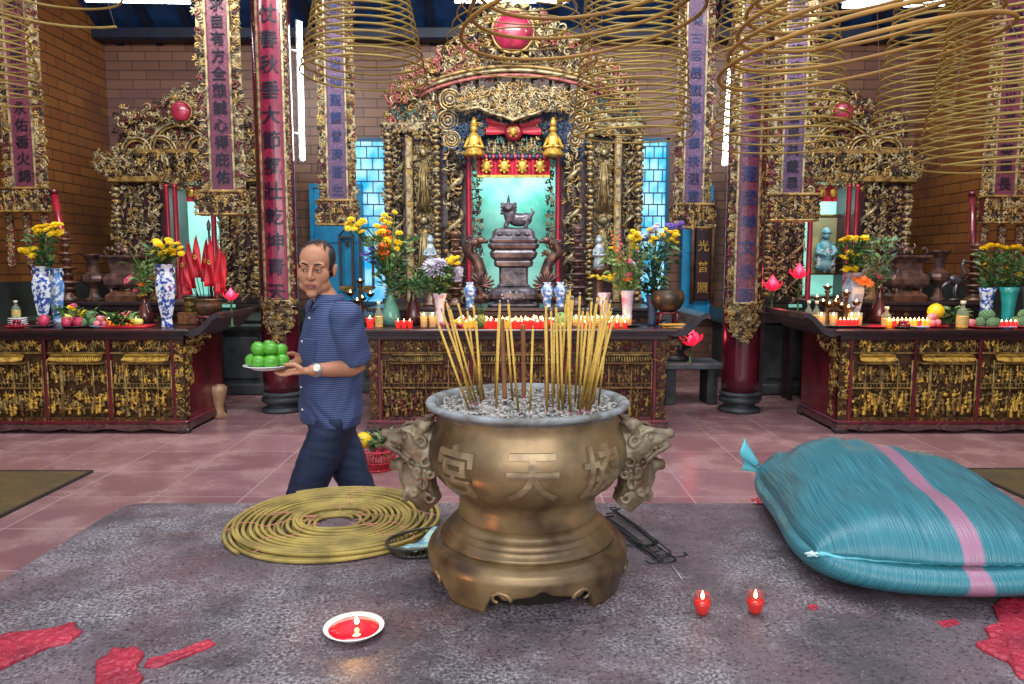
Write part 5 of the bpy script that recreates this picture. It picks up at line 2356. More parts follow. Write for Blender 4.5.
sheet(mb, swag, 40, 8)
obj('red_swag', mb, m_redcloth, cs_)
mb = MB()
x, z = Lf.p(513.5, 133)
lathe(mb, [(.105, 0), (.11, .015), (.07, .03), (.001, .035)], 24, cap=False)
tmp = MB()
tmp.merge(mb, T(x, Lf.y(-.06), z, rx=PI / 2))
obj('medallion', tmp, redpaint, cs_)
mb = MB()
ball(mb, (x, Lf.y(-.10), z), (.05, .03, .06), nu=10, nv=7)
for k in range(6):
    a_ = k * PI / 3
    ball(mb, (x + .06 * math.cos(a_), Lf.y(-.09), z + .06 * math.sin(a_)), .016, nu=6, nv=4)
obj('medallion_boss', mb, gold3, cs_)
for y_ in (118, 146):
    mb = MB()
    a, b, c, e = Lf.rect(484, y_, 543, y_ + 7)
    carve(mb, rect(a, b, c, e), .085, ('scroll', 'wave'), y=Lf.y(0), seed=y_, mats=(0, 4, 1), dens=1.5)
    obj('recess_carving', mb, CMX, cs_)
mb = MB()
a, b, c, e = Lf.rect(488, 138, 539, 150)
carve(mb, rect(a, b, c, e), .10, ('scroll', 'figure', 'leaf'), y=Lf.y(.0), seed=5, mats=(0, 4, 0, 1), dens=1.6)
obj('recess_carving', mb, CMX, cs_)
sbox(Lf, 484, 150, 543, 154, .1, bronze_dk, 'recess_rail', cs_, ch=.005)
# valance
a, b, c, e = Lf.rect(477, 157, 550, 176)
mb = MB()


def val(u, v):
    return (a + (b - a) * u, Lf.y(.0) + .018 * math.sin(u * 55), c + (e - c) * v)


sheet(mb, val, 60, 4)
box(mb, a, b, Lf.y(-.02), Lf.y(.01), c - .02, c + .012, 1, .004)
obj('valance', mb, [m_redcloth, gold3], cs_)
for k in range(4):
    x = a + (b - a) * (.13 + .245 * k)
    mb = MB()
    z = (c + e) / 2
    ball(mb, (x, Lf.y(-.03), z), (.055, .02, .07), nu=10, nv=6)
    for q in range(8):
        a_ = q * PI / 4
        ball(mb, (x + .06 * math.cos(a_), Lf.y(-.03), z + .075 * math.sin(a_)), .018, nu=6, nv=4)
    obj('valance_medallion', mb, gold3, cs_)
mb = MB()
n_ = 20
for k in range(n_):
    x = a + (b - a) * (k + .5) / n_
    z = e + .0
    ball(mb, (x, Lf.y(-.02), z), (.03, .02, .035), mi=k % 2, nu=6, nv=4)
obj('cloud_trim', mb, [m_orb, m_bluedark], cs_)
# crown: broad arched openwork with the crimson orb
mb = MB()
P = [(398, 104), (402, 84), (414, 66), (430, 60), (440, 44), (456, 40), (466, 26), (484, 14), (500, 8), (513, 4), (527, 8), (543, 14), (561, 26), (571, 40), (587, 44), (597, 60), (613, 66), (625, 84), (629, 104), (590, 96), (570, 84), (540, 80), (513, 78), (487, 80), (457, 84), (437, 96)]
carve(mb, L.poly(P), .17, ('scroll', 'wave', 'scroll', 'leaf', 'flower'), y=L.y(-.02), seed=901, mats=(0, 0, 1, 0, 2, 5), dens=1.5, layers=2, depth=1.2)
for off_, m_ in ((0, 5), (5, 0), (9, 1)):
    pts = []
    for t in np.linspace(0, 1, 30):
        px = 420 + (607 - 420) * t
        py = 100 - off_ - 22 * math.sin(PI * t) ** .7
        x, z = L.p(px, py)
        pts.append((x, L.y(-.14), z))
    tube(mb, pts, .024, 6, mi=m_)
obj('crown_carving', mb, CMX, cs_)
mb = MB()
for (x0, y0, x1, y1) in ((440, 50, 588, 92), (470, 22, 556, 52)):
    a, b, c, e = L.rect(x0, y0, x1, y1)
    for t in np.linspace(0, 1, 9):
        x = a + (b - a) * t
        box(mb, x - .02, x + .02, L.y(.05), L.y(.09), c, e, 0)
obj('crown_lattice', mb, woodbrown, cs_)
orb(Lf, 513, 33, 19, cs_)
# canopy beasts flanking the crown
for s in (-1, 1):
    mb = MB()
    P = [(C0 + s * a, b) for a, b in ((72, 58), (96, 60), (118, 78), (128, 98), (122, 106), (104, 100), (84, 84))]
    carve(mb, Lf.poly(P if s > 0 else P[::-1]), .14, ('beast', 'wave', 'scroll', 'leaf'), y=Lf.y(.02), seed=950 + s, mats=(5, 0, 0, 5, 1), dens=1.7, layers=2)
    obj('beast_carving', mb, CMX, cs_)
sbox(L, 384, 298, 643, 306, .6, darkwood, 'sill', cs_, front=.1)

# ---------------------------------------------------------------- lamps: fluorescent tubes
for (p0, p1, Y_, lab) in (((300, 22), (303, 160), 8.2, 'upright fluorescent tube behind the left pillar'), ((731, 52), (724, 165), 8.2, 'slightly leaning upright fluorescent tube beside the right pillar'),
                          ((86, 0), (190, 2), 9.0, 'long ceiling fluorescent tube at the top left'), ((455, 1), (568, 1), 9.1, 'long ceiling fluorescent tube above the central crown'),
                          ((843, 6), (944, 4), 8.6, 'long ceiling fluorescent tube at the top right')):
    A, B = W(*p0, Y_), W(*p1, Y_)
    c = (A + B) / 2
    rt = thing('fluorescent_lamp', lab, 'lamp', c)
    mb = MB()
    tube(mb, [A - c, B - c], .022, 10)
    obj('tube', mb, m_lamp, rt)
    mb = MB()
    d = (B - A).normalized()
    up_ = abs(d.z) > .5
    q = Vector((-.040 if c.x < 0 else .040, .035, 0)) if up_ else Vector((0, 0, .05))
    tube(mb, [A - c + q - d * .03, B - c + q + d * .03], .022, 6)
    for e_ in (A - c, B - c):
        tube(mb, [e_ + q, e_], .014, 8)
    obj('fitting', mb, m_cap, rt)
    if up_:
        for t_ in (.2, .8):
            mb = MB()
            p = (A - c).lerp(B - c, t_) + q
            tube(mb, [p, p + Vector((-.06 if c.x < 0 else .06, -.05, 0))], .012, 6)
            obj('wall_bracket', mb, m_cap, rt)
    else:
        mb = MB()
        for e_ in (A - c, B - c):
            top = roofz(Y_) - c.z - .12
            tube(mb, [e_ + q, (e_.x, 0, top)], .006, 5)
        obj('drop_rod', mb, m_cap, rt)


# ---------------------------------------------------------------- offerings: shared kit
def X_(px, Y, py=325):
    return W(px, py, Y).x


def H_(py, Y):
    return W(512, py, Y).z


m_bw = mat('blue_and_white_porcelain', hexc('d6dde6'), .15, 0, hexc('2c4c9c'), 26, pos=(.47, .55), coat=.6, detail=3)
m_bw2 = mat('cobalt_pattern_porcelain', hexc('5a86c4'), .15, 0, hexc('dfe8f2'), 22, pos=(.5, .6), coat=.6, detail=3)
m_greenvase = mat('sea_green_glaze', hexc('5c9a86'), .15, 0, hexc('3f7a70'), 5, coat=.6)
m_turq = mat('turquoise_glaze', hexc('2a9a94'), .12, 0, hexc('1c7a78'), 5, coat=.6)
m_pinkvase = mat('pink_white_porcelain', hexc('e6d6de'), .15, 0, hexc('c04c74'), 12, pos=(.5, .62), coat=.6)
m_redvase = mat('oxblood_glaze', hexc('5c2424'), .15, 0, hexc('3a1a1c'), 8, coat=.6)
m_silver = mat('silvery_tin', hexc('a8acb2'), .3, .7)
m_brownwood = mat('carved_brown_wood', hexc('6a4430'), .4, .1, hexc('3c261e'), 16, coat=.2)
m_gunmetal = mat('dark_pewter', hexc('6a6670'), .30, .45, hexc('38343e'), 9)
m_pewtercop = mat('coppery_pewter', hexc('7a5c50'), .34, .5, hexc('3c2e34'), 12)
m_redplate = mat('red_plastic_plate', hexc('c62034'), .3, coat=.3)
m_blueplate = mat('pale_blue_plate', hexc('7f9ec8'), .25, coat=.4)
m_darkplate = mat('grey_tin_plate', hexc('4c4a50'), .3, .5)
m_redcup = mat('glowing_red_cup', hexc('d0202c'), .15, 0, emit=hexc('ff2a18'), es=.9, coat=.5)
m_ambercup = mat('glowing_amber_cup', hexc('e0982c'), .15, 0, emit=hexc('ff9a20'), es=.7, coat=.5)
m_lotus = mat('glowing_pink_lotus', hexc('ff5a80'), .3, 0, emit=hexc('ff3050'), es=1.3)
m_redflag = mat('red_flag_cloth', hexc('c4182a'), .5, 0, hexc('98101f'), 8)


def vase(loc, h, r, m, label, kind='baluster', group=None, name='vase'):
    P = {'baluster': [(.0, 0), (.62, 0), (.62, .03), (.55, .08), (.60, .2), (.80, .45), (1.0, .66), (.98, .74), (.72, .84), (.52, .9), (.50, .94), (.66, 1.0), (.60, 1.0), (.42, .94), (.3, .8)],
         'hex': [(.0, 0), (.55, 0), (.58, .04), (.50, .12), (.72, .3), (.98, .6), (1.0, .72), (.80, .82), (.66, .88), (.68, .92), (.85, 1.0), (.78, 1.0), (.55, .9), (.4, .8)],
         'bottle': [(.0, 0), (.8, 0), (.95, .06), (1.0, .22), (.82, .45), (.46, .7), (.36, .85), (.44, .97), (.58, 1.0), (.5, 1.0), (.3, .85)],
         'flare': [(.0, 0), (.6, 0), (.66, .04), (.58, .2), (.62, .45), (.70, .68), (.80, .85), (1.0, 1.0), (.94, 1.0), (.6, .7), (.5, .4)]}[kind]
    rt = thing(name, label, 'vase', loc, group=group)
    mb = MB()
    lathe(mb, [(a * r, b * h) for a, b in P], 6 if kind == 'hex' else 28, smooth=kind != 'hex', cap=False)
    o = obj('body', mb, m, rt)
    if kind == 'hex':
        bevel(o, .004)
        for s in (-1, 1):
            mb = MB()
            pts = [(s * r * .62, 0, h * .84), (s * r * .98, 0, h * .88), (s * r * .9, 0, h * .96), (s * r * .66, 0, h * .93)]
            tube(mb, pts, .006, 6)
            obj('handle', mb, m, rt)
    mb = MB()
    lathe(mb, [(P[-3][0] * r * 1.02, h * .992), (P[-3][0] * r * 1.08, h * 1.0), (P[-3][0] * r, h * 1.008)], 24, cap=False)
    obj('lip', mb, m, rt)
    return rt


def _mum(petals, layers, flat=.55):
    mb = MB()
    rr = random.Random(petals)
    for k in range(layers):
        t = k / max(1, layers - 1)
        el = -.25 + 1.55 * t
        n = max(4, int(petals * (1 - .6 * t)))
        for i in range(n):
            a = 2 * PI * (i + .5 * (k % 2)) / n + rr.uniform(-.1, .1)
            L = 1 - .35 * t
            d = Vector((math.cos(a) * math.cos(el), math.sin(a) * math.cos(el), math.sin(el) * flat + .1))
            p0 = d * .15
            p2 = d * L
            side = Vector((-math.sin(a), math.cos(a), 0)) * (.13 if layers > 2 else .2)
            up = Vector((0, 0, .06))
            V = [p0 - side * .4, p0 + side * .4, (p0 + p2) / 2 + side + up, p2 + up * .3, (p0 + p2) / 2 - side + up]
            mb.add([tuple(v) for v in V], [(0, 1, 2, 3, 4)], 0, False)
    ball(mb, (0, 0, .12), .32, nu=8, nv=5)
    return mb


MUM = _mum(14, 5).mesh('chrysanthemum_head')
POM = _mum(12, 6, .9).mesh('pompom_head')
DAISY = _mum(12, 2, .5).mesh('daisy_head')
GERB = _mum(16, 2, .35).mesh('gerbera_head')
TRUE_N = [0]


def head_mesh(base, m):
    key = base.name + m.name
    if key not in HM:
        me = base.copy()
        me.materials.clear()
        me.materials.append(m)
        HM[key] = me
    return HM[key]


HM = {}


def leafshape(mb, p, d, L, w, rr, mi=0):
    d = Vector(d).normalized()
    s = d.cross(Vector((rr.uniform(-1, 1), rr.uniform(-1, 1), 1))).normalized() * w
    p = Vector(p)
    q = p + d * L
    m = p + d * L * .45 + Vector((0, 0, L * .08))
    mb.add([p, m + s, q, m - s], [(0, 1, 2, 3)], mi, False)


def bouquet(loc, heads, label, leaves=60, leaf_r=.12, leaf_h=(.05, .3), leaf_m=None, fern=0, seed=1, spread=1.0, name='flower_bouquet', blades=0, gladiolus=()):
    """heads: list of (dx, dy, dz, r, base mesh, material) from the vase mouth"""
    rr = random.Random(seed)
    rt = thing(name, label, 'flowers', loc)
    lm = leaf_m or greenleaf
    mb = MB()
    for (dx, dy, dz, r, _, _) in heads:
        tube(mb, [(0, 0, -.08), (dx * .15, dy * .15, dz * .35), (dx * .55, dy * .55, dz * .72), (dx, dy, dz)], .0035, 5)
    obj('stems', mb, lm, rt)
    mb = MB()
    for i in range(int(leaves * 1.6)):
        h = rr.uniform(*leaf_h)
        a = rr.uniform(0, 2 * PI)
        rad = leaf_r * (.25 + .9 * (h / max(leaf_h[1], .01))) * math.sqrt(rr.random()) * spread
        p = (rad * math.cos(a), rad * math.sin(a), h)
        leafshape(mb, p, (math.cos(a), math.sin(a), rr.uniform(-.5, 1.0)), rr.uniform(.05, .11), rr.uniform(.012, .026), rr, mi=rr.choice((0, 0, 1)))
    for i in range(fern):
        a = rr.uniform(0, 2 * PI)
        ln = rr.uniform(.10, .26)
        pts = []
        ele = rr.uniform(-.2, .9)
        for k in range(7):
            t = k / 6
            pts.append(Vector((math.cos(a) * ln * t * spread, math.sin(a) * ln * t * spread, .03 + ln * t * ele - .12 * t * t * ln / .2)))
        tube(mb, pts, .002, 4)
        for k in range(1, 7):
            for s in range(6):
                leafshape(mb, pts[k], (rr.uniform(-1, 1), rr.uniform(-1, 1), rr.uniform(-.6, .8)), .030, .003, rr, mi=rr.choice((0, 1)))
    for i in range(blades):
        a = rr.uniform(0, 2 * PI)
        lean = rr.uniform(.05, .30)
        h = rr.uniform(leaf_h[1] * .8, leaf_h[1] * 1.5)
        pts = [(0, 0, 0), (lean * .3 * math.cos(a), lean * .3 * math.sin(a), h * .5), (lean * math.cos(a), lean * math.sin(a), h)]
        w = .012
        V = []
        for p, ww in zip(pts, (w * .5, w, .001)):
            V += [(p[0] - ww * math.sin(a), p[1] + ww * math.cos(a), p[2]), (p[0] + ww * math.sin(a), p[1] - ww * math.cos(a), p[2])]
        mb.add(V, [(0, 1, 3, 2), (2, 3, 5, 4)], 1, False)
    if mb.n:
        obj('leaves', mb, [lm, palegreen], rt)
    for (dx, dy, dz, r, base, m) in heads:
        o = obj('flower_head', head_mesh(base, m), m, rt, (dx, dy, dz))
        r *= 1.4
        o.scale = (r, r, r)
        o.rotation_euler = (rr.uniform(.2, .9), rr.uniform(-.3, .3), rr.uniform(-.6, .6)) if base is not POM else (rr.uniform(0, .5), 0, rr.uniform(0, 3))
    for (dx, dy, dz, m) in gladiolus:
        mb = MB()
        n = 9
        tube(mb, [(0, 0, -.03), (dx * .6, dy * .6, dz * .5), (dx, dy, dz)], .003, 5)
        for k in range(n):
            t = .45 + .55 * k / n
            s = .026 * (1.25 - t)
            ball(mb, (dx * t + rr.uniform(-.01, .01), dy * t - .01, dz * t), (s * 1.0, s, s * 1.2), mi=1, nu=7, nv=5)
        obj('flower_spike', mb, [palegreen, m], rt)
    return rt


def heads_cluster(cx, cy, cz, rx, ry, rz_, n, r, base, mats_, seed):
    rr = random.Random(seed)
    out = []
    for i in range(n):
        a = rr.uniform(0, 2 * PI)
        q = math.sqrt((i + .5) / n)
        out.append((cx + rx * q * math.cos(a * 1.0 + i * 2.4), cy + ry * rr.uniform(-1, 1), cz + rz_ * q * math.sin(a * 0 + i * 2.4), r * rr.uniform(.85, 1.15), base, rr.choice(mats_)))
    return out


def plate(loc, r, m, label, group=None, name='plate'):
    rt = thing(name, label, 'plate', loc, group=group)
    mb = MB()
    lathe(mb, [(.001, 0), (r * .62, 0), (r * .66, .004), (r * .94, .016), (r, .019), (r * .97, .021), (r * .64, .008), (.001, .006)], 32, cap=False)
    obj('dish', mb, m, rt)
    return rt


_FR = {}


def fruit_proto(kind):
    if kind in _FR:
        return _FR[kind]
    mb = MB()
    if kind == 'mandarin':
        lathe(mb, [(.001, -.82), (.12, -.80), (.5, -.74), (.85, -.45), (1, 0), (.88, .45), (.52, .74), (.2, .80), (.10, .74), (.001, .72)], 18, cap=False)
        ms = [mat('green_mandarin_rind', hexc('5fae2c'), .35, 0, hexc('3c8a22'), 30, coat=.2, bump=.1)]
    elif kind == 'apple':
        lathe(mb, [(.001, -.78), (.2, -.86), (.55, -.78), (.9, -.3), (1, .15), (.85, .6), (.45, .82), (.18, .74), (.001, .62)], 16, cap=False)
        ms = [mat('pink_red_apple', hexc('d4526a'), .3, 0, hexc('e8a0a0'), 20, coat=.3)]
    elif kind == 'dragonfruit':
        lathe(mb, [(.001, -1.0), (.5, -.9), (.85, -.45), (.9, 0), (.75, .55), (.4, .95), (.001, 1.05)], 14, cap=False)
        for k in range(16):
            a = k * 2.4
            z = -.6 + 1.5 * k / 16
            r = .86 * math.sqrt(max(.1, 1 - (z * .8) ** 2))
            leafshape(mb, (r * math.cos(a), r * math.sin(a), z), (math.cos(a), math.sin(a), 1.4), .5, .13, random.Random(k), mi=1)
        ms = [mat('magenta_rind', hexc('d23c68'), .4, 0, hexc('b02850'), 20), palegreen]
    elif kind == 'custard':
        ball(mb, (0, 0, 0), .85, nu=14, nv=9)
        for k in range(60):
            z = 1 - 2 * (k + .5) / 60
            a = k * 2.39996
            r = math.sqrt(1 - z * z)
            ball(mb, (.86 * r * math.cos(a), .86 * r * math.sin(a), .86 * z), .2, nu=6, nv=4)
        ms = [mat('knobbly_green_rind', hexc('7da072'), .5, 0, hexc('4e7850'), 30)]
    elif kind == 'mango':
        ball(mb, (0, 0, 0), (1.2, .8, .85), nu=16, nv=10)
        ball(mb, (.5, 0, .2), (.7, .6, .6), nu=12, nv=8)
        ms = [mat('pale_yellow_rind', hexc('d8d070'), .35, 0, hexc('b8b858'), 10)]
    elif kind == 'pomelo':
        lathe(mb, [(.001, -.92), (.4, -.9), (.85, -.5), (1, -.05), (.88, .42), (.55, .8), (.22, 1.02), (.001, 1.05)], 20, cap=False)
        ms = [mat('green_pomelo_rind', hexc('7fae60'), .4, 0, hexc('5c9450'), 30, bump=.15)]
    elif kind == 'yellowfruit':
        lathe(mb, [(.001, -.92), (.4, -.9), (.85, -.5), (1, -.05), (.88, .45), (.52, .8), (.2, .95), (.001, .96)], 20, cap=False)
        ms = [mat('bright_yellow_rind', hexc('ecc81c'), .35, 0, hexc('dcae14'), 30, bump=.15)]
    elif kind == 'plum':
        ball(mb, (0, 0, 0), 1, nu=12, nv=8)
        ms = [mat('dark_red_skin', hexc('8c1c34'), .25, 0, hexc('5a1428'), 20, coat=.3)]
    me = mb.mesh(kind)
    for m in ms:
        me.materials.append(m)
    sm = MB()
    tube(sm, [(0, 0, .70), (.03, 0, .95), (.12, .04, 1.12)], [.07, .05, .07], 5)
    st = sm.mesh('stem')
    st.materials.append(greenleaf)
    _FR[kind] = (me, st)
    return _FR[kind]


FN = {'mandarin': 'green_mandarin', 'apple': 'red_apple', 'dragonfruit': 'dragon_fruit', 'custard': 'custard_apple', 'mango': 'mango', 'pomelo': 'pomelo', 'yellowfruit': 'yellow_pomelo', 'plum': 'plum'}


def fruit(kind, loc, r, label, group, rot=(0, 0, 0)):
    me, st = fruit_proto(kind)
    o = bpy.data.objects.new(FN[kind], me)
    COL.objects.link(o)
    o.location = loc
    o.scale = (r, r, r)
    o.rotation_euler = rot
    tag(o, label, 'fruit', group)
    if kind not in ('plum', 'dragonfruit'):
        c = bpy.data.objects.new('stem', st)
        COL.objects.link(c)
        c.parent = o
    return o


def pile(kind, c, r, n, R0, label, group, seed=1, base=0.0, layers=True):
    rr = random.Random(seed)
    k = 0
    pos = []
    if n > 1:
        m = max(3, int(n * .65)) if layers else n
        for i in range(m):
            a = 2 * PI * i / m
            q = max(R0 - r, r / math.sin(PI / max(2, m))) if m > 1 else 0
            pos.append((q * math.cos(a), q * math.sin(a), base + r * .9))
        for i in range(n - m):
            a = 2 * PI * i / max(1, n - m) + .4
            q = (R0 - r) * .42
            pos.append((q * math.cos(a), q * math.sin(a), base + r * 2.3))
    else:
        pos = [(0, 0, base + r * .85)]
    for p in pos:
        fruit(kind, (c[0] + p[0], c[1] + p[1], c[2] + p[2]), r * rr.uniform(.93, 1.04), label, group, (rr.uniform(-.5, .5), rr.uniform(-.5, .5), rr.uniform(0, 6)))


def bottle(loc, h, r, label, m_liq=None, group=None, level=.62):
    rt = thing('oil_bottle', label, 'bottle', loc, group=group)
    mb = MB()
    lathe(mb, [(.001, 0), (r * .95, 0), (r, h * .03), (r, h * .52), (r * .8, h * .62), (r * .36, h * .74), (r * .34, h * .88), (r * .42, h * .885), (r * .42, h * .90)], 20, cap=False)
    obj('glass_body', mb, mat('bottle_glass', (.75, .85, .65), .05, 0, alpha=.14, coat=.4), rt)
    mb = MB()
    lathe(mb, [(.001, .004), (r * .9, .004), (r * .93, h * .04), (r * .93, h * .45 * level / .62), (.001, h * .45 * level / .62)], 18, cap=False)
    obj('oil', mb, m_liq or oil, rt)
    mb = MB()
    lathe(mb, [(.001, h * .88), (r * .44, h * .88), (r * .44, h), (.001, h)], 14, cap=False)
    obj('cap', mb, mat('pale_cap', hexc('d8d4b8'), .4), rt)
    mb = MB()
    lathe(mb, [(r * 1.01, h * .15), (r * 1.01, h * .42)], 20, cap=False)
    obj('paper_label', mb, mat('faded_bottle_label', hexc('c8b070'), .6, 0, hexc('b08844'), 60), rt)
    return rt


# glass oil-lamp / candle cups
_CUP = {}


def cup(loc, kind, label, group, s=1.0):
    if kind not in _CUP:
        rt = thing('votive_candle', label, 'candle', loc, group=group)
        m = {'red': m_redcup, 'amber': m_ambercup, 'pink': m_redcup}[kind]
        mb = MB()
        lathe(mb, [(.001, 0), (.016, 0), (.019, .006), (.022, .04), (.024, .058), (.022, .058), (.020, .040), (.001, .036)], 14, cap=False)
        obj('glass_cup', mb, m, rt)
        mb = MB()
        lathe(mb, [(a * 1.9, b * 1.5) for a, b in fl], 8, z=.040)
        obj('flame', mb, flame, rt)
        rt.scale = (s, s, s)
        _CUP[kind] = rt
        return rt
    c = dup(_CUP[kind], loc, s=s, label=label, group=group)
    return c


def ding(loc, w, h, m, label, lion_top=True):
    """square bronze burner: legs, waisted body, flaring lip, side handles"""
    rt = thing('bronze_burner', label, 'incense burner', loc)
    mb = MB()
    lathe(mb, [(.70, .02), (.95, .0), (.98, .06), (.72, .10), (.60, .12)][1:], 4, sx=w * .7, sy=w * .5, smooth=False, ph=PI / 4)
    obj('base_plinth', mb, m_brownwood, rt)
    for sx_ in (-1, 1):
        for sy_ in (-1, 1):
            mb = MB()
            tube(mb, [(sx_ * w * .40, sy_ * w * .22, .05), (sx_ * w * .33, sy_ * w * .2, h * .14), (sx_ * w * .36, sy_ * w * .2, h * .26)], [.022, .016, .028], 8)
            obj('leg', mb, m, rt)
    pr = [(.30, .24), (.46, .26), (.54, .32), (.56, .42), (.50, .50), (.40, .54), (.38, .60), (.42, .72), (.52, .80), (.60, .83), (.60, .87), (.52, .875), (.30, .875)]
    mb = MB()
    n = 4
    V, Fc = [], []
    for a, b in pr:
        x, y = a * w, a * w * .62
        c = .02
        V += [(-x + c, -y, b * h), (x - c, -y, b * h), (x, -y + c, b * h), (x, y - c, b * h), (x - c, y, b * h), (-x + c, y, b * h), (-x, y - c, b * h), (-x, -y + c, b * h)]
    for k in range(len(pr) - 1):
        for i in range(8):
            j = (i + 1) % 8
            Fc.append((k * 8 + i, k * 8 + j, (k + 1) * 8 + j, (k + 1) * 8 + i))
    Fc.append(tuple(reversed(range(8))))
    Fc.append(tuple(range((len(pr) - 1) * 8, len(pr) * 8)))
    mb.add(V, Fc, 0, False)
    o = obj('body', mb, m, rt)
    bevel(o, .004)
    for s in (-1, 1):
        mb = MB()
        tube(mb, [(s * w * .52, 0, h * .86), (s * w * .60, 0, h * .95), (s * w * .50, 0, h * 1.02), (s * w * .42, 0, h * .96)], [.016, .018, .016, .01], 8)
        obj('handle', mb, m, rt)
    if lion_top:
        mb = MB()
        z = h * .875
        ball(mb, (0, 0, z + .05), (.06, .04, .04))
        ball(mb, (-.055, 0, z + .085), .032)
        ball(mb, (-.08, 0, z + .078), .018)
        for q in (-1, 1):
            tube(mb, [(-.04, q * .022, z + .05), (-.05, q * .025, z)], .014, 7)
            tube(mb, [(.04, q * .022, z + .05), (.05, q * .025, z)], .016, 7)
            ball(mb, (-.05, q * .022, z + .115), .010)
        tube(mb, [(.055, 0, z + .06), (.09, 0, z + .10), (.07, 0, z + .13)], [.012, .014, .006], 7)
        obj('lion_finial', mb, m, rt)
    return rt


def urnvase2(loc, h, r, m, label):
    rt = thing('altar_candlestick', label, 'candlestick', loc)
    pr = [(.001, 0), (.70, .0), (.72, .04), (.50, .08), (.40, .16), (.36, .27), (.52, .32), (.62, .35), (.95, .42), (1.0, .48), (.92, .54), (.60, .59), (.44, .62), (.42, .75), (.5, .86), (.66, .92), (.86, .97), (.88, 1.0), (.80, 1.0), (.001, .95)]
    mb = MB()
    lathe(mb, [(a * r, b * h) for a, b in pr[:10]] + [(pr[10][0] * r, pr[10][1] * h)], 8, smooth=False, ph=PI / 8, cap=False)
    bevel(obj('foot', mb, m, rt), .003)
    mb = MB()
    lathe(mb, [(a * r, b * h) for a, b in pr[10:]], 8, smooth=False, ph=PI / 8, cap=False)
    bevel(obj('neck', mb, m, rt), .003)
    mb = MB()
    lathe(mb, [(.035, h * .95), (.035, h * 1.0), (.001, h * 1.0)], 12, cap=False)
    obj('socket', mb, m, rt)
    return rt


def pagoda_stick(loc, h, r, m, label, tiers=4):
    rt = thing('pagoda_candlestick', label, 'candlestick', loc)
    mb = MB()
    lathe(mb, [(.001, 0), (r * .8, 0), (r * .85, h * .03), (r * .5, h * .07), (r * .42, h * .12)], 12, cap=False)
    obj('foot', mb, m, rt)
    for k in range(tiers):
        z = h * (.10 + .78 * k / tiers)
        dz = h * .78 / tiers
        s = 1 - .12 * k
        mb = MB()
        lathe(mb, [(r * .25 * s, z), (r * .28 * s, z + dz * .15), (r * .62 * s, z + dz * .3), (r * .68 * s, z + dz * .42), (r * .50 * s, z + dz * .55), (r * .3 * s, z + dz * .65), (r * 1.0 * s, z + dz * .8), (r * 1.04 * s, z + dz * .86), (r * .3 * s, z + dz * .98), (r * .25 * s, z + dz)], 12, cap=False)
        obj('tier', mb, m, rt)
    mb = MB()
    lathe(mb, [(r * .3, h * .88), (r * .45, h * .92), (r * .42, h * .95), (.008, h * .97), (.006, h)], 12, cap=False)
    obj('pricket', mb, m, rt)
    return rt


def oil_lamp_tree(loc, h, label):
    rt = thing('oil_lamp_stand', label, 'oil lamp')
    rt.location = loc
    mb = MB()
    lathe(mb, [(.001, 0), (.08, 0), (.085, .015), (.04, .04), (.022, .08), (.03, h * .3), (.016, h * .36), (.016, h * .8), (.03, h * .84), (.02, h * .88)], 16, cap=False)
    obj('stem', mb, bronze, rt)
    for k, (a, q, z) in enumerate(((0, 0, h * .88), (PI, .10, h * .62), (0, .10, h * .60), (PI * .5, .09, h * .50), (-PI * .55, .09, h * .46))):
        x, y = q * math.cos(a), q * math.sin(a)
        mb = MB()
        lathe(mb, [(.001, z), (.022, z + .005), (.042, z + .03), (.048, z + .042), (.043, z + .042), (.001, z + .030)], 14, x=x, y=y, cap=False)
        if q:
            tube(mb, [(0, 0, z - .06), (x * .6, y * .6, z - .05), (x, y, z)], .006, 6)
        o = obj('oil_bowl', mb, bronze, rt)
        mb = MB()
        lathe(mb, [(a_ * 1.9, b_ * 1.3) for a_, b_ in fl], 8, x=x, y=y, z=z + .035)
        obj('flame', mb, flame, o)
    return rt


def crane(loc, h, m, label, face=1):
    mb = MB()
    ball(mb, (0, 0, h * .50), (h * .20, h * .10, h * .11), M=Matrix.Rotation(-.35 * face, 4, 'Y'))
    tube(mb, [(-face * h * .14, 0, h * .55), (-face * h * .22, 0, h * .70), (-face * h * .12, 0, h * .84), (-face * h * .16, 0, h * .95)], [h * .06, h * .04, h * .03, h * .035], 8)
    ball(mb, (-face * h * .17, 0, h * .96), h * .045)
    tube(mb, [(-face * h * .2, 0, h * .96), (-face * h * .34, 0, h * .93)], [h * .018, h * .004], 6)
    tube(mb, [(face * h * .14, 0, h * .48), (face * h * .30, 0, h * .36), (face * h * .34, 0, h * .28)], [h * .08, h * .05, h * .02], 8)
    for s in (-1, 1):
        tube(mb, [(0, s * h * .04, h * .42), (face * h * .02, s * h * .04, h * .22), (0, s * h * .04, h * .06)], [h * .035, h * .018, h * .016], 7)
        tube(mb, [(0, s * h * .04, h * .06), (-face * h * .08, s * h * .05, h * .055)], h * .012, 6)
    ball(mb, (0, 0, h * .04), (h * .14, h * .11, h * .04))
    o = obj('bronze_crane', mb, m, None, loc)
    return tag(o, label, 'crane statue')


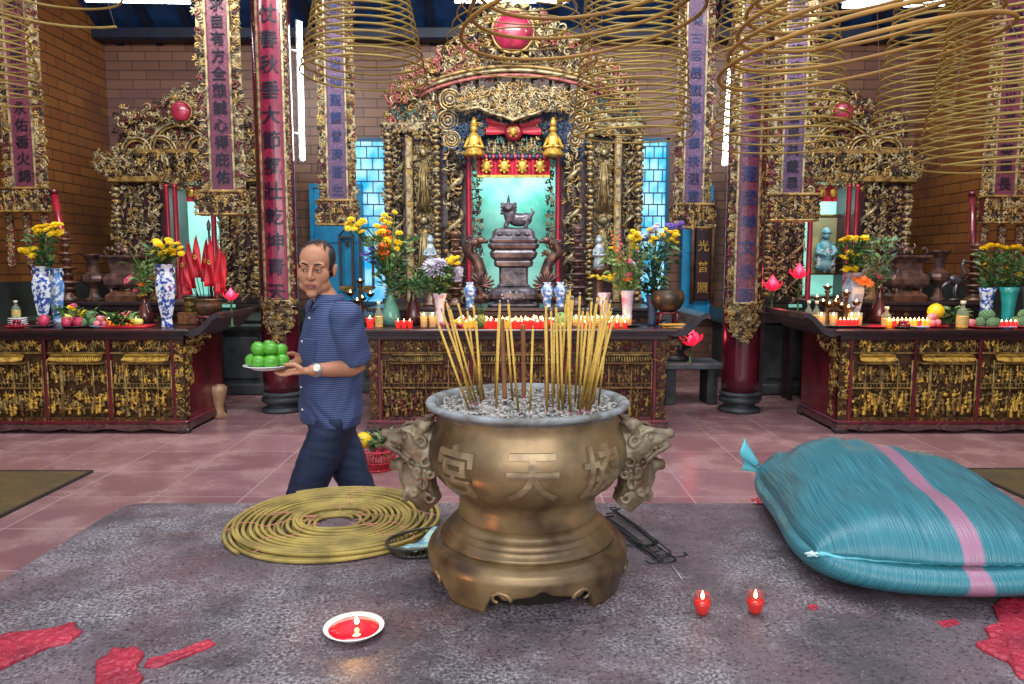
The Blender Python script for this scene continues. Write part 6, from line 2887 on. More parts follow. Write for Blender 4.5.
def flamelamp(loc, s, label, stem=.12, group=None):
    """plastic lotus lamp that glows red-pink"""
    rt = thing('lotus_lamp', label, 'lamp', loc, group=group)
    mb = MB()
    lathe(mb, [(.001, 0), (.045 * s, 0), (.04 * s, .01), (.012, .02), (.010, stem), (.03 * s, stem + .01)], 14, cap=False)
    obj('stem', mb, greenleaf, rt)
    mb = MB()
    lathe(mb, [(.001, stem), (.05 * s, stem + .02 * s), (.065 * s, stem + .055 * s), (.05 * s, stem + .10 * s), (.02 * s, stem + .145 * s), (.002, stem + .17 * s)], 16, cap=False)
    obj('bud', mb, m_lotus, rt)
    mb = MB()
    for k in range(8):
        a = k * PI / 4
        V = []
        n = 5
        for i in range(n):
            t = i / (n - 1)
            rad = (.03 + .075 * math.sin(t * 1.9)) * s
            w = .03 * s * math.sin(PI * min(1, t * .85 + .12))
            z = stem + .11 * s * t
            V += [(rad * math.cos(a) - w * math.sin(a), rad * math.sin(a) + w * math.cos(a), z), (rad * math.cos(a) + w * math.sin(a), rad * math.sin(a) - w * math.cos(a), z)]
        mb.add(V, [(2 * i, 2 * i + 1, 2 * i + 3, 2 * i + 2) for i in range(n - 1)])
    obj('petals', mb, mat('pink_lotus_petals', hexc('f0406c'), .35, 0, emit=hexc('ff2040'), es=.5), rt)
    point('lotus_light', (loc[0], loc[1] - .12, loc[2] + stem + .08 * s), 1.2, (1, .12, .15), .05)
    return rt


TT = 1.0      # altar table top height
IT = 1.2
CI = 1.14

# ================= left altar table
Z1 = TT + .001
vase((X_(44, 7.45), 7.45, Z1), .58, .095, m_bw, 'tall hexagonal blue and white vase at the left, in front of its twin', 'hex')
vase((X_(58, 7.68), 7.68, Z1), .56, .092, m_bw2, 'hexagonal blue and white vase behind its twin at the left', 'hex')
hd = heads_cluster(.04, 0, .38, .13, .05, .05, 16, .038, MUM, [yel], 1) + heads_cluster(-.12, -.02, .15, .08, .05, .05, 10, .036, MUM, [yel], 2)
bouquet((X_(48, 7.45), 7.45, Z1 + .58), hd, 'two clumps of yellow chrysanthemums in the twin blue and white vases', leaves=90, leaf_r=.13, leaf_h=(.0, .32), seed=3)
vase((X_(167, 7.15), 7.15, Z1), .60, .102, m_bw, 'tall hexagonal blue and white vase near the right end of the left altar table', 'hex')
hd = heads_cluster(.05, -.03, .15, .13, .05, .10, 28, .032, MUM, [yel], 5)
bouquet((X_(167, 7.15), 7.15, Z1 + .60), hd, 'dense yellow chrysanthemums in the single tall vase of the left altar table', leaves=70, leaf_r=.13, leaf_h=(.0, .16), seed=6)
hd = [(-.16, 0, .05, .045, GERB, pinkp), (-.02, 0, .0, .03, GERB, orangep), (-.02, .0, -.12, .035, MUM, yel), (-.08, 0, -.06, .03, GERB, pinkp)]
vase((X_(146, 7.65), 7.65, Z1), .28, .08, m_redvase, 'small dark vase between the square bronze burner and the tall vase, left altar', 'bottle')
bouquet((X_(146, 7.65), 7.65, Z1 + .40), hd, 'feathery green spray with a pink lily behind the tall vase, left altar', leaves=70, leaf_r=.16, leaf_h=(-.12, .26), leaf_m=palegreen, blades=16, seed=7)
# bottle on a stacked white dish, dishes and fruit
mb = MB()
for k in range(4):
    lathe(mb, [(.05, k * .02), (.085, k * .02 + .012), (.088, k * .02 + .018), (.06, k * .02 + .018)], 24)
o = obj('dish_stack', mb, white_p, None, (X_(18, 7.3), 7.3, Z1))
tag(o, 'stack of white dishes at the left end of the left altar table', 'dishes')
bottle((X_(17, 7.3), 7.3, Z1 + .078), .17, .04, 'small bottle standing on the stack of white dishes', mat('olive_oil', hexc('8a9a3c'), .1, 0, emit=hexc('606818'), es=.1))


def offering(px, Y, r, pm, plabel, kinds, seed):
    x = X_(px, Y)
    plate((x, Y, Z1), r, pm, plabel)
    rr = random.Random(seed)
    for (kind, fr, n, lab, grp, dx, dy, base) in kinds:
        pile(kind, (x + dx, Y + dy, Z1 + .008), fr, n, r * .62, lab, grp, seed + n, base)


offering(17, 7.02, .10, m_redplate, 'shallow red plate at the left end of the left altar table', [('plum', .022, 9, 'small red plum on the red plate at the far left', 'plums on the far left plate', 0, 0, 0)], 1)
offering(44, 7.1, .12, m_darkplate, 'dark tin plate with a magenta fruit, in front of the twin vases', [('dragonfruit', .062, 1, 'single dragon fruit on the dark plate in front of the twin vases', None, 0, 0, 0)], 2)
offering(77, 7.1, .17, m_darkplate, 'wide dark plate heaped with fruit and flowers on the left altar', [('dragonfruit', .05, 3, 'dragon fruit at the front of the heaped wide plate, left altar', 'dragon fruits on the heaped plate', -.02, -.04, 0), ('custard', .045, 4, 'green custard apple on the heaped wide plate, left altar', 'custard apples on the heaped plate', .09, .03, 0), ('mango', .04, 2, 'pale mango on the heaped wide plate, left altar', 'mangoes on the heaped plate', -.06, .05, .05)], 3)
hd = heads_cluster(0, 0, .10, .10, .06, .05, 8, .03, MUM, [yel, pinkp, yel], 9)
bouquet((X_(77, 7.16), 7.16, Z1 + .06), hd, 'loose yellow and pink blossoms laid on the heaped fruit plate, left altar', leaves=60, leaf_r=.18, leaf_h=(.0, .12), seed=8)
offering(101, 7.05, .10, m_blueplate, 'pale blue plate of pink fruit on the left altar', [('apple', .034, 6, 'pink apple on the pale blue plate, left altar', 'pink apples on the blue plate', 0, 0, 0)], 4)
# red cloth tray with greens, candles and a pear
mb = MB()
box(mb, -.22, .22, -.12, .12, 0, .022, 0, .006)
o = obj('offering_tray', mb, m_redplate, None, (X_(128, 7.1), 7.1, Z1))
tag(o, 'red rectangular tray of offerings on the left altar table', 'tray')
fruit('mango', (X_(138, 7.04), 7.04, Z1 + .055), .042, 'yellow mango at the right of the red tray, left altar', None)
for i in range(6):
    x = X_(109 + i * 5.5, 7.16)
    cup((x, 7.16, Z1 + .022), 'amber', 'small glowing amber candle cup on the red tray of the left altar', 'amber candle cups on the red tray')
hd = heads_cluster(0, 0, .08, .07, .05, .03, 5, .02, DAISY, [pinkp, whitep], 19)
bouquet((X_(122, 7.06), 7.04, Z1 + .04), hd, 'bunch of leafy greens lying on the red tray, left altar', leaves=80, leaf_r=.11, leaf_h=(.0, .09), seed=18)
# box of joss paper with the flag pot, brass cylinder
mb = MB()
box(mb, -.10, .10, -.08, .08, 0, .12, 0, .006)
o = obj('joss_box', mb, mat('mottled_joss_box', hexc('8a5c34'), .6, 0, hexc('5c3a24'), 30), None, (X_(191, 7.5), 7.5, Z1))
tag(o, 'mottled brown box on the left altar, beneath the brass cylinder', 'box')
mb = MB()
lathe(mb, [(.001, 0), (.058, 0), (.062, .01), (.055, .03), (.058, .06), (.066, .07), (.058, .08), (.056, .13), (.068, .14), (.066, .15), (.001, .145)], 20, cap=False)
o = obj('brass_cylinder', mb, mat('dull_brass', hexc('7c6c38'), .35, .6, hexc('4c4424'), 12), None, (X_(191, 7.5), 7.5, Z1 + .121))
tag(o, 'dull brass ringed cylinder on the brown box, left of the flag pot', 'brass cylinder')
fx, fy = X_(209, 7.3), 7.3
rt = thing('pot_stand', 'red lacquer stand under the bronze flag pot, right end of the left altar', 'stand', (fx, fy, Z1))
mb = MB()
lathe(mb, [(.11, .075), (.12, .085), (.12, .10), (.001, .10)], 20, cap=False)
obj('seat', mb, lacq, rt)
for k in range(4):
    a = PI / 4 + k * PI / 2
    mb = MB()
    tube(mb, [(.10 * math.cos(a), .10 * math.sin(a), .09), (.115 * math.cos(a), .115 * math.sin(a), .05), (.095 * math.cos(a), .095 * math.sin(a), 0)], [.016, .014, .012], 7)
    obj('leg', mb, lacq, rt)
rt = thing('flag_pot', 'round bronze pot holding red pennants at the right end of the left altar', 'pot', (fx, fy, Z1 + .101))
mb = MB()
lathe(mb, [(.001, 0), (.075, 0), (.10, .02), (.128, .07), (.132, .11), (.12, .145), (.135, .155), (.135, .165), (.12, .165), (.115, .14), (.001, .12)], 28, cap=False)
obj('body', mb, mat('tarnished_bronze_pot', hexc('7a6248'), .35, .5, hexc('46382c'), 9), rt)
rr = random.Random(8)
for i, (px, top, bot) in enumerate([(185, 238, 283), (194, 240, 282), (202, 235, 272), (209, 238, 276), (215, 236, 280), (222, 240, 284), (228, 250, 288), (180, 255, 288), (190, 262, 290)]):
    dx = X_(px, fy) - fx
    ztop = H_(top, fy) - (Z1 + .26)
    rt = thing('red_pennant', 'narrow red pennant in the bronze pot, left altar', 'flag', (fx, fy, Z1 + .26), group='red pennants in the bronze pot')
    mb = MB()
    yb = rr.uniform(-.05, .05)
    tube(mb, [(dx * .3, yb * .6, -.04), (dx, yb, ztop)], .004, 6)
    obj('pole', mb, darkwood, rt)
    mb = MB()
    L = ztop - (H_(bot, fy) - (Z1 + .26))
    sgn = rr.choice((-1, 1))

    def pen(u, v, sgn=sgn, dx=dx, yb=yb, L=L, ztop=ztop):
        w = .105 * math.sin(min(1, v * 1.15) * PI * .62)
        return (dx * (1 - .2 * v) + sgn * w * (u - .35), yb - .012 + .018 * math.sin(u * 5 + v * 6), ztop - v * L * 1.1 - .02)
    sheet(mb, pen, 8, 12)
    o = obj('cloth', mb, m_redflag, rt)
    q = o.modifiers.new('thickness', 'SOLIDIFY')
    q.thickness = .0015
    if i in (2, 3, 0, 4):
        mb = MB()
        for k in range(5):
            a = k * 2 * PI / 5
            ball(mb, (dx * .95 + sgn * .012 + .012 * math.cos(a), yb - .035, ztop - L * .6 + .018 * math.sin(a)), (.009, .003, .009), nu=6, nv=4)
        obj('gilt_emblem', mb, gold3, rt)
rt = thing('halberd', 'tall dark halberd shaft standing in the flag pot', 'ceremonial halberd', (fx + .03, fy + .02, Z1 + .25))
mb = MB()
tube(mb, [(0, 0, 0), (0, 0, H_(222, fy) - Z1 - .27)], .011, 8)
obj('shaft', mb, darkwood, rt)
mb = MB()
zt = H_(222, fy) - Z1 - .27
lathe(mb, [(.018, zt - .06), (.022, zt), (.014, zt + .02), (.002, zt + .05)], 8)
obj('head', mb, m_gunmetal, rt)
flamelamp((X_(232, 7.15), 7.15, Z1 + .0), .7, 'glowing pink lotus lamp at the right end of the left altar', stem=.26)
# inner altar row, left
Z2 = IT + .001
pagoda_stick((X_(70, 8.15), 8.15, Z2), .80, .13, m_brownwood, 'stacked brown pagoda candlestick behind the twin blue and white vases')
urnvase2((X_(96, 8.2), 8.2, Z2), .52, .125, m_pewtercop, 'bulging bronze altar candlestick between the pagoda stick and the square burner, left')
ding((X_(128, 8.2), 8.2, Z2), .36, .58, m_pewtercop, 'square waisted bronze burner with a lion finial on the left inner altar')
urnvase2((X_(160, 8.3), 8.3, Z2), .50, .12, mat('amber_brown_bronze', hexc('8a6844'), .35, .4, hexc('5c442c'), 9), 'brown altar candlestick behind the single tall vase, left inner altar')
# maroon ceremonial pole leaning by the left wall and its twin on the right
for (pa, pb, Y_, lab) in (((54, 192), (66, 258), 8.3, 'slanting maroon ceremonial pole left of the left altar flowers'), ((972, 194), (974, 300), 8.3, 'upright maroon ceremonial pole behind the right altar flowers')):
    A, B = W(*pa, Y_), W(*pb, Y_)
    B = A + (B - A) * ((A.z - IT - .0) / (A.z - B.z))
    rt = thing('ceremonial_pole', lab, 'pole', (B.x, B.y, IT))
    mb = MB()
    tube(mb, [Vector((0, 0, .0)), A - B + Vector((0, 0, 0))], .035, 10)
    obj('shaft', mb, redpaint if pa[0] < 500 else lacq, rt)
    mb = MB()
    q = A - B
    tube(mb, [q - Vector((0, 0, .02)), q + Vector((0, 0, .03))], .043, 10)
    obj('cap', mb, lacq, rt)

# ceramic urn on the floor, right of left altar
c = on(218, 419, 0)
rt = thing('floor_urn', 'small cream and brown ceramic urn on the floor beside the left altar table', 'urn', (c.x - .02, c.y + .08, 0))
mb = MB()
lathe(mb, [(.001, 0), (.088, 0), (.09, .015), (.055, .06), (.05, .12), (.075, .22), (.094, .29), (.09, .325), (.07, .335), (.075, .345), (.06, .345), (.03, .3)], 28, cap=False)
obj('body', mb, mat('cream_brown_ceramic', hexc('b09070'), .4, 0, hexc('7a4c34'), 4), rt)

# ================= central altar table
vs = vase((X_(391, 7.3), 7.3, Z1), .36, .095, m_greenvase, 'sea green glazed vase on the central altar behind the oil bottle', 'bottle')
hd = (heads_cluster(-.33, 0, .62, .10, .05, .07, 12, .032, MUM, [yel], 21) + heads_cluster(.0, -.02, .46, .13, .05, .18, 30, .036, MUM, [yel, yel, orangep], 22) +
      heads_cluster(-.20, 0, .32, .10, .05, .08, 12, .024, DAISY, [purplep], 23) + heads_cluster(.0, .02, .70, .10, .04, .06, 8, .026, MUM, [yel], 24) + heads_cluster(-.05, -.08, .40, .05, .02, .05, 4, .050, GERB, [orangep], 25))
bouquet((X_(391, 7.3), 7.3, Z1 + .36), hd, 'large bouquet of yellow, orange and purple flowers in the sea green vase', leaves=150, leaf_r=.22, leaf_h=(.02, .5), seed=22, blades=26)
vase((X_(414, 7.45), 7.45, Z1), .36, .085, m_redvase, 'oxblood vase on the central altar right of the sea green vase', 'bottle')
bouquet((X_(414, 7.4), 7.4, Z1 + .37), [], 'spreading mound of fine fern fronds in the oxblood vase', leaves=30, leaf_r=.12, leaf_h=(.0, .2), fern=90, seed=31, spread=1.25, name='fern_spray')
vase((X_(440, 7.25), 7.25, Z1), .32, .072, m_pinkvase, 'white vase with blue and pink pattern, left of the burner on the central altar', 'flare')
hd = heads_cluster(-.03, -.05, .27, .08, .03, .06, 3, .075, MUM, [whitep], 33) + heads_cluster(.12, 0, .32, .08, .04, .035, 12, .028, MUM, [yel], 34) + heads_cluster(.20, 0, .20, .04, .04, .06, 3, .04, MUM, [whitep], 35)
bouquet((X_(440, 7.25), 7.25, Z1 + .32), hd, 'white and yellow chrysanthemums with dark leaves, left of the great burner', leaves=110, leaf_r=.14, leaf_h=(.0, .24), seed=36)
oil_lamp_tree((X_(361, 7.4), 7.4, Z1), .46, 'bronze oil lamp stand with small flames, at the left end of the central altar')
cup((X_(370, 7.05), 7.05, Z1), 'red', 'single red candle cup next to the oil bottle, left end of the central altar', None, 1.6)
bottle((X_(379, 7.06), 7.06, Z1), .25, .04, 'clear bottle of yellow oil at the left end of the central altar')
for i, px in enumerate((398, 404, 410)):
    cup((X_(px, 7.05), 7.05, Z1), 'red', 'pinkish red candle cup in front of the sea green vase', 'candle cups in front of the sea green vase', 1.15)


def oilglass(px, Y, lab, grp, h=.15, z=None):
    rt = thing('oil_glass', lab, 'oil glass', (X_(px, Y), Y, z or Z1), group=grp)
    mb = MB()
    lathe(mb, [(.001, 0), (.03, 0), (.034, .01), (.040, h), (.037, h), (.031, .012)], 16, cap=False)
    obj('glass', mb, mat('bottle_glass', (.75, .85, .65), .05, 0, alpha=.14, coat=.4), rt)
    mb = MB()
    lathe(mb, [(.001, .006), (.030, .006), (.0355, h * .75), (.001, h * .75)], 14, cap=False)
    obj('oil', mb, mat('lit_amber_oil', hexc('d08a10'), .1, 0, emit=hexc('f08808'), es=.30), rt)
    mb = MB()
    lathe(mb, [(a * 1.8, b * 1.5) for a, b in fl], 8, z=h * .76)
    obj('flame', mb, flame, rt)
    return rt


for px in (424, 432.5):
    oilglass(px, 7.04, 'tall amber oil glass between the sea green vase and the incense sticks', 'tall amber oil glasses on the central altar')
rr = random.Random(55)
# rows of candle cups along the front of the central altar
k = 0
for row, (Y_, n, x0, x1) in enumerate(((7.02, 19, 458, 556), (7.14, 21, 450, 566), (7.26, 19, 456, 562), (7.38, 17, 460, 560))):
    for i in range(n):
        px = x0 + (x1 - x0) * (i + .5) / n + rr.uniform(-1.3, 1.3)
        red = (462 < px < 556) and rr.random() < .72
        if row == 0 and 476 < px < 486:
            continue
        cup((X_(px, Y_), Y_ + rr.uniform(-.03, .03), Z1), 'red' if red else 'amber',
            'glowing %s candle cup in the rows at the middle of the central altar' % ('red' if red else 'amber'), '%s candle cups in the central rows' % ('red' if red else 'amber'), rr.uniform(.95, 1.45))
for i in range(12):
    px = 576 + i * 5.2
    Y_ = 7.03 if i % 2 else 7.15
    if px > 632:
        break
    oilglass(px, Y_, 'small amber oil glass in the row right of the red candles, central altar', 'amber oil glasses right of the red candles', h=.11)
for i in range(6):
    cup((X_(585 + i * 8, 6.97), 6.97, Z1), 'red', 'red candle cup at the front edge, right part of the central altar', 'red cups at the right front edge', 1.05)
# pineapple-like offering and pomelos
rt = thing('pineapple', 'small leafy pineapple standing between the candle cups, left of the great burner', 'fruit', (X_(481, 7.02), 7.02, Z1))
mb = MB()
ball(mb, (0, 0, .065), (.05, .05, .065), nu=14, nv=10)
for k in range(70):
    z = 1 - 2 * (k + .5) / 70
    a = k * 2.39996
    q = math.sqrt(1 - z * z)
    ball(mb, (.05 * q * math.cos(a), .05 * q * math.sin(a), .065 + .065 * z), .008, nu=5, nv=4)
obj('body', mb, mat('green_gold_rind', hexc('8a8434'), .5, 0, hexc('4c6a30'), 40), rt)
mb = MB()
r9 = random.Random(2)
for k in range(26):
    a = k * 2.4
    leafshape(mb, (0.01 * math.cos(a), .01 * math.sin(a), .12), (math.cos(a) * .5, math.sin(a) * .5, 1), .08, .008, r9)
obj('leaf_crown', mb, greenleaf, rt)
fruit('pomelo', (X_(561, 7.02), 7.0, Z1 + .075), .075, 'round green pomelo among the candles, right of the great burner', None)
fruit('yellowfruit', (X_(596, 7.3), 7.3, Z1 + .055), .055, 'small yellow pomelo behind the amber oil glasses, central altar', None)
fruit('mango', (X_(562, 6.93), 6.93, Z1 + .03), .034, 'pale yellow mango in front of the green pomelo, central altar', None)
for i in range(7):
    fruit('plum', (X_(448 + (i % 4) * 4, 6.96), 6.96 + .05 * (i // 4), Z1 + .024), .024, 'dark plum in the heap at the left front of the central altar', 'dark plums on the central altar')
for i in range(5):
    fruit('plum', (X_(548 + (i % 3) * 4, 6.9), 6.93 + .05 * (i // 3), Z1 + .022), .022, 'dark plum at the foot of the green pomelo', 'dark plums by the pomelo')
# right side vases and bouquet
vase((X_(604, 7.4), 7.4, Z1), .32, .07, m_pinkvase, 'pale pink striped vase behind the incense tips, central altar', 'flare')
vase((X_(627, 7.2), 7.2, Z1 + .02), .33, .078, mat('pink_blue_porcelain', hexc('e2d0dc'), .15, 0, hexc('b05a8c'), 9, pos=(.48, .6), coat=.6), 'tall pink and white flared vase right of centre on the central altar', 'flare')
plate((X_(627, 7.2), 7.2, Z1), .13, m_darkplate, 'dark saucer under the pink and white flared vase')
vase((X_(652, 7.35), 7.35, Z1), .30, .075, mat('smoky_blue_glass', hexc('4a6484'), .1, 0, hexc('2c3c5c'), 6, coat=.6), 'smoky blue vase between the pink flared vase and the bronze bowl', 'flare')
hd = (heads_cluster(.10, 0, .50, .06, .03, .09, 12, .030, MUM, [yel], 41) + heads_cluster(.02, -.04, .12, .02, .02, .0, 1, .045, GERB, [orangep], 42) +
      [(.02, -.05, .17, .032, GERB, pinkp), (.01, -.05, .30, .034, GERB, pinkp), (.06, -.04, .27, .03, MUM, whitep), (-.14, 0, .42, .03, MUM, yel)] +
      heads_cluster(-.22, -.02, .14, .12, .04, .03, 12, .020, MUM, [yel], 43))
bouquet((X_(625, 7.2), 7.2, Z1 + .34), hd, 'bouquet with an orange gerbera and pink flowers in the tall pink flared vase', leaves=130, leaf_r=.22, leaf_h=(.0, .36), leaf_m=palegreen, seed=44, blades=14,
        gladiolus=[(-.16, 0, .62, orangep), (-.08, .02, .66, pinkp), (-.22, .02, .55, palegreen), (.05, .03, .60, orangep)])
hd = (heads_cluster(.10, -.02, .58, .16, .05, .08, 26, .026, MUM, [yel], 45) + heads_cluster(-.06, 0, .62, .10, .04, .08, 7, .032, MUM, [whitep], 46) + heads_cluster(.22, .02, .68, .08, .04, .05, 10, .028, DAISY, [purplep], 47) +
      heads_cluster(-.12, -.02, .35, .06, .04, .1, 4, .024, DAISY, [whitep], 48))
bouquet((X_(652, 7.35), 7.35, Z1 + .30), hd, 'tall leafy bouquet of yellow, white and purple flowers in the smoky blue vase', leaves=230, leaf_r=.24, leaf_h=(.0, .50), seed=49, leaf_m=mat('deep_green_leaf', hexc('2f5c44'), .5, 0, hexc('1c3c34'), 20))
bx, by = X_(667, 7.25), 7.25
rt = thing('pot_stand', 'dark red stand under the round bronze bowl, right end of the central altar', 'stand', (bx, by, Z1))
mb = MB()
lathe(mb, [(.10, .115), (.12, .125), (.12, .14), (.001, .14)], 24, cap=False)
obj('seat', mb, lacq, rt)
for k in range(4):
    a = PI / 4 + k * PI / 2
    mb = MB()
    tube(mb, [(.10 * math.cos(a), .10 * math.sin(a), .13), (.12 * math.cos(a), .12 * math.sin(a), .07), (.10 * math.cos(a), .10 * math.sin(a), 0)], [.02, .017, .013], 7)
    obj('leg', mb, lacq, rt)
rt = thing('bronze_bowl', 'large round bronze singing bowl on a red stand, right end of the central altar', 'bowl', (bx, by, Z1 + .141))
mb = MB()
lathe(mb, [(.001, 0), (.07, .0), (.12, .03), (.158, .09), (.165, .14), (.158, .19), (.148, .205), (.152, .212), (.140, .212), (.146, .18), (.001, .05)], 36, cap=False)
obj('body', mb, mat('mottled_bronze_bowl', hexc('6c5846'), .3, .5, hexc('443a34'), 8), rt)
for i, (px, Y_, h) in enumerate(((676, 7.05, 0), (679, 7.07, .012), (674, 7.06, .024))):
    mb = MB()
    box(mb, -.13, .13, -.07, .07, 0, .010, 0, .003)
    o = obj('paper_bundle', mb, mat('yellow_paper' if i != 1 else 'grey_paper', hexc('c88c2c' if i != 1 else '8a8890'), .7), None, (X_(px, Y_), Y_, Z1 + h), rz=.15 * i)
    tag(o, ['yellow paper bundle at the bottom of the stack under the bronze bowl', 'grey paper bundle in the middle of the stack by the bronze bowl', 'yellow paper bundle on top of the stack by the bronze bowl'][i], 'paper bundle', 'paper bundles by the bronze bowl')

# ================= great burner on the inner altar
gx, gy, gz = X_(513.5, 8.25), 8.25, CI + .001
rt = thing('great_burner', 'great tiered pewter burner with lion lid and dragon handles before the teal doorway', 'incense burner', (gx, gy, gz))


def sq_loft(mb, prof, mi=0, asp=.7, c=.15):
    V, Fc = [], []
    for a, z in prof:
        x, y = a, a * asp
        k = a * c
        V += [(-x + k, -y, z), (x - k, -y, z), (x, -y + k, z), (x, y - k, z), (x - k, y, z), (-x + k, y, z), (-x, y - k, z), (-x, -y + k, z)]
    for q in range(len(prof) - 1):
        for i in range(8):
            j = (i + 1) % 8
            Fc.append((q * 8 + i, q * 8 + j, (q + 1) * 8 + j, (q + 1) * 8 + i))
    Fc.append(tuple(reversed(range(8))))
    Fc.append(tuple(range((len(prof) - 1) * 8, len(prof) * 8)))
    mb.add(V, Fc, mi, False)


zz = lambda py: H_(py, gy) - gz
mb = MB()
sq_loft(mb, [(.27, 0), (.29, .01), (.29, .03), (.22, .04), (.20, .06), (.26, .09), (.27, .14), (.25, .19), (.19, .215)])
bevel(obj('foot', mb, m_gunmetal, rt), .006)
mb = MB()
box(mb, -.13, .13, -.205, -.18, .08, .17, 0, .02)
carve(mb, rect(-.12, .12, .09, .16), .05, y=-.2, seed=3, mats=(1,), depth=.4)
obj('foot_panel', mb, [m_gunmetal, m_silver], rt)
mb = MB()
sq_loft(mb, [(.17, .215), (.19, .23), (.16, .25), (.16, zz(268)), (.21, zz(266)), (.22, zz(262)), (.20, zz(260))])
carve(mb, rect(-.14, .14, .26, zz(268) - .01), .06, ('wave', 'bud'), y=-.115, seed=4, mats=(0,), depth=.5)
bevel(obj('waist', mb, m_gunmetal, rt), .004)
mb = MB()
z0 = zz(262)
sq_loft(mb, [(.19, z0), (.25, z0 + .05), (.265, z0 + .10), (.24, z0 + .13), (.27, z0 + .15), (.285, z0 + .18), (.285, z0 + .20), (.25, z0 + .21)])
bevel(obj('bowl', mb, m_gunmetal, rt), .006)
mb = MB()
z1 = z0 + .21
sq_loft(mb, [(.26, z1), (.275, z1 + .03), (.24, z1 + .06), (.23, z1 + .12), (.20, z1 + .15), (.14, z1 + .165)])
for x in (-.15, -.05, .05, .15):
    ball(mb, (x, -.165, z1 + .09), (.035, .015, .022), nu=8, nv=6)
bevel(obj('lid', mb, m_gunmetal, rt), .005)
mb = MB()
z2 = z1 + .165
B = lambda x, y, z, a, b_=None, c_=None: ball(mb, (x, y, z), (a, b_ or a, c_ or a), nu=12, nv=8)
B(.06, 0, z2 + .09, .13, .07, .075)
B(.14, 0, z2 + .10, .07, .065, .07)
B(-.04, -.02, z2 + .13, .07, .065, .08)
B(-.055, -.03, z2 + .22, .065, .06, .06)
B(-.06, -.08, z2 + .205, .04, .035, .03)
for s in (-1, 1):
    B(-.06 + s * .035, -.085, z2 + .235, .014)
    tube(mb, [(-.05, s * .05, z2 + .10), (-.08, s * .05, z2 + .04), (-.09, s * .05 - .02, z2)], [.03, .024, .028], 8)
    tube(mb, [(.13, s * .05, z2 + .09), (.15, s * .05, z2 + .04), (.13, s * .05, z2)], [.035, .024, .026], 8)
    for k in range(4):
        a = .3 + k * .35
        tube(mb, [(-.055 + s * .04, 0, z2 + .25 - .03 * k), (-.055 + s * .075, -.01, z2 + .27 - .035 * k), (-.055 + s * .092, -.01, z2 + .255 - .035 * k)], [.024, .020, .010], 6)
tube(mb, [(-.055, 0, z2 + .27), (-.055, 0, z2 + .33), (-.055, -.01, z2 + .37)], [.024, .016, .004], 6)
tube(mb, [(.19, 0, z2 + .12), (.22, 0, z2 + .18), (.19, 0, z2 + .22)], [.02, .022, .006], 7)
fuse('lion_finial', mb, m_gunmetal, .007, rt, 2)
# dragon handles rising either side
for s in (-1, 1):
    mb = MB()
    pts = [(s * .20, 0, .10), (s * .34, 0, .12), (s * .42, 0, .24), (s * .36, 0, .36), (s * .40, 0, .50), (s * .50, -.02, .60), (s * .47, -.04, .70), (s * .38, -.06, .72)]
    P = []
    for i in range(len(pts) - 1):
        for t in (0, .33, .66):
            P.append(Vector(pts[i]).lerp(Vector(pts[i + 1]), t))
    P.append(Vector(pts[-1]))
    tube(mb, P, list(np.linspace(.05, .075, 9)) + list(np.linspace(.07, .035, len(P) - 9)), 9)
    for i, p in enumerate(P[2:-1]):
        ball(mb, p + Vector((s * .045, 0, .01)), (.022, .012, .03), nu=6, nv=4)
    B(s * .36, -.07, .73, .055, .045, .04)
    B(s * .31, -.09, .715, .035, .03, .022)
    carve(mb, rect(min(s * .24, s * .46), max(s * .24, s * .46), .08, .30), .09, ('scroll', 'leaf'), y=-.05, seed=int(5 + s), mats=(0,), dens=1.2)
    o = obj('dragon_handle', mb, m_pewtercop, rt)
    mb = MB()
    carve(mb, [(s * .22, .05), (s * .45, .05), (s * .48, .45), (s * .52, .62), (s * .46, .80), (s * .34, .74), (s * .36, .4)][::int(s)], .15, ('scroll', 'wave', 'leaf'), y=-.0, seed=int(9 + s), mats=(0, 0, 1), dens=1.0)
    obj('scroll_openwork', mb, [m_pewtercop, m_gunmetal], rt)
    # petal fan below
    mb = MB()
    for k in range(9):
        a = -1.9 + k * .35
        M = T(s * .36, -.07, .24, ry=s * a)
        t = MB()
        ball(t, (0, 0, .08), (.016, .018, .075), nu=6, nv=5)
        mb.merge(t, M)
    obj('shell_fan', mb, m_pewtercop, rt)
pagoda_stick((X_(456, 8.2), 8.2, gz), .86, .13, m_brownwood, 'dark carved pagoda candlestick left of the great burner', 5)
pagoda_stick((X_(577, 8.2), 8.2, gz), .92, .14, mat('dusky_carved_wood', hexc('5c4040'), .4, .2, hexc('302428'), 16), 'dark carved pagoda candlestick right of the great burner', 5)
for px, lab in ((431, 'small white porcelain figurine left of the central burner'), (598, 'small white porcelain figurine right of the central burner')):
    mb = MB()
    lathe(mb, [(.001, 0), (.07, 0), (.06, .06), (.045, .16), (.055, .22), (.03, .27), (.02, .28)], 14, cap=False)
    ball(mb, (0, 0, .315), .042)
    ball(mb, (0, .0, .35), (.03, .03, .025))
    tube(mb, [(-.045, 0, .22), (-.07, -.04, .15), (0, -.06, .15)], .016, 6)
    tube(mb, [(.045, 0, .22), (.07, -.04, .15), (0, -.06, .15)], .016, 6)
    st = MB()
    lathe(st, [(.001, 0), (.09, 0), (.09, .02), (.05, .04), (.05, .36), (.09, .40), (.09, .42), (.001, .42)], 12, cap=False)
    rt = thing('porcelain_figurine', lab, 'figurine', (X_(px, 8.35), 8.35, gz))
    obj('pedestal', st, m_brownwood, rt)
    t = MB()
    t.merge(mb, T(0, 0, .42))
    obj('figure', t, mat('bluish_white_porcelain', hexc('aab8c0'), .2, 0, hexc('7890a0'), 20, coat=.5), rt)
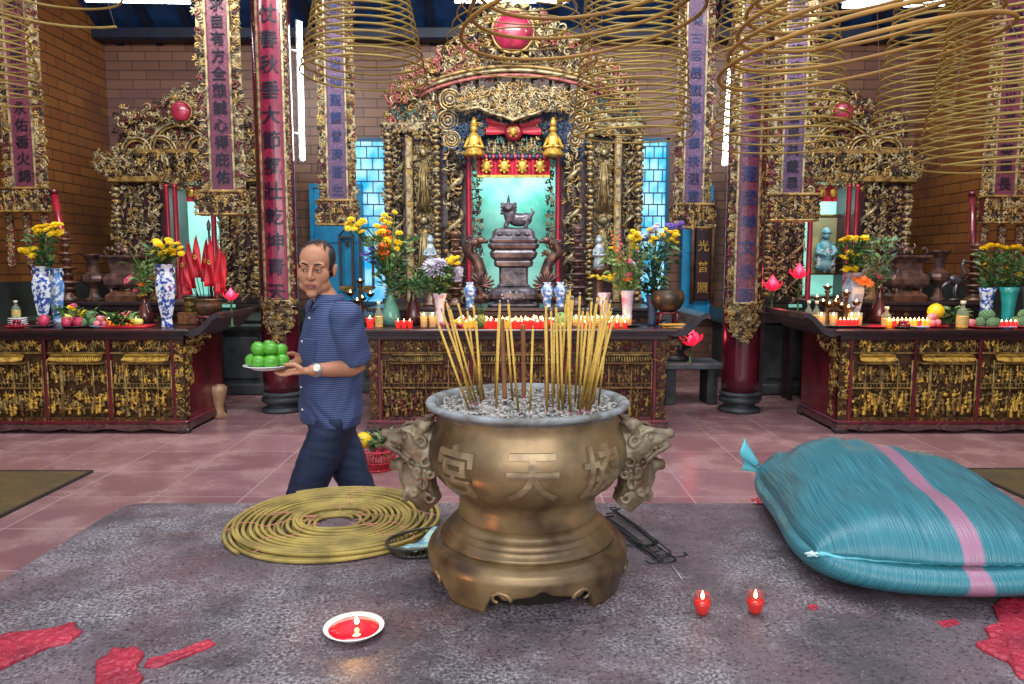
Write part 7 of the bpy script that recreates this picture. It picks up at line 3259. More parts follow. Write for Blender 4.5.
for px, Y_, lab in ((547, 8.05, 'blue and white vase on the inner altar, just right of the great burner'), (560, 8.1, 'second blue and white vase right of the great burner, nearer the pagoda stick'), (470, 8.05, 'blue and white vase on the inner altar, just left of the great burner')):
    vase((X_(px, Y_), Y_, gz), .27, .07, m_bw2, lab, 'baluster')

# plaques hung on the cyan panels: right one with gilt characters, left pair of frames
A = W(702, 300, 10.95)
B_ = W(702, 212, 10.95)
rt = thing('hanging_plaque', 'narrow dark hanging plaque with gilt characters on the cyan panel, right of centre', 'plaque', A)
h = B_.z - A.z
mb = MB()
box(mb, -.11, .11, 0, .05, 0, h, 0, .008)
obj('board', mb, lacq_dk, rt)
for s in (-1, 1):
    mb = MB()
    tube(mb, [(s * .15, .03, -.05), (s * .15, .03, h + .12)], .03, 8)
    ball(mb, (s * .15, .03, h + .14), (.035, .035, .05))
    obj('side_rod', mb, woodbrown, rt)
mb = MB()
for k, ch in enumerate('佛光普照'):
    V, Fc = glyphs(ch, .17, .004, .002)
    mb.add(V + np.array([0, -.006, h * (.86 - .24 * k)]), Fc, 0, False)
obj('gilt_characters', mb, gold3, rt)
mb = MB()
box(mb, -.14, .14, .04, .12, h * .4, h * .5)
obj('bracket', mb, darkwood, rt)
for px in (347, 367):
    A = W(px, 288, 10.95)
    B_ = W(px, 236, 10.95)
    h = B_.z - A.z
    rt = thing('hanging_ornament', 'long narrow dark open ornament with gilded foot on the cyan panel, %s of the pair' % ('left' if px < 350 else 'right'), 'ornament', A)
    mb = MB()
    frame(mb, -.11, .11, .0, h, .035, 0, .04, 0, .006)
    tube(mb, [(-.11, .02, h), (0, .02, h + .12), (.11, .02, h)], .014, 6)
    obj('frame_bars', mb, mat('dark_slate_wood', hexc('3a4450'), .4, 0, hexc('5a4438'), 8), rt)
    mb = MB()
    prism(mb, [(-.13, .0), (0, -.08), (.13, .0), (.1, .03), (-.1, .03)], -.01, .05)
    obj('gilded_foot', mb, gold, rt)
    mb = MB()
    box(mb, -.02, .02, .04, .12, h * .8, h * .9)
    obj('bracket', mb, darkwood, rt)

# ================= right altar table
oil_lamp_tree((X_(826, 7.25), 7.25, Z1), .40, 'bronze oil lamp stand with small flames at the left end of the right altar')
oil_lamp_tree((X_(845, 7.15), 7.15, Z1), .34, 'lower bronze oil lamp stand in front of the big white vase, right altar')
mb = MB()
lathe(mb, [(.001, 0), (.25, 0), (.27, .01), (.30, .022), (.29, .026), (.001, .012)], 36, cap=False, sy=.5)
o = obj('tin_tray', mb, m_darkplate, None, (X_(838, 7.12), 7.12, Z1))
tag(o, 'wide dark oval tray under the bottles at the left end of the right altar', 'tray')
for px, Y_ in ((800, 7.25), (808, 7.22)):
    bottle((X_(px + 8, Y_), Y_, Z1 + .0), .25, .040, 'clear oil bottle at the left end of the right altar, %s one of the pair' % ('left' if px == 800 else 'right'))
for px in (821, 833, 851, 858):
    oilglass(px, 7.08, 'amber oil glass on the dark oval tray, left end of the right altar', 'amber oil glasses on the oval tray', h=.13, z=Z1 + .014)
for i in range(5):
    cup((X_(840 + i * 4, 7.03), 7.03, Z1 + .012), 'red', 'red candle cup on the dark oval tray, right altar', 'red cups on the oval tray', 1.2)
vase((X_(852, 7.5), 7.5, Z1), .52, .12, mat('pale_floral_porcelain', hexc('c8c4cc'), .15, 0, hexc('7a88a4'), 14, coat=.6), 'big pale floral vase near the left end of the right altar', 'hex')
hd = heads_cluster(0, -.02, .32, .13, .05, .02, 18, .030, MUM, [yel], 61) + heads_cluster(-.04, -.04, .02, .08, .03, .02, 12, .026, MUM, [yel], 62) + heads_cluster(.10, -.05, -.10, .03, .03, .01, 1, .08, GERB, [orangep], 63) + heads_cluster(-.02, -.05, .16, .14, .03, .04, 8, .024, MUM, [yel], 66)
bouquet((X_(850, 7.45), 7.45, Z1 + .54), hd, 'tiered yellow chrysanthemums with one orange gerbera in the big pale vase', leaves=110, leaf_r=.14, leaf_h=(.0, .30), seed=64)
vase((X_(878, 7.65), 7.65, Z1), .36, .08, m_redvase, 'dark vase behind the orange gerbera, right altar', 'bottle')
bouquet((X_(876, 7.62), 7.62, Z1 + .37), [(-.02, -.05, .12, .045, GERB, pinkp)], 'grey green leafy branches with a pink bloom behind the pale vase, right altar', leaves=130, leaf_r=.15, leaf_h=(.05, .50), leaf_m=mat('grey_green_leaf', hexc('6c8c74'), .5, 0, hexc('48685a'), 20), seed=65)
plate((X_(871, 7.05), 7.05, Z1), .16, m_redplate, 'flat red plate left of the candle cups, right altar')
bottle((X_(886, 7.1), 7.1, Z1), .20, .045, 'short bottle of yellow oil left of the candle cups, right altar')
for i in range(20):
    px = 889 + (i % 10) * 4.2
    Y_ = 7.05 + .10 * (i // 10)
    cup((X_(px, Y_), Y_, Z1), 'red' if i % 3 == 1 else 'amber', 'glowing %s candle cup in the row before the square burner, right altar' % ('red' if i % 3 == 1 else 'amber'),
        '%s candle cups on the right altar' % ('red' if i % 3 == 1 else 'amber'), 1.25)
offering(903, 6.99, .11, m_darkplate, 'small dark plate in front of the candle cups, right altar', [('plum', .022, 6, 'dark plum on the small dark plate, right altar', 'plums on the right altar', 0, 0, 0)], 71)
offering(920, 6.96, .09, m_blueplate, 'pale blue plate in front of the yellow pomelo, right altar', [], 76)
offering(934, 7.08, .13, m_redplate, 'red plate of fruit under the yellow pomelo, right altar', [('apple', .04, 5, 'red apple on the plate under the yellow pomelo, right altar', 'red apples on the right altar', -.02, 0, 0)], 72)
fruit('yellowfruit', (X_(934, 7.18), 7.16, Z1 + .15), .08, 'large yellow pomelo crowning the fruit plate on the right altar', None)
hd = []
bouquet((X_(950, 7.2), 7.2, Z1 + .03), hd, 'loose leafy greens lying beside the yellow pomelo, right altar', leaves=90, leaf_r=.13, leaf_h=(.0, .14), seed=73, name='leafy_greens')
bottle((X_(962, 7.02), 7.02, Z1), .26, .055, 'large labelled bottle of yellow oil on the right altar')
offering(984, 7.02, .17, m_redplate, 'wide red plate of custard apples in front of the vases, right altar', [('custard', .05, 7, 'green custard apple on the wide red plate, right altar', 'custard apples on the wide red plate', .03, 0, 0), ('apple', .045, 1, 'red apple at the left of the wide red plate, right altar', None, -.13, 0, 0)], 74)
offering(1005, 6.96, .10, m_blueplate, 'pale blue plate at the front edge, near the right end of the right altar', [], 77)
offering(1022, 7.05, .14, m_redplate, 'red plate at the right edge of the picture, right altar', [('custard', .05, 4, 'green custard apple on the red plate at the right edge', 'custard apples at the right edge', 0, 0, 0)], 75)
for i in range(4):
    cup((X_(1003 + i * 4.5, 7.0), 7.02, Z1), 'red', 'red candle cup below the turquoise vase, right altar', 'red cups below the turquoise vase', 1.1)
vase((X_(985, 7.4), 7.4, Z1), .37, .085, m_bw, 'white vase with blue flowers behind the custard apples, right altar', 'flare')
vase((X_(1007, 7.3), 7.3, Z1), .38, .095, m_turq, 'turquoise glazed vase, second from the right edge of the picture', 'flare')
vase((X_(1028, 7.4), 7.4, Z1), .38, .085, mat('grey_blue_glaze', hexc('8a9eb4'), .15, 0, hexc('6a7e98'), 6, coat=.6), 'grey blue vase at the right edge of the picture', 'flare')


def poms(n, w, z0, z1, seed, r=.034):
    rr_ = random.Random(seed)
    return [(-w + 2 * w * (i + .5) / n, rr_.uniform(-.04, .04), z1 + .06 - abs(i - n / 2 + .5) * .02 + rr_.uniform(-.012, .012), r, POM, yel) for i in range(n)] + \
           [(rr_.uniform(-w, w), rr_.uniform(-.04, .02), rr_.uniform(z0, z1 - .06), r * .7, POM, yel) for _ in range(2)]


bouquet((X_(987, 7.4), 7.4, Z1 + .37), poms(5, .11, .15, .37, 81), 'yellow pompom chrysanthemums in the blue flowered white vase, right altar', leaves=110, leaf_r=.13, leaf_h=(.0, .34), seed=82)
bouquet((X_(1008, 7.3), 7.3, Z1 + .38), poms(4, .09, .1, .34, 83), 'yellow pompom chrysanthemums in the turquoise vase', leaves=100, leaf_r=.12, leaf_h=(.0, .30), seed=84)
bouquet((X_(1030, 7.4), 7.4, Z1 + .38), poms(5, .10, .05, .24, 85, .045), 'yellow chrysanthemums cut off by the right edge of the picture', leaves=90, leaf_r=.13, leaf_h=(.0, .2), seed=86)
# inner altar row, right
ding((X_(903, 8.2), 8.2, Z2), .38, .58, m_pewtercop, 'square waisted bronze burner with a lion finial on the right inner altar')
urnvase2((X_(936, 8.2), 8.2, Z2), .56, .125, m_pewtercop, 'bulging bronze altar candlestick right of the square burner, right inner altar')
urnvase2((X_(870, 8.3), 8.3, Z2), .60, .115, mat('amber_brown_bronze', hexc('8a6844'), .35, .4, hexc('5c442c'), 9), 'brown altar candlestick left of the square burner, right inner altar')
crane((X_(953, 8.12), 8.12, Z2), .46, m_gunmetal, 'dark bronze crane statue between the candlestick and pagoda stick, right', face=-1)
pagoda_stick((X_(972, 8.15), 8.15, Z2), .66, .15, m_brownwood, 'stacked brown pagoda candlestick behind the custard apples, right inner altar')

# ================= between central and right altars: low stone bench, stone censer, red lamps
rt = thing('stone_bench', 'low grey stone bench on the floor left of the right pillar', 'bench', (X_(688, 8.5, 380), 8.5, 0))
mb = MB()
box(mb, -.34, .34, -.26, .26, .42, .49, 0, .012)
obj('top', mb, mat('grey_bench_stone', hexc('585e64'), .4, 0, hexc('3c4248'), 5), rt)
for s in (-1, 1):
    mb = MB()
    box(mb, s * .24 - .06, s * .24 + .06, -.18, .18, 0, .42, 0, .01)
    obj('support', mb, stone_dk, rt)
rt = thing('stone_censer', 'ringed dark stone censer standing on the low stone bench', 'censer', (X_(674, 8.6, 370), 8.58, .49))
mb = MB()
lathe(mb, [(.001, 0), (.15, 0), (.17, .03), (.12, .07), (.10, .10), (.16, .14), (.20, .18), (.20, .22), (.14, .25), (.17, .28), (.19, .30), (.17, .32), (.001, .31)], 28, cap=False)
obj('body', mb, stone_dk, rt)
flamelamp((X_(690, 8.3, 360), 8.3, .49), 1.3, 'glowing red flame lamp on the low stone bench', stem=.20)
for px, pz, lab in ((771, 284, 'glowing red lamp before the right shrine, nearer the pillar'), (797, 272, 'glowing red lamp before the right shrine, nearer its doorway')):
    z0 = .981
    zt = H_(pz, 9.2)
    q = flamelamp((X_(px, 9.15), 9.15, z0), 1.15, lab, stem=max(.1, zt - z0 - .08))
rt = thing('side_stand', 'dark narrow side stand in front of the right stone plinth', 'stand', (X_(775, 8.7, 320), 8.72, 0))
mb = MB()
box(mb, -.23, .23, -.14, .14, 1.02, 1.07, 0, .01)
box(mb, -.2, .2, -.1, .1, .92, 1.02, 0, .004)
obj('top', mb, darkwood, rt)
for sx_ in (-1, 1):
    for sy_ in (-1, 1):
        mb = MB()
        box(mb, sx_ * .18 - .025, sx_ * .18 + .025, sy_ * .09 - .025, sy_ * .09 + .025, 0, .93)
        obj('leg', mb, darkwood, rt)

# ================= floor: red basket of offerings behind the urn
c = on(374, 474, 0)
rt = thing('plastic_basket', 'red slatted plastic basket of offerings on the floor behind the man', 'basket', (c.x, c.y + .14, 0))
mb = MB()
lathe(mb, [(.001, .0), (.115, .0), (.12, .01), (.001, .012)], 28, cap=False)
for z, r, w in ((.012, .118, .006), (.07, .135, .004), (.115, .147, .004), (.165, .160, .008)):
    tube(mb, [(r * math.cos(a), r * math.sin(a), z) for a in np.linspace(0, 2 * PI, 33)[:-1]], w, 6, closed=True)
for k in range(36):
    a = 2 * PI * k / 36
    tube(mb, [(.118 * math.cos(a), .118 * math.sin(a), .01), (.16 * math.cos(a), .16 * math.sin(a), .165)], .0042, 5)
obj('slatted_body', mb, mat('coral_red_plastic', hexc('c82c3c'), .35, 0, coat=.2), rt)
bc = (c.x, c.y + .14)
fruit('yellowfruit', (bc[0] - .10, bc[1] - .02, .235), .068, 'bright yellow pomelo heaped on the red floor basket', None)
for i, (dx, dy, dz) in enumerate(((.02, -.08, .15), (.09, -.04, .15), (.06, .05, .16), (-.04, .08, .16))):
    fruit('dragonfruit', (bc[0] + dx, bc[1] + dy, dz), .045, 'pink dragon fruit in the red floor basket', 'dragon fruits in the floor basket', (1.2, 0, i))
bouquet((bc[0] + .05, bc[1], .12), [(.06, -.04, .10, .022, DAISY, pinkp), (.02, .02, .12, .02, DAISY, pinkp)], 'leafy greens sticking out of the red floor basket', leaves=90, leaf_r=.12, leaf_h=(.02, .14), seed=91, name='leafy_greens')
# green shoots on a dish behind the limes
c2 = on(283, 404, 0)

# warm light of the candle rows
for x, y, z, p in ((-.1, 7.0, 1.28, 5), (.75, 7.0, 1.25, 2.5), (3.75, 7.0, 1.25, 3), (3.2, 6.9, 1.3, 2), (-3.7, 7.0, 1.25, 1.5)):
    point('candle_glow', (x, y - .05, z), p, (1.0, .55, .22), .12)


# ---------------------------------------------------------------- the man with the plate
m_skin = mat('warm_skin', hexc('bc8669'), .45, 0, hexc('a87254'), 7, sss=.15, pos=(.3, .7), spec=.4)
m_hair = mat('black_hair', hexc('17151a'), .55, 0, hexc('242228'), 60, bump=.5, bsc=150)
m_shirt = bpy.data.materials.new('navy_pinstripe_shirt')
m_shirt.use_nodes = True
nt = m_shirt.node_tree
b = nt.nodes['Principled BSDF']
tc = nt.nodes.new('ShaderNodeTexCoord')
wv = nt.nodes.new('ShaderNodeTexWave')
wv.wave_type = 'BANDS'
wv.bands_direction = 'Z'
wv.inputs['Scale'].default_value = 34
wv.inputs['Distortion'].default_value = .8
wv.inputs['Detail'].default_value = 1
cr = nt.nodes.new('ShaderNodeValToRGB')
cr.color_ramp.elements[0].position = .55
cr.color_ramp.elements[0].color = (*hexc('243258'), 1)
cr.color_ramp.elements[1].position = .9
cr.color_ramp.elements[1].color = (*hexc('54648e'), 1)
nt.links.new(tc.outputs['Object'], wv.inputs['Vector'])
nt.links.new(wv.outputs['Color'], cr.inputs['Fac'])
nt.links.new(cr.outputs['Color'], b.inputs['Base Color'])
b.inputs['Roughness'].default_value = .75
m_jeans = mat('dark_blue_trousers', hexc('1a2c4c'), .7, 0, hexc('101c34'), 6, bump=.2, bsc=200)
m_shoe = mat('black_leather', hexc('141214'), .3)

MX, MY = -.83, 3.40
man = thing('person', 'balding man in navy pinstripe shirt and dark trousers walking left, carrying a plate', 'person', (MX, MY, 0))
Fd = Vector((-.86, -.51, 0)).normalized()      # chest direction
Ld = Vector((.51, -.86, 0)).normalized()       # towards his left shoulder


def loc(x, y, z):
    return Vector((x - MX, y - MY, z))


def limb(mb, pts, rads, n=14, sub=4):
    P, Q = [], []
    for i in range(len(pts) - 1):
        for k in range(sub):
            t = k / sub
            P.append(Vector(pts[i]).lerp(Vector(pts[i + 1]), t))
            Q.append(rads[i] + (rads[i + 1] - rads[i]) * t)
    P.append(Vector(pts[-1]))
    Q.append(rads[-1])
    tube(mb, P, Q, n)
    for p, r in ((P[0], Q[0]), (P[-1], Q[-1])):
        ball(mb, p, r * .98, nu=n, nv=8)


sh_l = loc(-.735, 3.245, 1.375)
el_l = loc(-.705, 3.31, 1.135)
wr_l = loc(-.858, 3.125, 1.150)
sh_r = loc(-.925, 3.555, 1.385)
el_r = loc(-.85, 3.60, 1.14)
wr_r = loc(-.955, 3.405, 1.175)
hipc = loc(-.85, 3.40, .90)
hip_l = hipc + Ld * .085
hip_r = hipc - Ld * .085
kn_l = loc(-.985, 3.33, .50)
an_l = loc(-1.02, 3.32, .10)
kn_r = loc(-.73, 3.47, .49)
an_r = loc(-.50, 3.50, .17)
HD = loc(-.897, 3.385, 1.583)      # head centre
NB = loc(-.845, 3.40, 1.43)
Mh = Matrix.Translation(HD) @ Matrix.Rotation(R(0), 4, 'Z') @ Matrix.Rotation(R(7), 4, 'X') @ Matrix.Rotation(R(4), 4, 'Y') @ Matrix.Diagonal((1.06, 1.06, 1.08, 1))


def hd_(x, y, z):
    return Mh @ Vector((x, y, z))


hm = MB()
hb = lambda x, y, z, a, b_=None, c_=None: ball(hm, (x, y, z), (a, b_ or a, c_ or a), nu=18, nv=12)
hb(0, .012, .035, .075, .090, .080)
hb(0, -.035, .045, .064, .050, .058)
hb(0, -.028, -.035, .060, .058, .062)
hb(0, -.044, -.066, .046, .040, .042)
hb(0, -.070, -.096, .024, .020, .017)
for s in (-1, 1):
    hb(s * .036, -.048, -.020, .032, .031, .036)
    hb(s * .040, -.026, -.062, .028, .034, .032)
    hb(s * .030, -.074, .026, .026, .013, .012)
    hb(s * .030, -.0765, .004, .016, .009, .0085)
    hb(s * .077, .010, -.006, .008, .015, .027)
    hb(s * .081, .016, .008, .007, .010, .016)
    hb(s * .012, -.098, -.027, .010, .011, .008)
tube(hm, [(0, -.080, .018), (0, -.096, -.004), (0, -.110, -.026)], [.008, .009, .0125], 10)
hb(0, -.106, -.027, .0125, .011, .010)
hb(0, -.068, -.058, .036, .026, .026)
hb(0, -.0925, -.0565, .023, .0075, .0050)
hb(0, -.0900, -.0655, .020, .0080, .0060)
body = MB()
body.merge(hm, Mh)
limb(body, [NB + Vector((.02, .0, -.05)), hd_(0, .018, -.07)], [.060, .054])
# torso under the shirt
for z, w, d in ((1.36, .15, .09), (1.25, .145, .10), (1.12, .135, .10), (1.0, .135, .10), (.92, .14, .10)):
    c = loc(-.85, 3.40, z)
    M = Matrix.Rotation(math.atan2(Ld.y, Ld.x), 4, 'Z')
    ball(body, c, (w * .92, d * .9, .08), M=M, nu=16, nv=10)
limb(body, [NB + Vector((.02, 0, -.05)), sh_l], [.045, .03])
limb(body, [NB + Vector((.0, 0, -.05)), sh_r], [.045, .03])
limb(body, [sh_l, el_l, (el_l + wr_l) / 2, wr_l], [.048, .041, .037, .0255])
limb(body, [sh_r, el_r, (el_r + wr_r) / 2, wr_r], [.048, .041, .037, .0255])
for hp, kn, an, tw in ((hip_l, kn_l, an_l, Vector((-.13, -.02, -.06))), (hip_r, kn_r, an_r, Vector((-.10, -.01, -.12)))):
    limb(body, [hp, (hp + kn) / 2, kn, (kn + an) / 2, an], [.08, .07, .052, .050, .034])
    limb(body, [an + Vector((.03, 0, -.03)), an + tw * .6, an + tw], [.034, .032, .022])

# hands
PL = Vector((-1.060 - MX, 3.165 - MY, 1.150))   # plate centre (plate bottom)
PR = .105


def hand(mb, wr, palm, fingers, thumb, wrist_r=.024, up=Vector((0, 0, 1)), thick=.013):
    """palm: knuckle centre; across: knuckle axis; fingers: list of chains"""
    k, across = palm
    for t in (0, .25, .5, .75, 1):
        c = wr.lerp(k, t)
        w = .026 + (.038 - .026) * min(1, t * 1.3)
        ax = across.normalized()
        f = (k - wr).normalized()
        n = f.cross(ax).normalized()
        M = Matrix((ax, f, n)).transposed().to_4x4()
        ball(mb, c, (w, .030, thick + .004 * (1 - t)), M=M, nu=12, nv=8)
    for ch in fingers:
        P = [Vector(p) for p in ch]
        n_ = len(P)
        limb(mb, P, [.0092 - .0007 * i for i in range(n_)], 8, 3)
    limb(mb, [Vector(p) for p in thumb], [.012, .0105, .0088][:len(thumb)], 8, 3)


# left hand: fingers run under the plate, thumb over the rim
kn = Vector((PL.x + .105, PL.y - .035, PL.z - .008))
ac = Vector((-.35, 1.0, .05)).normalized()
fs = []
for i, (o_, L) in enumerate(((-.030, .060), (-.010, .072), (.010, .076), (.030, .070))):
    b0 = kn + ac * o_ + Vector((.004, 0, 0))
    d = Vector((-1, .10 + .10 * i, 0)).normalized()
    fs.append([b0, b0 + d * L * .42 + Vector((0, 0, -.008)), b0 + d * L * .74 + Vector((0, 0, -.008)), b0 + d * L + Vector((0, 0, -.003))])
tb = wr_l.lerp(kn, .38) + Vector((0, -.022, .010))
hand(body, wr_l, (kn, ac), fs, [tb, tb + Vector((-.030, -.004, .022)), kn + Vector((-.012, -.026, .034))])
# right hand: on the far rim
kr = Vector((PL.x + .072, PL.y + .108, PL.z + .006))
ar = Vector((.75, .55, -.2)).normalized()
fs = []
for i, (o_, L) in enumerate(((-.030, .060), (-.010, .072), (.010, .074), (.030, .064))):
    b0 = kr + ar * o_
    d = Vector((-.75, -.62, 0)).normalized()
    fs.append([b0, b0 + d * L * .42 + Vector((0, 0, -.014)), b0 + d * L * .74 + Vector((0, 0, -.020)), b0 + d * L + Vector((0, 0, -.014))])
tb = wr_r.lerp(kr, .4) + Vector((-.01, -.012, .018))
hand(body, wr_r, (kr, ar), fs, [tb, tb + Vector((-.020, -.022, .016)), tb + Vector((-.040, -.045, .016))])
bo = fuse('body', body, m_skin, .0040, man, 7, fac=.5)

# eyes, brows, lips
for s in (-1, 1):
    e = MB()
    t = MB()
    ball(t, (s * .030, -.0815, .002), (.0110, .0055, .0030), nu=12, nv=8)
    e.merge(t, Mh)
    eo = obj('eye', e, mat('eye_white', hexc('b8a8a0'), .3), man)
    t = MB()
    ball(t, (s * .030 - .002, -.0858, .002), (.0042, .0022, .0030), nu=10, nv=6)
    e = MB()
    e.merge(t, Mh)
    obj('iris', e, mat('dark_iris', hexc('100c0c'), .2), eo)
    t = MB()
    tube(t, [(s * .013, -.0905, .0075), (s * .024, -.0905, .0095), (s * .042, -.0820, .0065)], [.0012, .0020, .0014], 6)
    e = MB()
    e.merge(t, Mh)
    obj('eyelid_line', e, mat('lash_dark', hexc('2a1c1a'), .6), man)
    t = MB()
    pts = [(s * (.012 + .034 * q), -.0925 + .014 * q * q, .0265 + .005 * math.sin(q * 2.6)) for q in np.linspace(0, 1, 8)]
    tube(t, pts, [.002, .0035, .0040, .0042, .0040, .0034, .0026, .001], 7)
    e = MB()
    e.merge(t, Mh)
    obj('eyebrow', e, m_hair, man)
t = MB()
for q in (0, 1):
    pts = [((-1 + 2 * u) * .0225, -.1005 + .012 * abs(-1 + 2 * u) ** 2, -.0565 - .0085 * q + .002 * abs(2 * u - 1)) for u in np.linspace(0, 1, 9)]
    tube(t, pts, [.0012, .003, .0042, .0048, .0044, .0048, .0042, .003, .0012], 7)
e = MB()
e.merge(t, Mh)
obj('lips', e, mat('lips', hexc('8c4c48'), .4), man)
t = MB()
tube(t, [(-.021, -.0935, -.0610), (0, -.1035, -.0606), (.021, -.0935, -.0610)], .0011, 5)
e = MB()
e.merge(t, Mh)
obj('mouth_line', e, mat('lash_dark', hexc('2a1c1a'), .6), man)

# hair: cap at the back and sides, receding high above the forehead
t = MB()
q = lambda x, y, z, a, b_, c_: ball(t, (x, y, z), (a, b_, c_), nu=18, nv=12)
q(0, .036, .046, .0765, .075, .0765)
q(0, .048, .0, .072, .060, .060)
for s in (-1, 1):
    q(s * .058, .005, .045, .022, .042, .042)
    q(s * .064, -.012, .026, .012, .022, .030)
    q(s * .066, .022, .0, .013, .020, .034)
tt = MB()
tt.merge(t, Mh)
ho = fuse('hair', tt, m_hair, .004, man, 2)
t = MB()
for i in range(60):
    rr_ = random.Random(i)
    x = rr_.uniform(-.05, .05)
    y0_ = rr_.uniform(-.045, -.01)
    pts = []
    for k in range(6):
        y = y0_ + (.05 - y0_) * k / 5
        z = .035 + .0825 * math.sqrt(max(.02, 1 - (x / .078) ** 2 - ((y - .008) / .098) ** 2))
        pts.append((x * (1 - .1 * k), y, z))
    tube(t, pts, .0011, 4)
tt = MB()
tt.merge(t, Mh)
obj('thin_top_hair', tt, m_hair, man)

# shirt
sm = MB()
ang = math.atan2(Ld.y, Ld.x)
secs = [(.868, .182, .128, -.850, 3.40), (.89, .182, .130, -.850, 3.40), (.96, .178, .132, -.850, 3.40), (1.05, .174, .134, -.850, 3.40), (1.15, .176, .134, -.850, 3.40), (1.25, .182, .128, -.846, 3.40),
        (1.32, .182, .116, -.842, 3.40), (1.37, .165, .096, -.842, 3.40), (1.405, .122, .078, -.844, 3.40), (1.435, .075, .066, -.846, 3.40)]
n = 40
V = []
for z, w, d, cx, cy in secs:
    for i in range(n):
        a = 2 * PI * i / n
        ca, sa = math.cos(a), math.sin(a)
        x = math.copysign(abs(ca) ** .85, ca) * w
        y = math.copysign(abs(sa) ** .85, sa) * d
        p = loc(cx, cy, z) + Ld * x + Fd * y
        V.append(tuple(p))
Fc = [tuple(range(n)), tuple(reversed(range((len(secs) - 1) * n, len(secs) * n)))]
for k in range(len(secs) - 1):
    for i in range(n):
        j = (i + 1) % n
        Fc.append((k * n + i, (k + 1) * n + i, (k + 1) * n + j, k * n + j))
sm.add(V, Fc)
for sh, el in ((sh_l, el_l), (sh_r, el_r)):
    d = (el - sh)
    e = sh + d * .88
    tube(sm, [sh + Vector((0, 0, .012)), sh + d * .3, sh + d * .6, e], [.070, .074, .074, .077], 22)
    ball(sm, sh + Vector((0, 0, .0)), .070, nu=18, nv=12)
so = fuse('shirt', sm, m_shirt, .0065, man, 5)
me = so.data
Vn = np.zeros(len(me.vertices) * 3)
me.vertices.foreach_get('co', Vn)
Vn = Vn.reshape(-1, 3)
Nn = np.zeros(len(me.vertices) * 3)
me.vertices.foreach_get('normal', Nn)
Nn = Nn.reshape(-1, 3)
D = np.zeros(len(Vn))
for i, (x, y, z) in enumerate(Vn):
    a_ = mnoise.noise(Vector((x * 9 + z * 5, y * 9, z * 5)))
    b__ = mnoise.noise(Vector((x * 22 - z * 14, y * 22, z * 9 + 3)))
    D[i] = .010 * a_ + .006 * b__ + .004 * math.sin(z * 70 + 6 * a_ + x * 30) * max(0, 1 - abs(z - .93) / .1)
Vn = Vn + Nn * D[:, None]
me.vertices.foreach_set('co', Vn.astype(np.float32).ravel())
me.update()
# collar, placket, buttons, pocket
m_collar = m_shirt
for s in (-1, 1):
    t = MB()
    base = loc(-.846, 3.40, 1.432)
    pts = []
    for k in range(9):
        a = (PI / 2) * (1) - s * (.15 + k * .33)
        r1, r2 = .066, .080
        p = base + Ld * (math.cos(a) * r1) * 1 + Fd * (math.sin(a) * r1 * .95)
        p2 = base + Ld * (math.cos(a) * (r2 + .012 * (k < 2))) + Fd * (math.sin(a) * (r2 + .016 * (k < 2)))
        pts.append((p + Vector((0, 0, .034 - .010 * (k < 1))), p2 + Vector((0, 0, -.008 - (.038 if k == 0 else .018 if k == 1 else 0)))))
    V = [v for pr_ in pts for v in pr_]
    t.add([tuple(v) for v in V], [(2 * i, 2 * i + 1, 2 * i + 3, 2 * i + 2) for i in range(8)])
    o = obj('collar', t, m_collar, man)
    q_ = o.modifiers.new('thickness', 'SOLIDIFY')
    q_.thickness = .004
for k in range(5):
    z = 1.36 - k * .105
    i_ = min(range(len(secs)), key=lambda i: abs(secs[i][0] - z))
    t = MB()
    dd = secs[i_][2]
    ball(t, loc(secs[i_][3], 3.40, z) + Fd * (dd + .004) + Ld * .01, .0055, nu=8, nv=6)
    obj('button', t, white_p, man)
t = MB()
c = loc(-.848, 3.40, 1.22) + Fd * .112 + Ld * .085
V = []
pn = (Fd * .9 + Ld * .35).normalized()
pa = Ld * .94 - Fd * .33
for a, z in ((-.045, .05), (.045, .05), (.045, -.045), (0, -.062), (-.045, -.045)):
    V.append(c + pa * a + Vector((0, 0, z)))
V2 = [v + pn * .012 for v in V]
t.add([tuple(v) for v in V2 + V], [(0, 1, 2, 3, 4)] + [(i, i + 5, (i + 1) % 5 + 5, (i + 1) % 5) for i in range(5)], 0, False)
obj('breast_pocket', t, m_shirt, man)

# trousers and shoes
t = MB()
M = Matrix.Rotation(ang, 4, 'Z')
ball(t, hipc + Vector((0, 0, .02)), (.165, .125, .12), M=M, nu=20, nv=12)
for hp, kn_, an in ((hip_l, kn_l, an_l), (hip_r, kn_r, an_r)):
    limb(t, [hp + Vector((0, 0, .0)), (hp + kn_) / 2, kn_, (kn_ + an) / 2, an + Vector((0, 0, -.02))], [.105, .094, .076, .068, .066], 20)
to = fuse('trousers', t, m_jeans, .0075, man, 4)
me = to.data
Vn = np.zeros(len(me.vertices) * 3)
me.vertices.foreach_get('co', Vn)
Vn = Vn.reshape(-1, 3)
Nn = np.zeros(len(me.vertices) * 3)
me.vertices.foreach_get('normal', Nn)
Nn = Nn.reshape(-1, 3)
D = np.array([.008 * mnoise.noise(Vector((x * 12, y * 12, z * 7))) + .005 * mnoise.noise(Vector((x * 10 + z * 25, y * 20, z * 25))) for x, y, z in Vn])
me.vertices.foreach_set('co', (Vn + Nn * D[:, None]).astype(np.float32).ravel())
me.update()
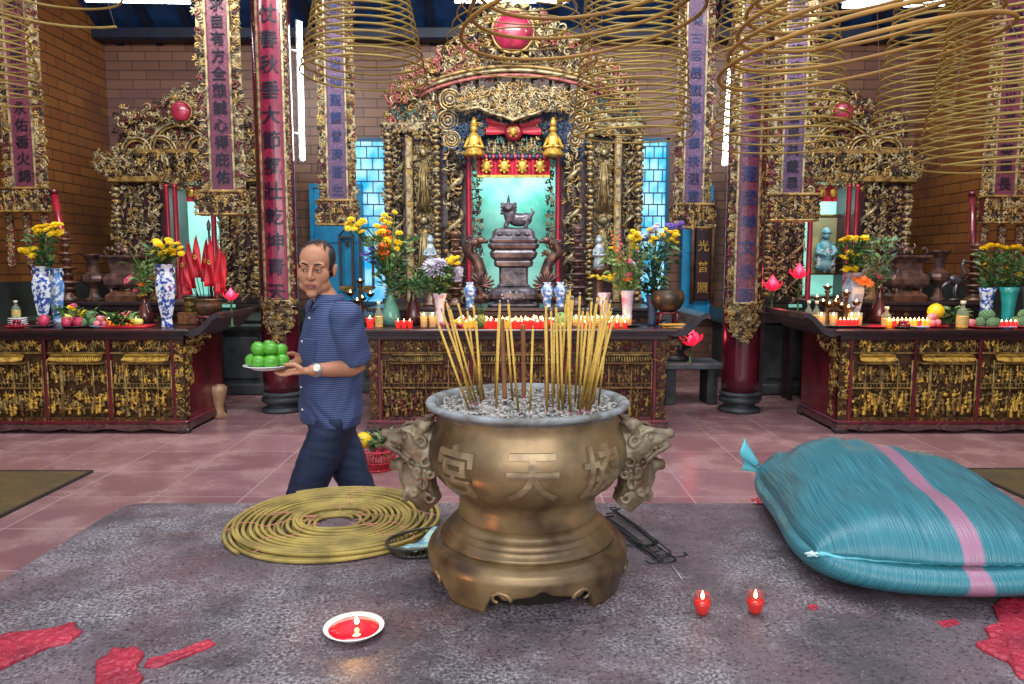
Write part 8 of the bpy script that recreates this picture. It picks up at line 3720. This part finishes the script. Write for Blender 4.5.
for an, tw, gz_ in ((an_l, Vector((-.15, -.02, 0)), 0), (an_r, Vector((-.11, -.01, -.07)), .08)):
    t = MB()
    h0 = Vector((an.x + .02, an.y, max(.035, an.z - .06)))
    tip = h0 + tw
    tip.z = .032
    limb(t, [h0, h0.lerp(tip, .5) + Vector((0, 0, .01)), tip], [.042, .045, .034], 12)
    limb(t, [h0 + Vector((0, 0, .03)), h0], [.043, .043], 12)
    fuse('shoe', t, m_shoe, .006, man, 3)
# wrist watch
t = MB()
d = (wr_l - el_l).normalized()
c = wr_l - d * .018
u_ = d.cross(Vector((0, 0, 1))).normalized()
v_ = d.cross(u_).normalized()
pts = [c + u_ * .030 * math.cos(a) + v_ * .028 * math.sin(a) for a in np.linspace(0, 2 * PI, 25)[:-1]]
for k in (-.006, 0, .006):
    tube(t, [p + d * k for p in pts], .0034, 6, closed=True)
wo = obj('watch_band', t, m_silver, man)
t = MB()
cc_ = c + (u_ * -.0 - v_ * 0) + Vector((.012, -.026, .012))
Mw = Matrix.Translation(cc_) @ Vector((.25, -.8, .5)).to_track_quat('Z', 'Y').to_matrix().to_4x4()
w2 = MB()
lathe(w2, [(.001, 0), (.017, 0), (.018, .004), (.015, .008), (.001, .008)], 18, cap=False)
t.merge(w2, Mw)
obj('watch_dial', t, mat('pale_dial', hexc('d4d0c4'), .2, .3), wo)

# plate and the green mandarins
pl = thing('plate', 'shallow white plate of green mandarins held by the man', 'plate', (PL.x + MX, PL.y + MY, PL.z))
mb = MB()
lathe(mb, [(.001, 0), (.06, 0), (.065, .003), (.095, .016), (PR, .019), (PR - .003, .021), (.064, .008), (.001, .006)], 40, cap=False)
obj('dish', mb, white_p, pl)
rr_ = random.Random(12)
G = (PL.x + MX, PL.y + MY, PL.z)
pos = [(-.060, -.012, .045), (-.020, -.055, .045), (.030, -.052, .045), (.062, -.005, .045), (.032, .045, .045), (-.025, .052, .045), (.0, .0, .045),
       (-.030, -.018, .095), (.022, -.024, .096), (.0, .030, .098), (.050, .012, .088)]
for x, y, z in pos:
    fruit('mandarin', (G[0] + x, G[1] + y, G[2] + z - .006), .0345 * rr_.uniform(.95, 1.05), 'glossy green mandarin on the plate carried by the man', 'green mandarins on the carried plate', (rr_.uniform(-.6, .6), rr_.uniform(-.6, .6), rr_.uniform(0, 6)))
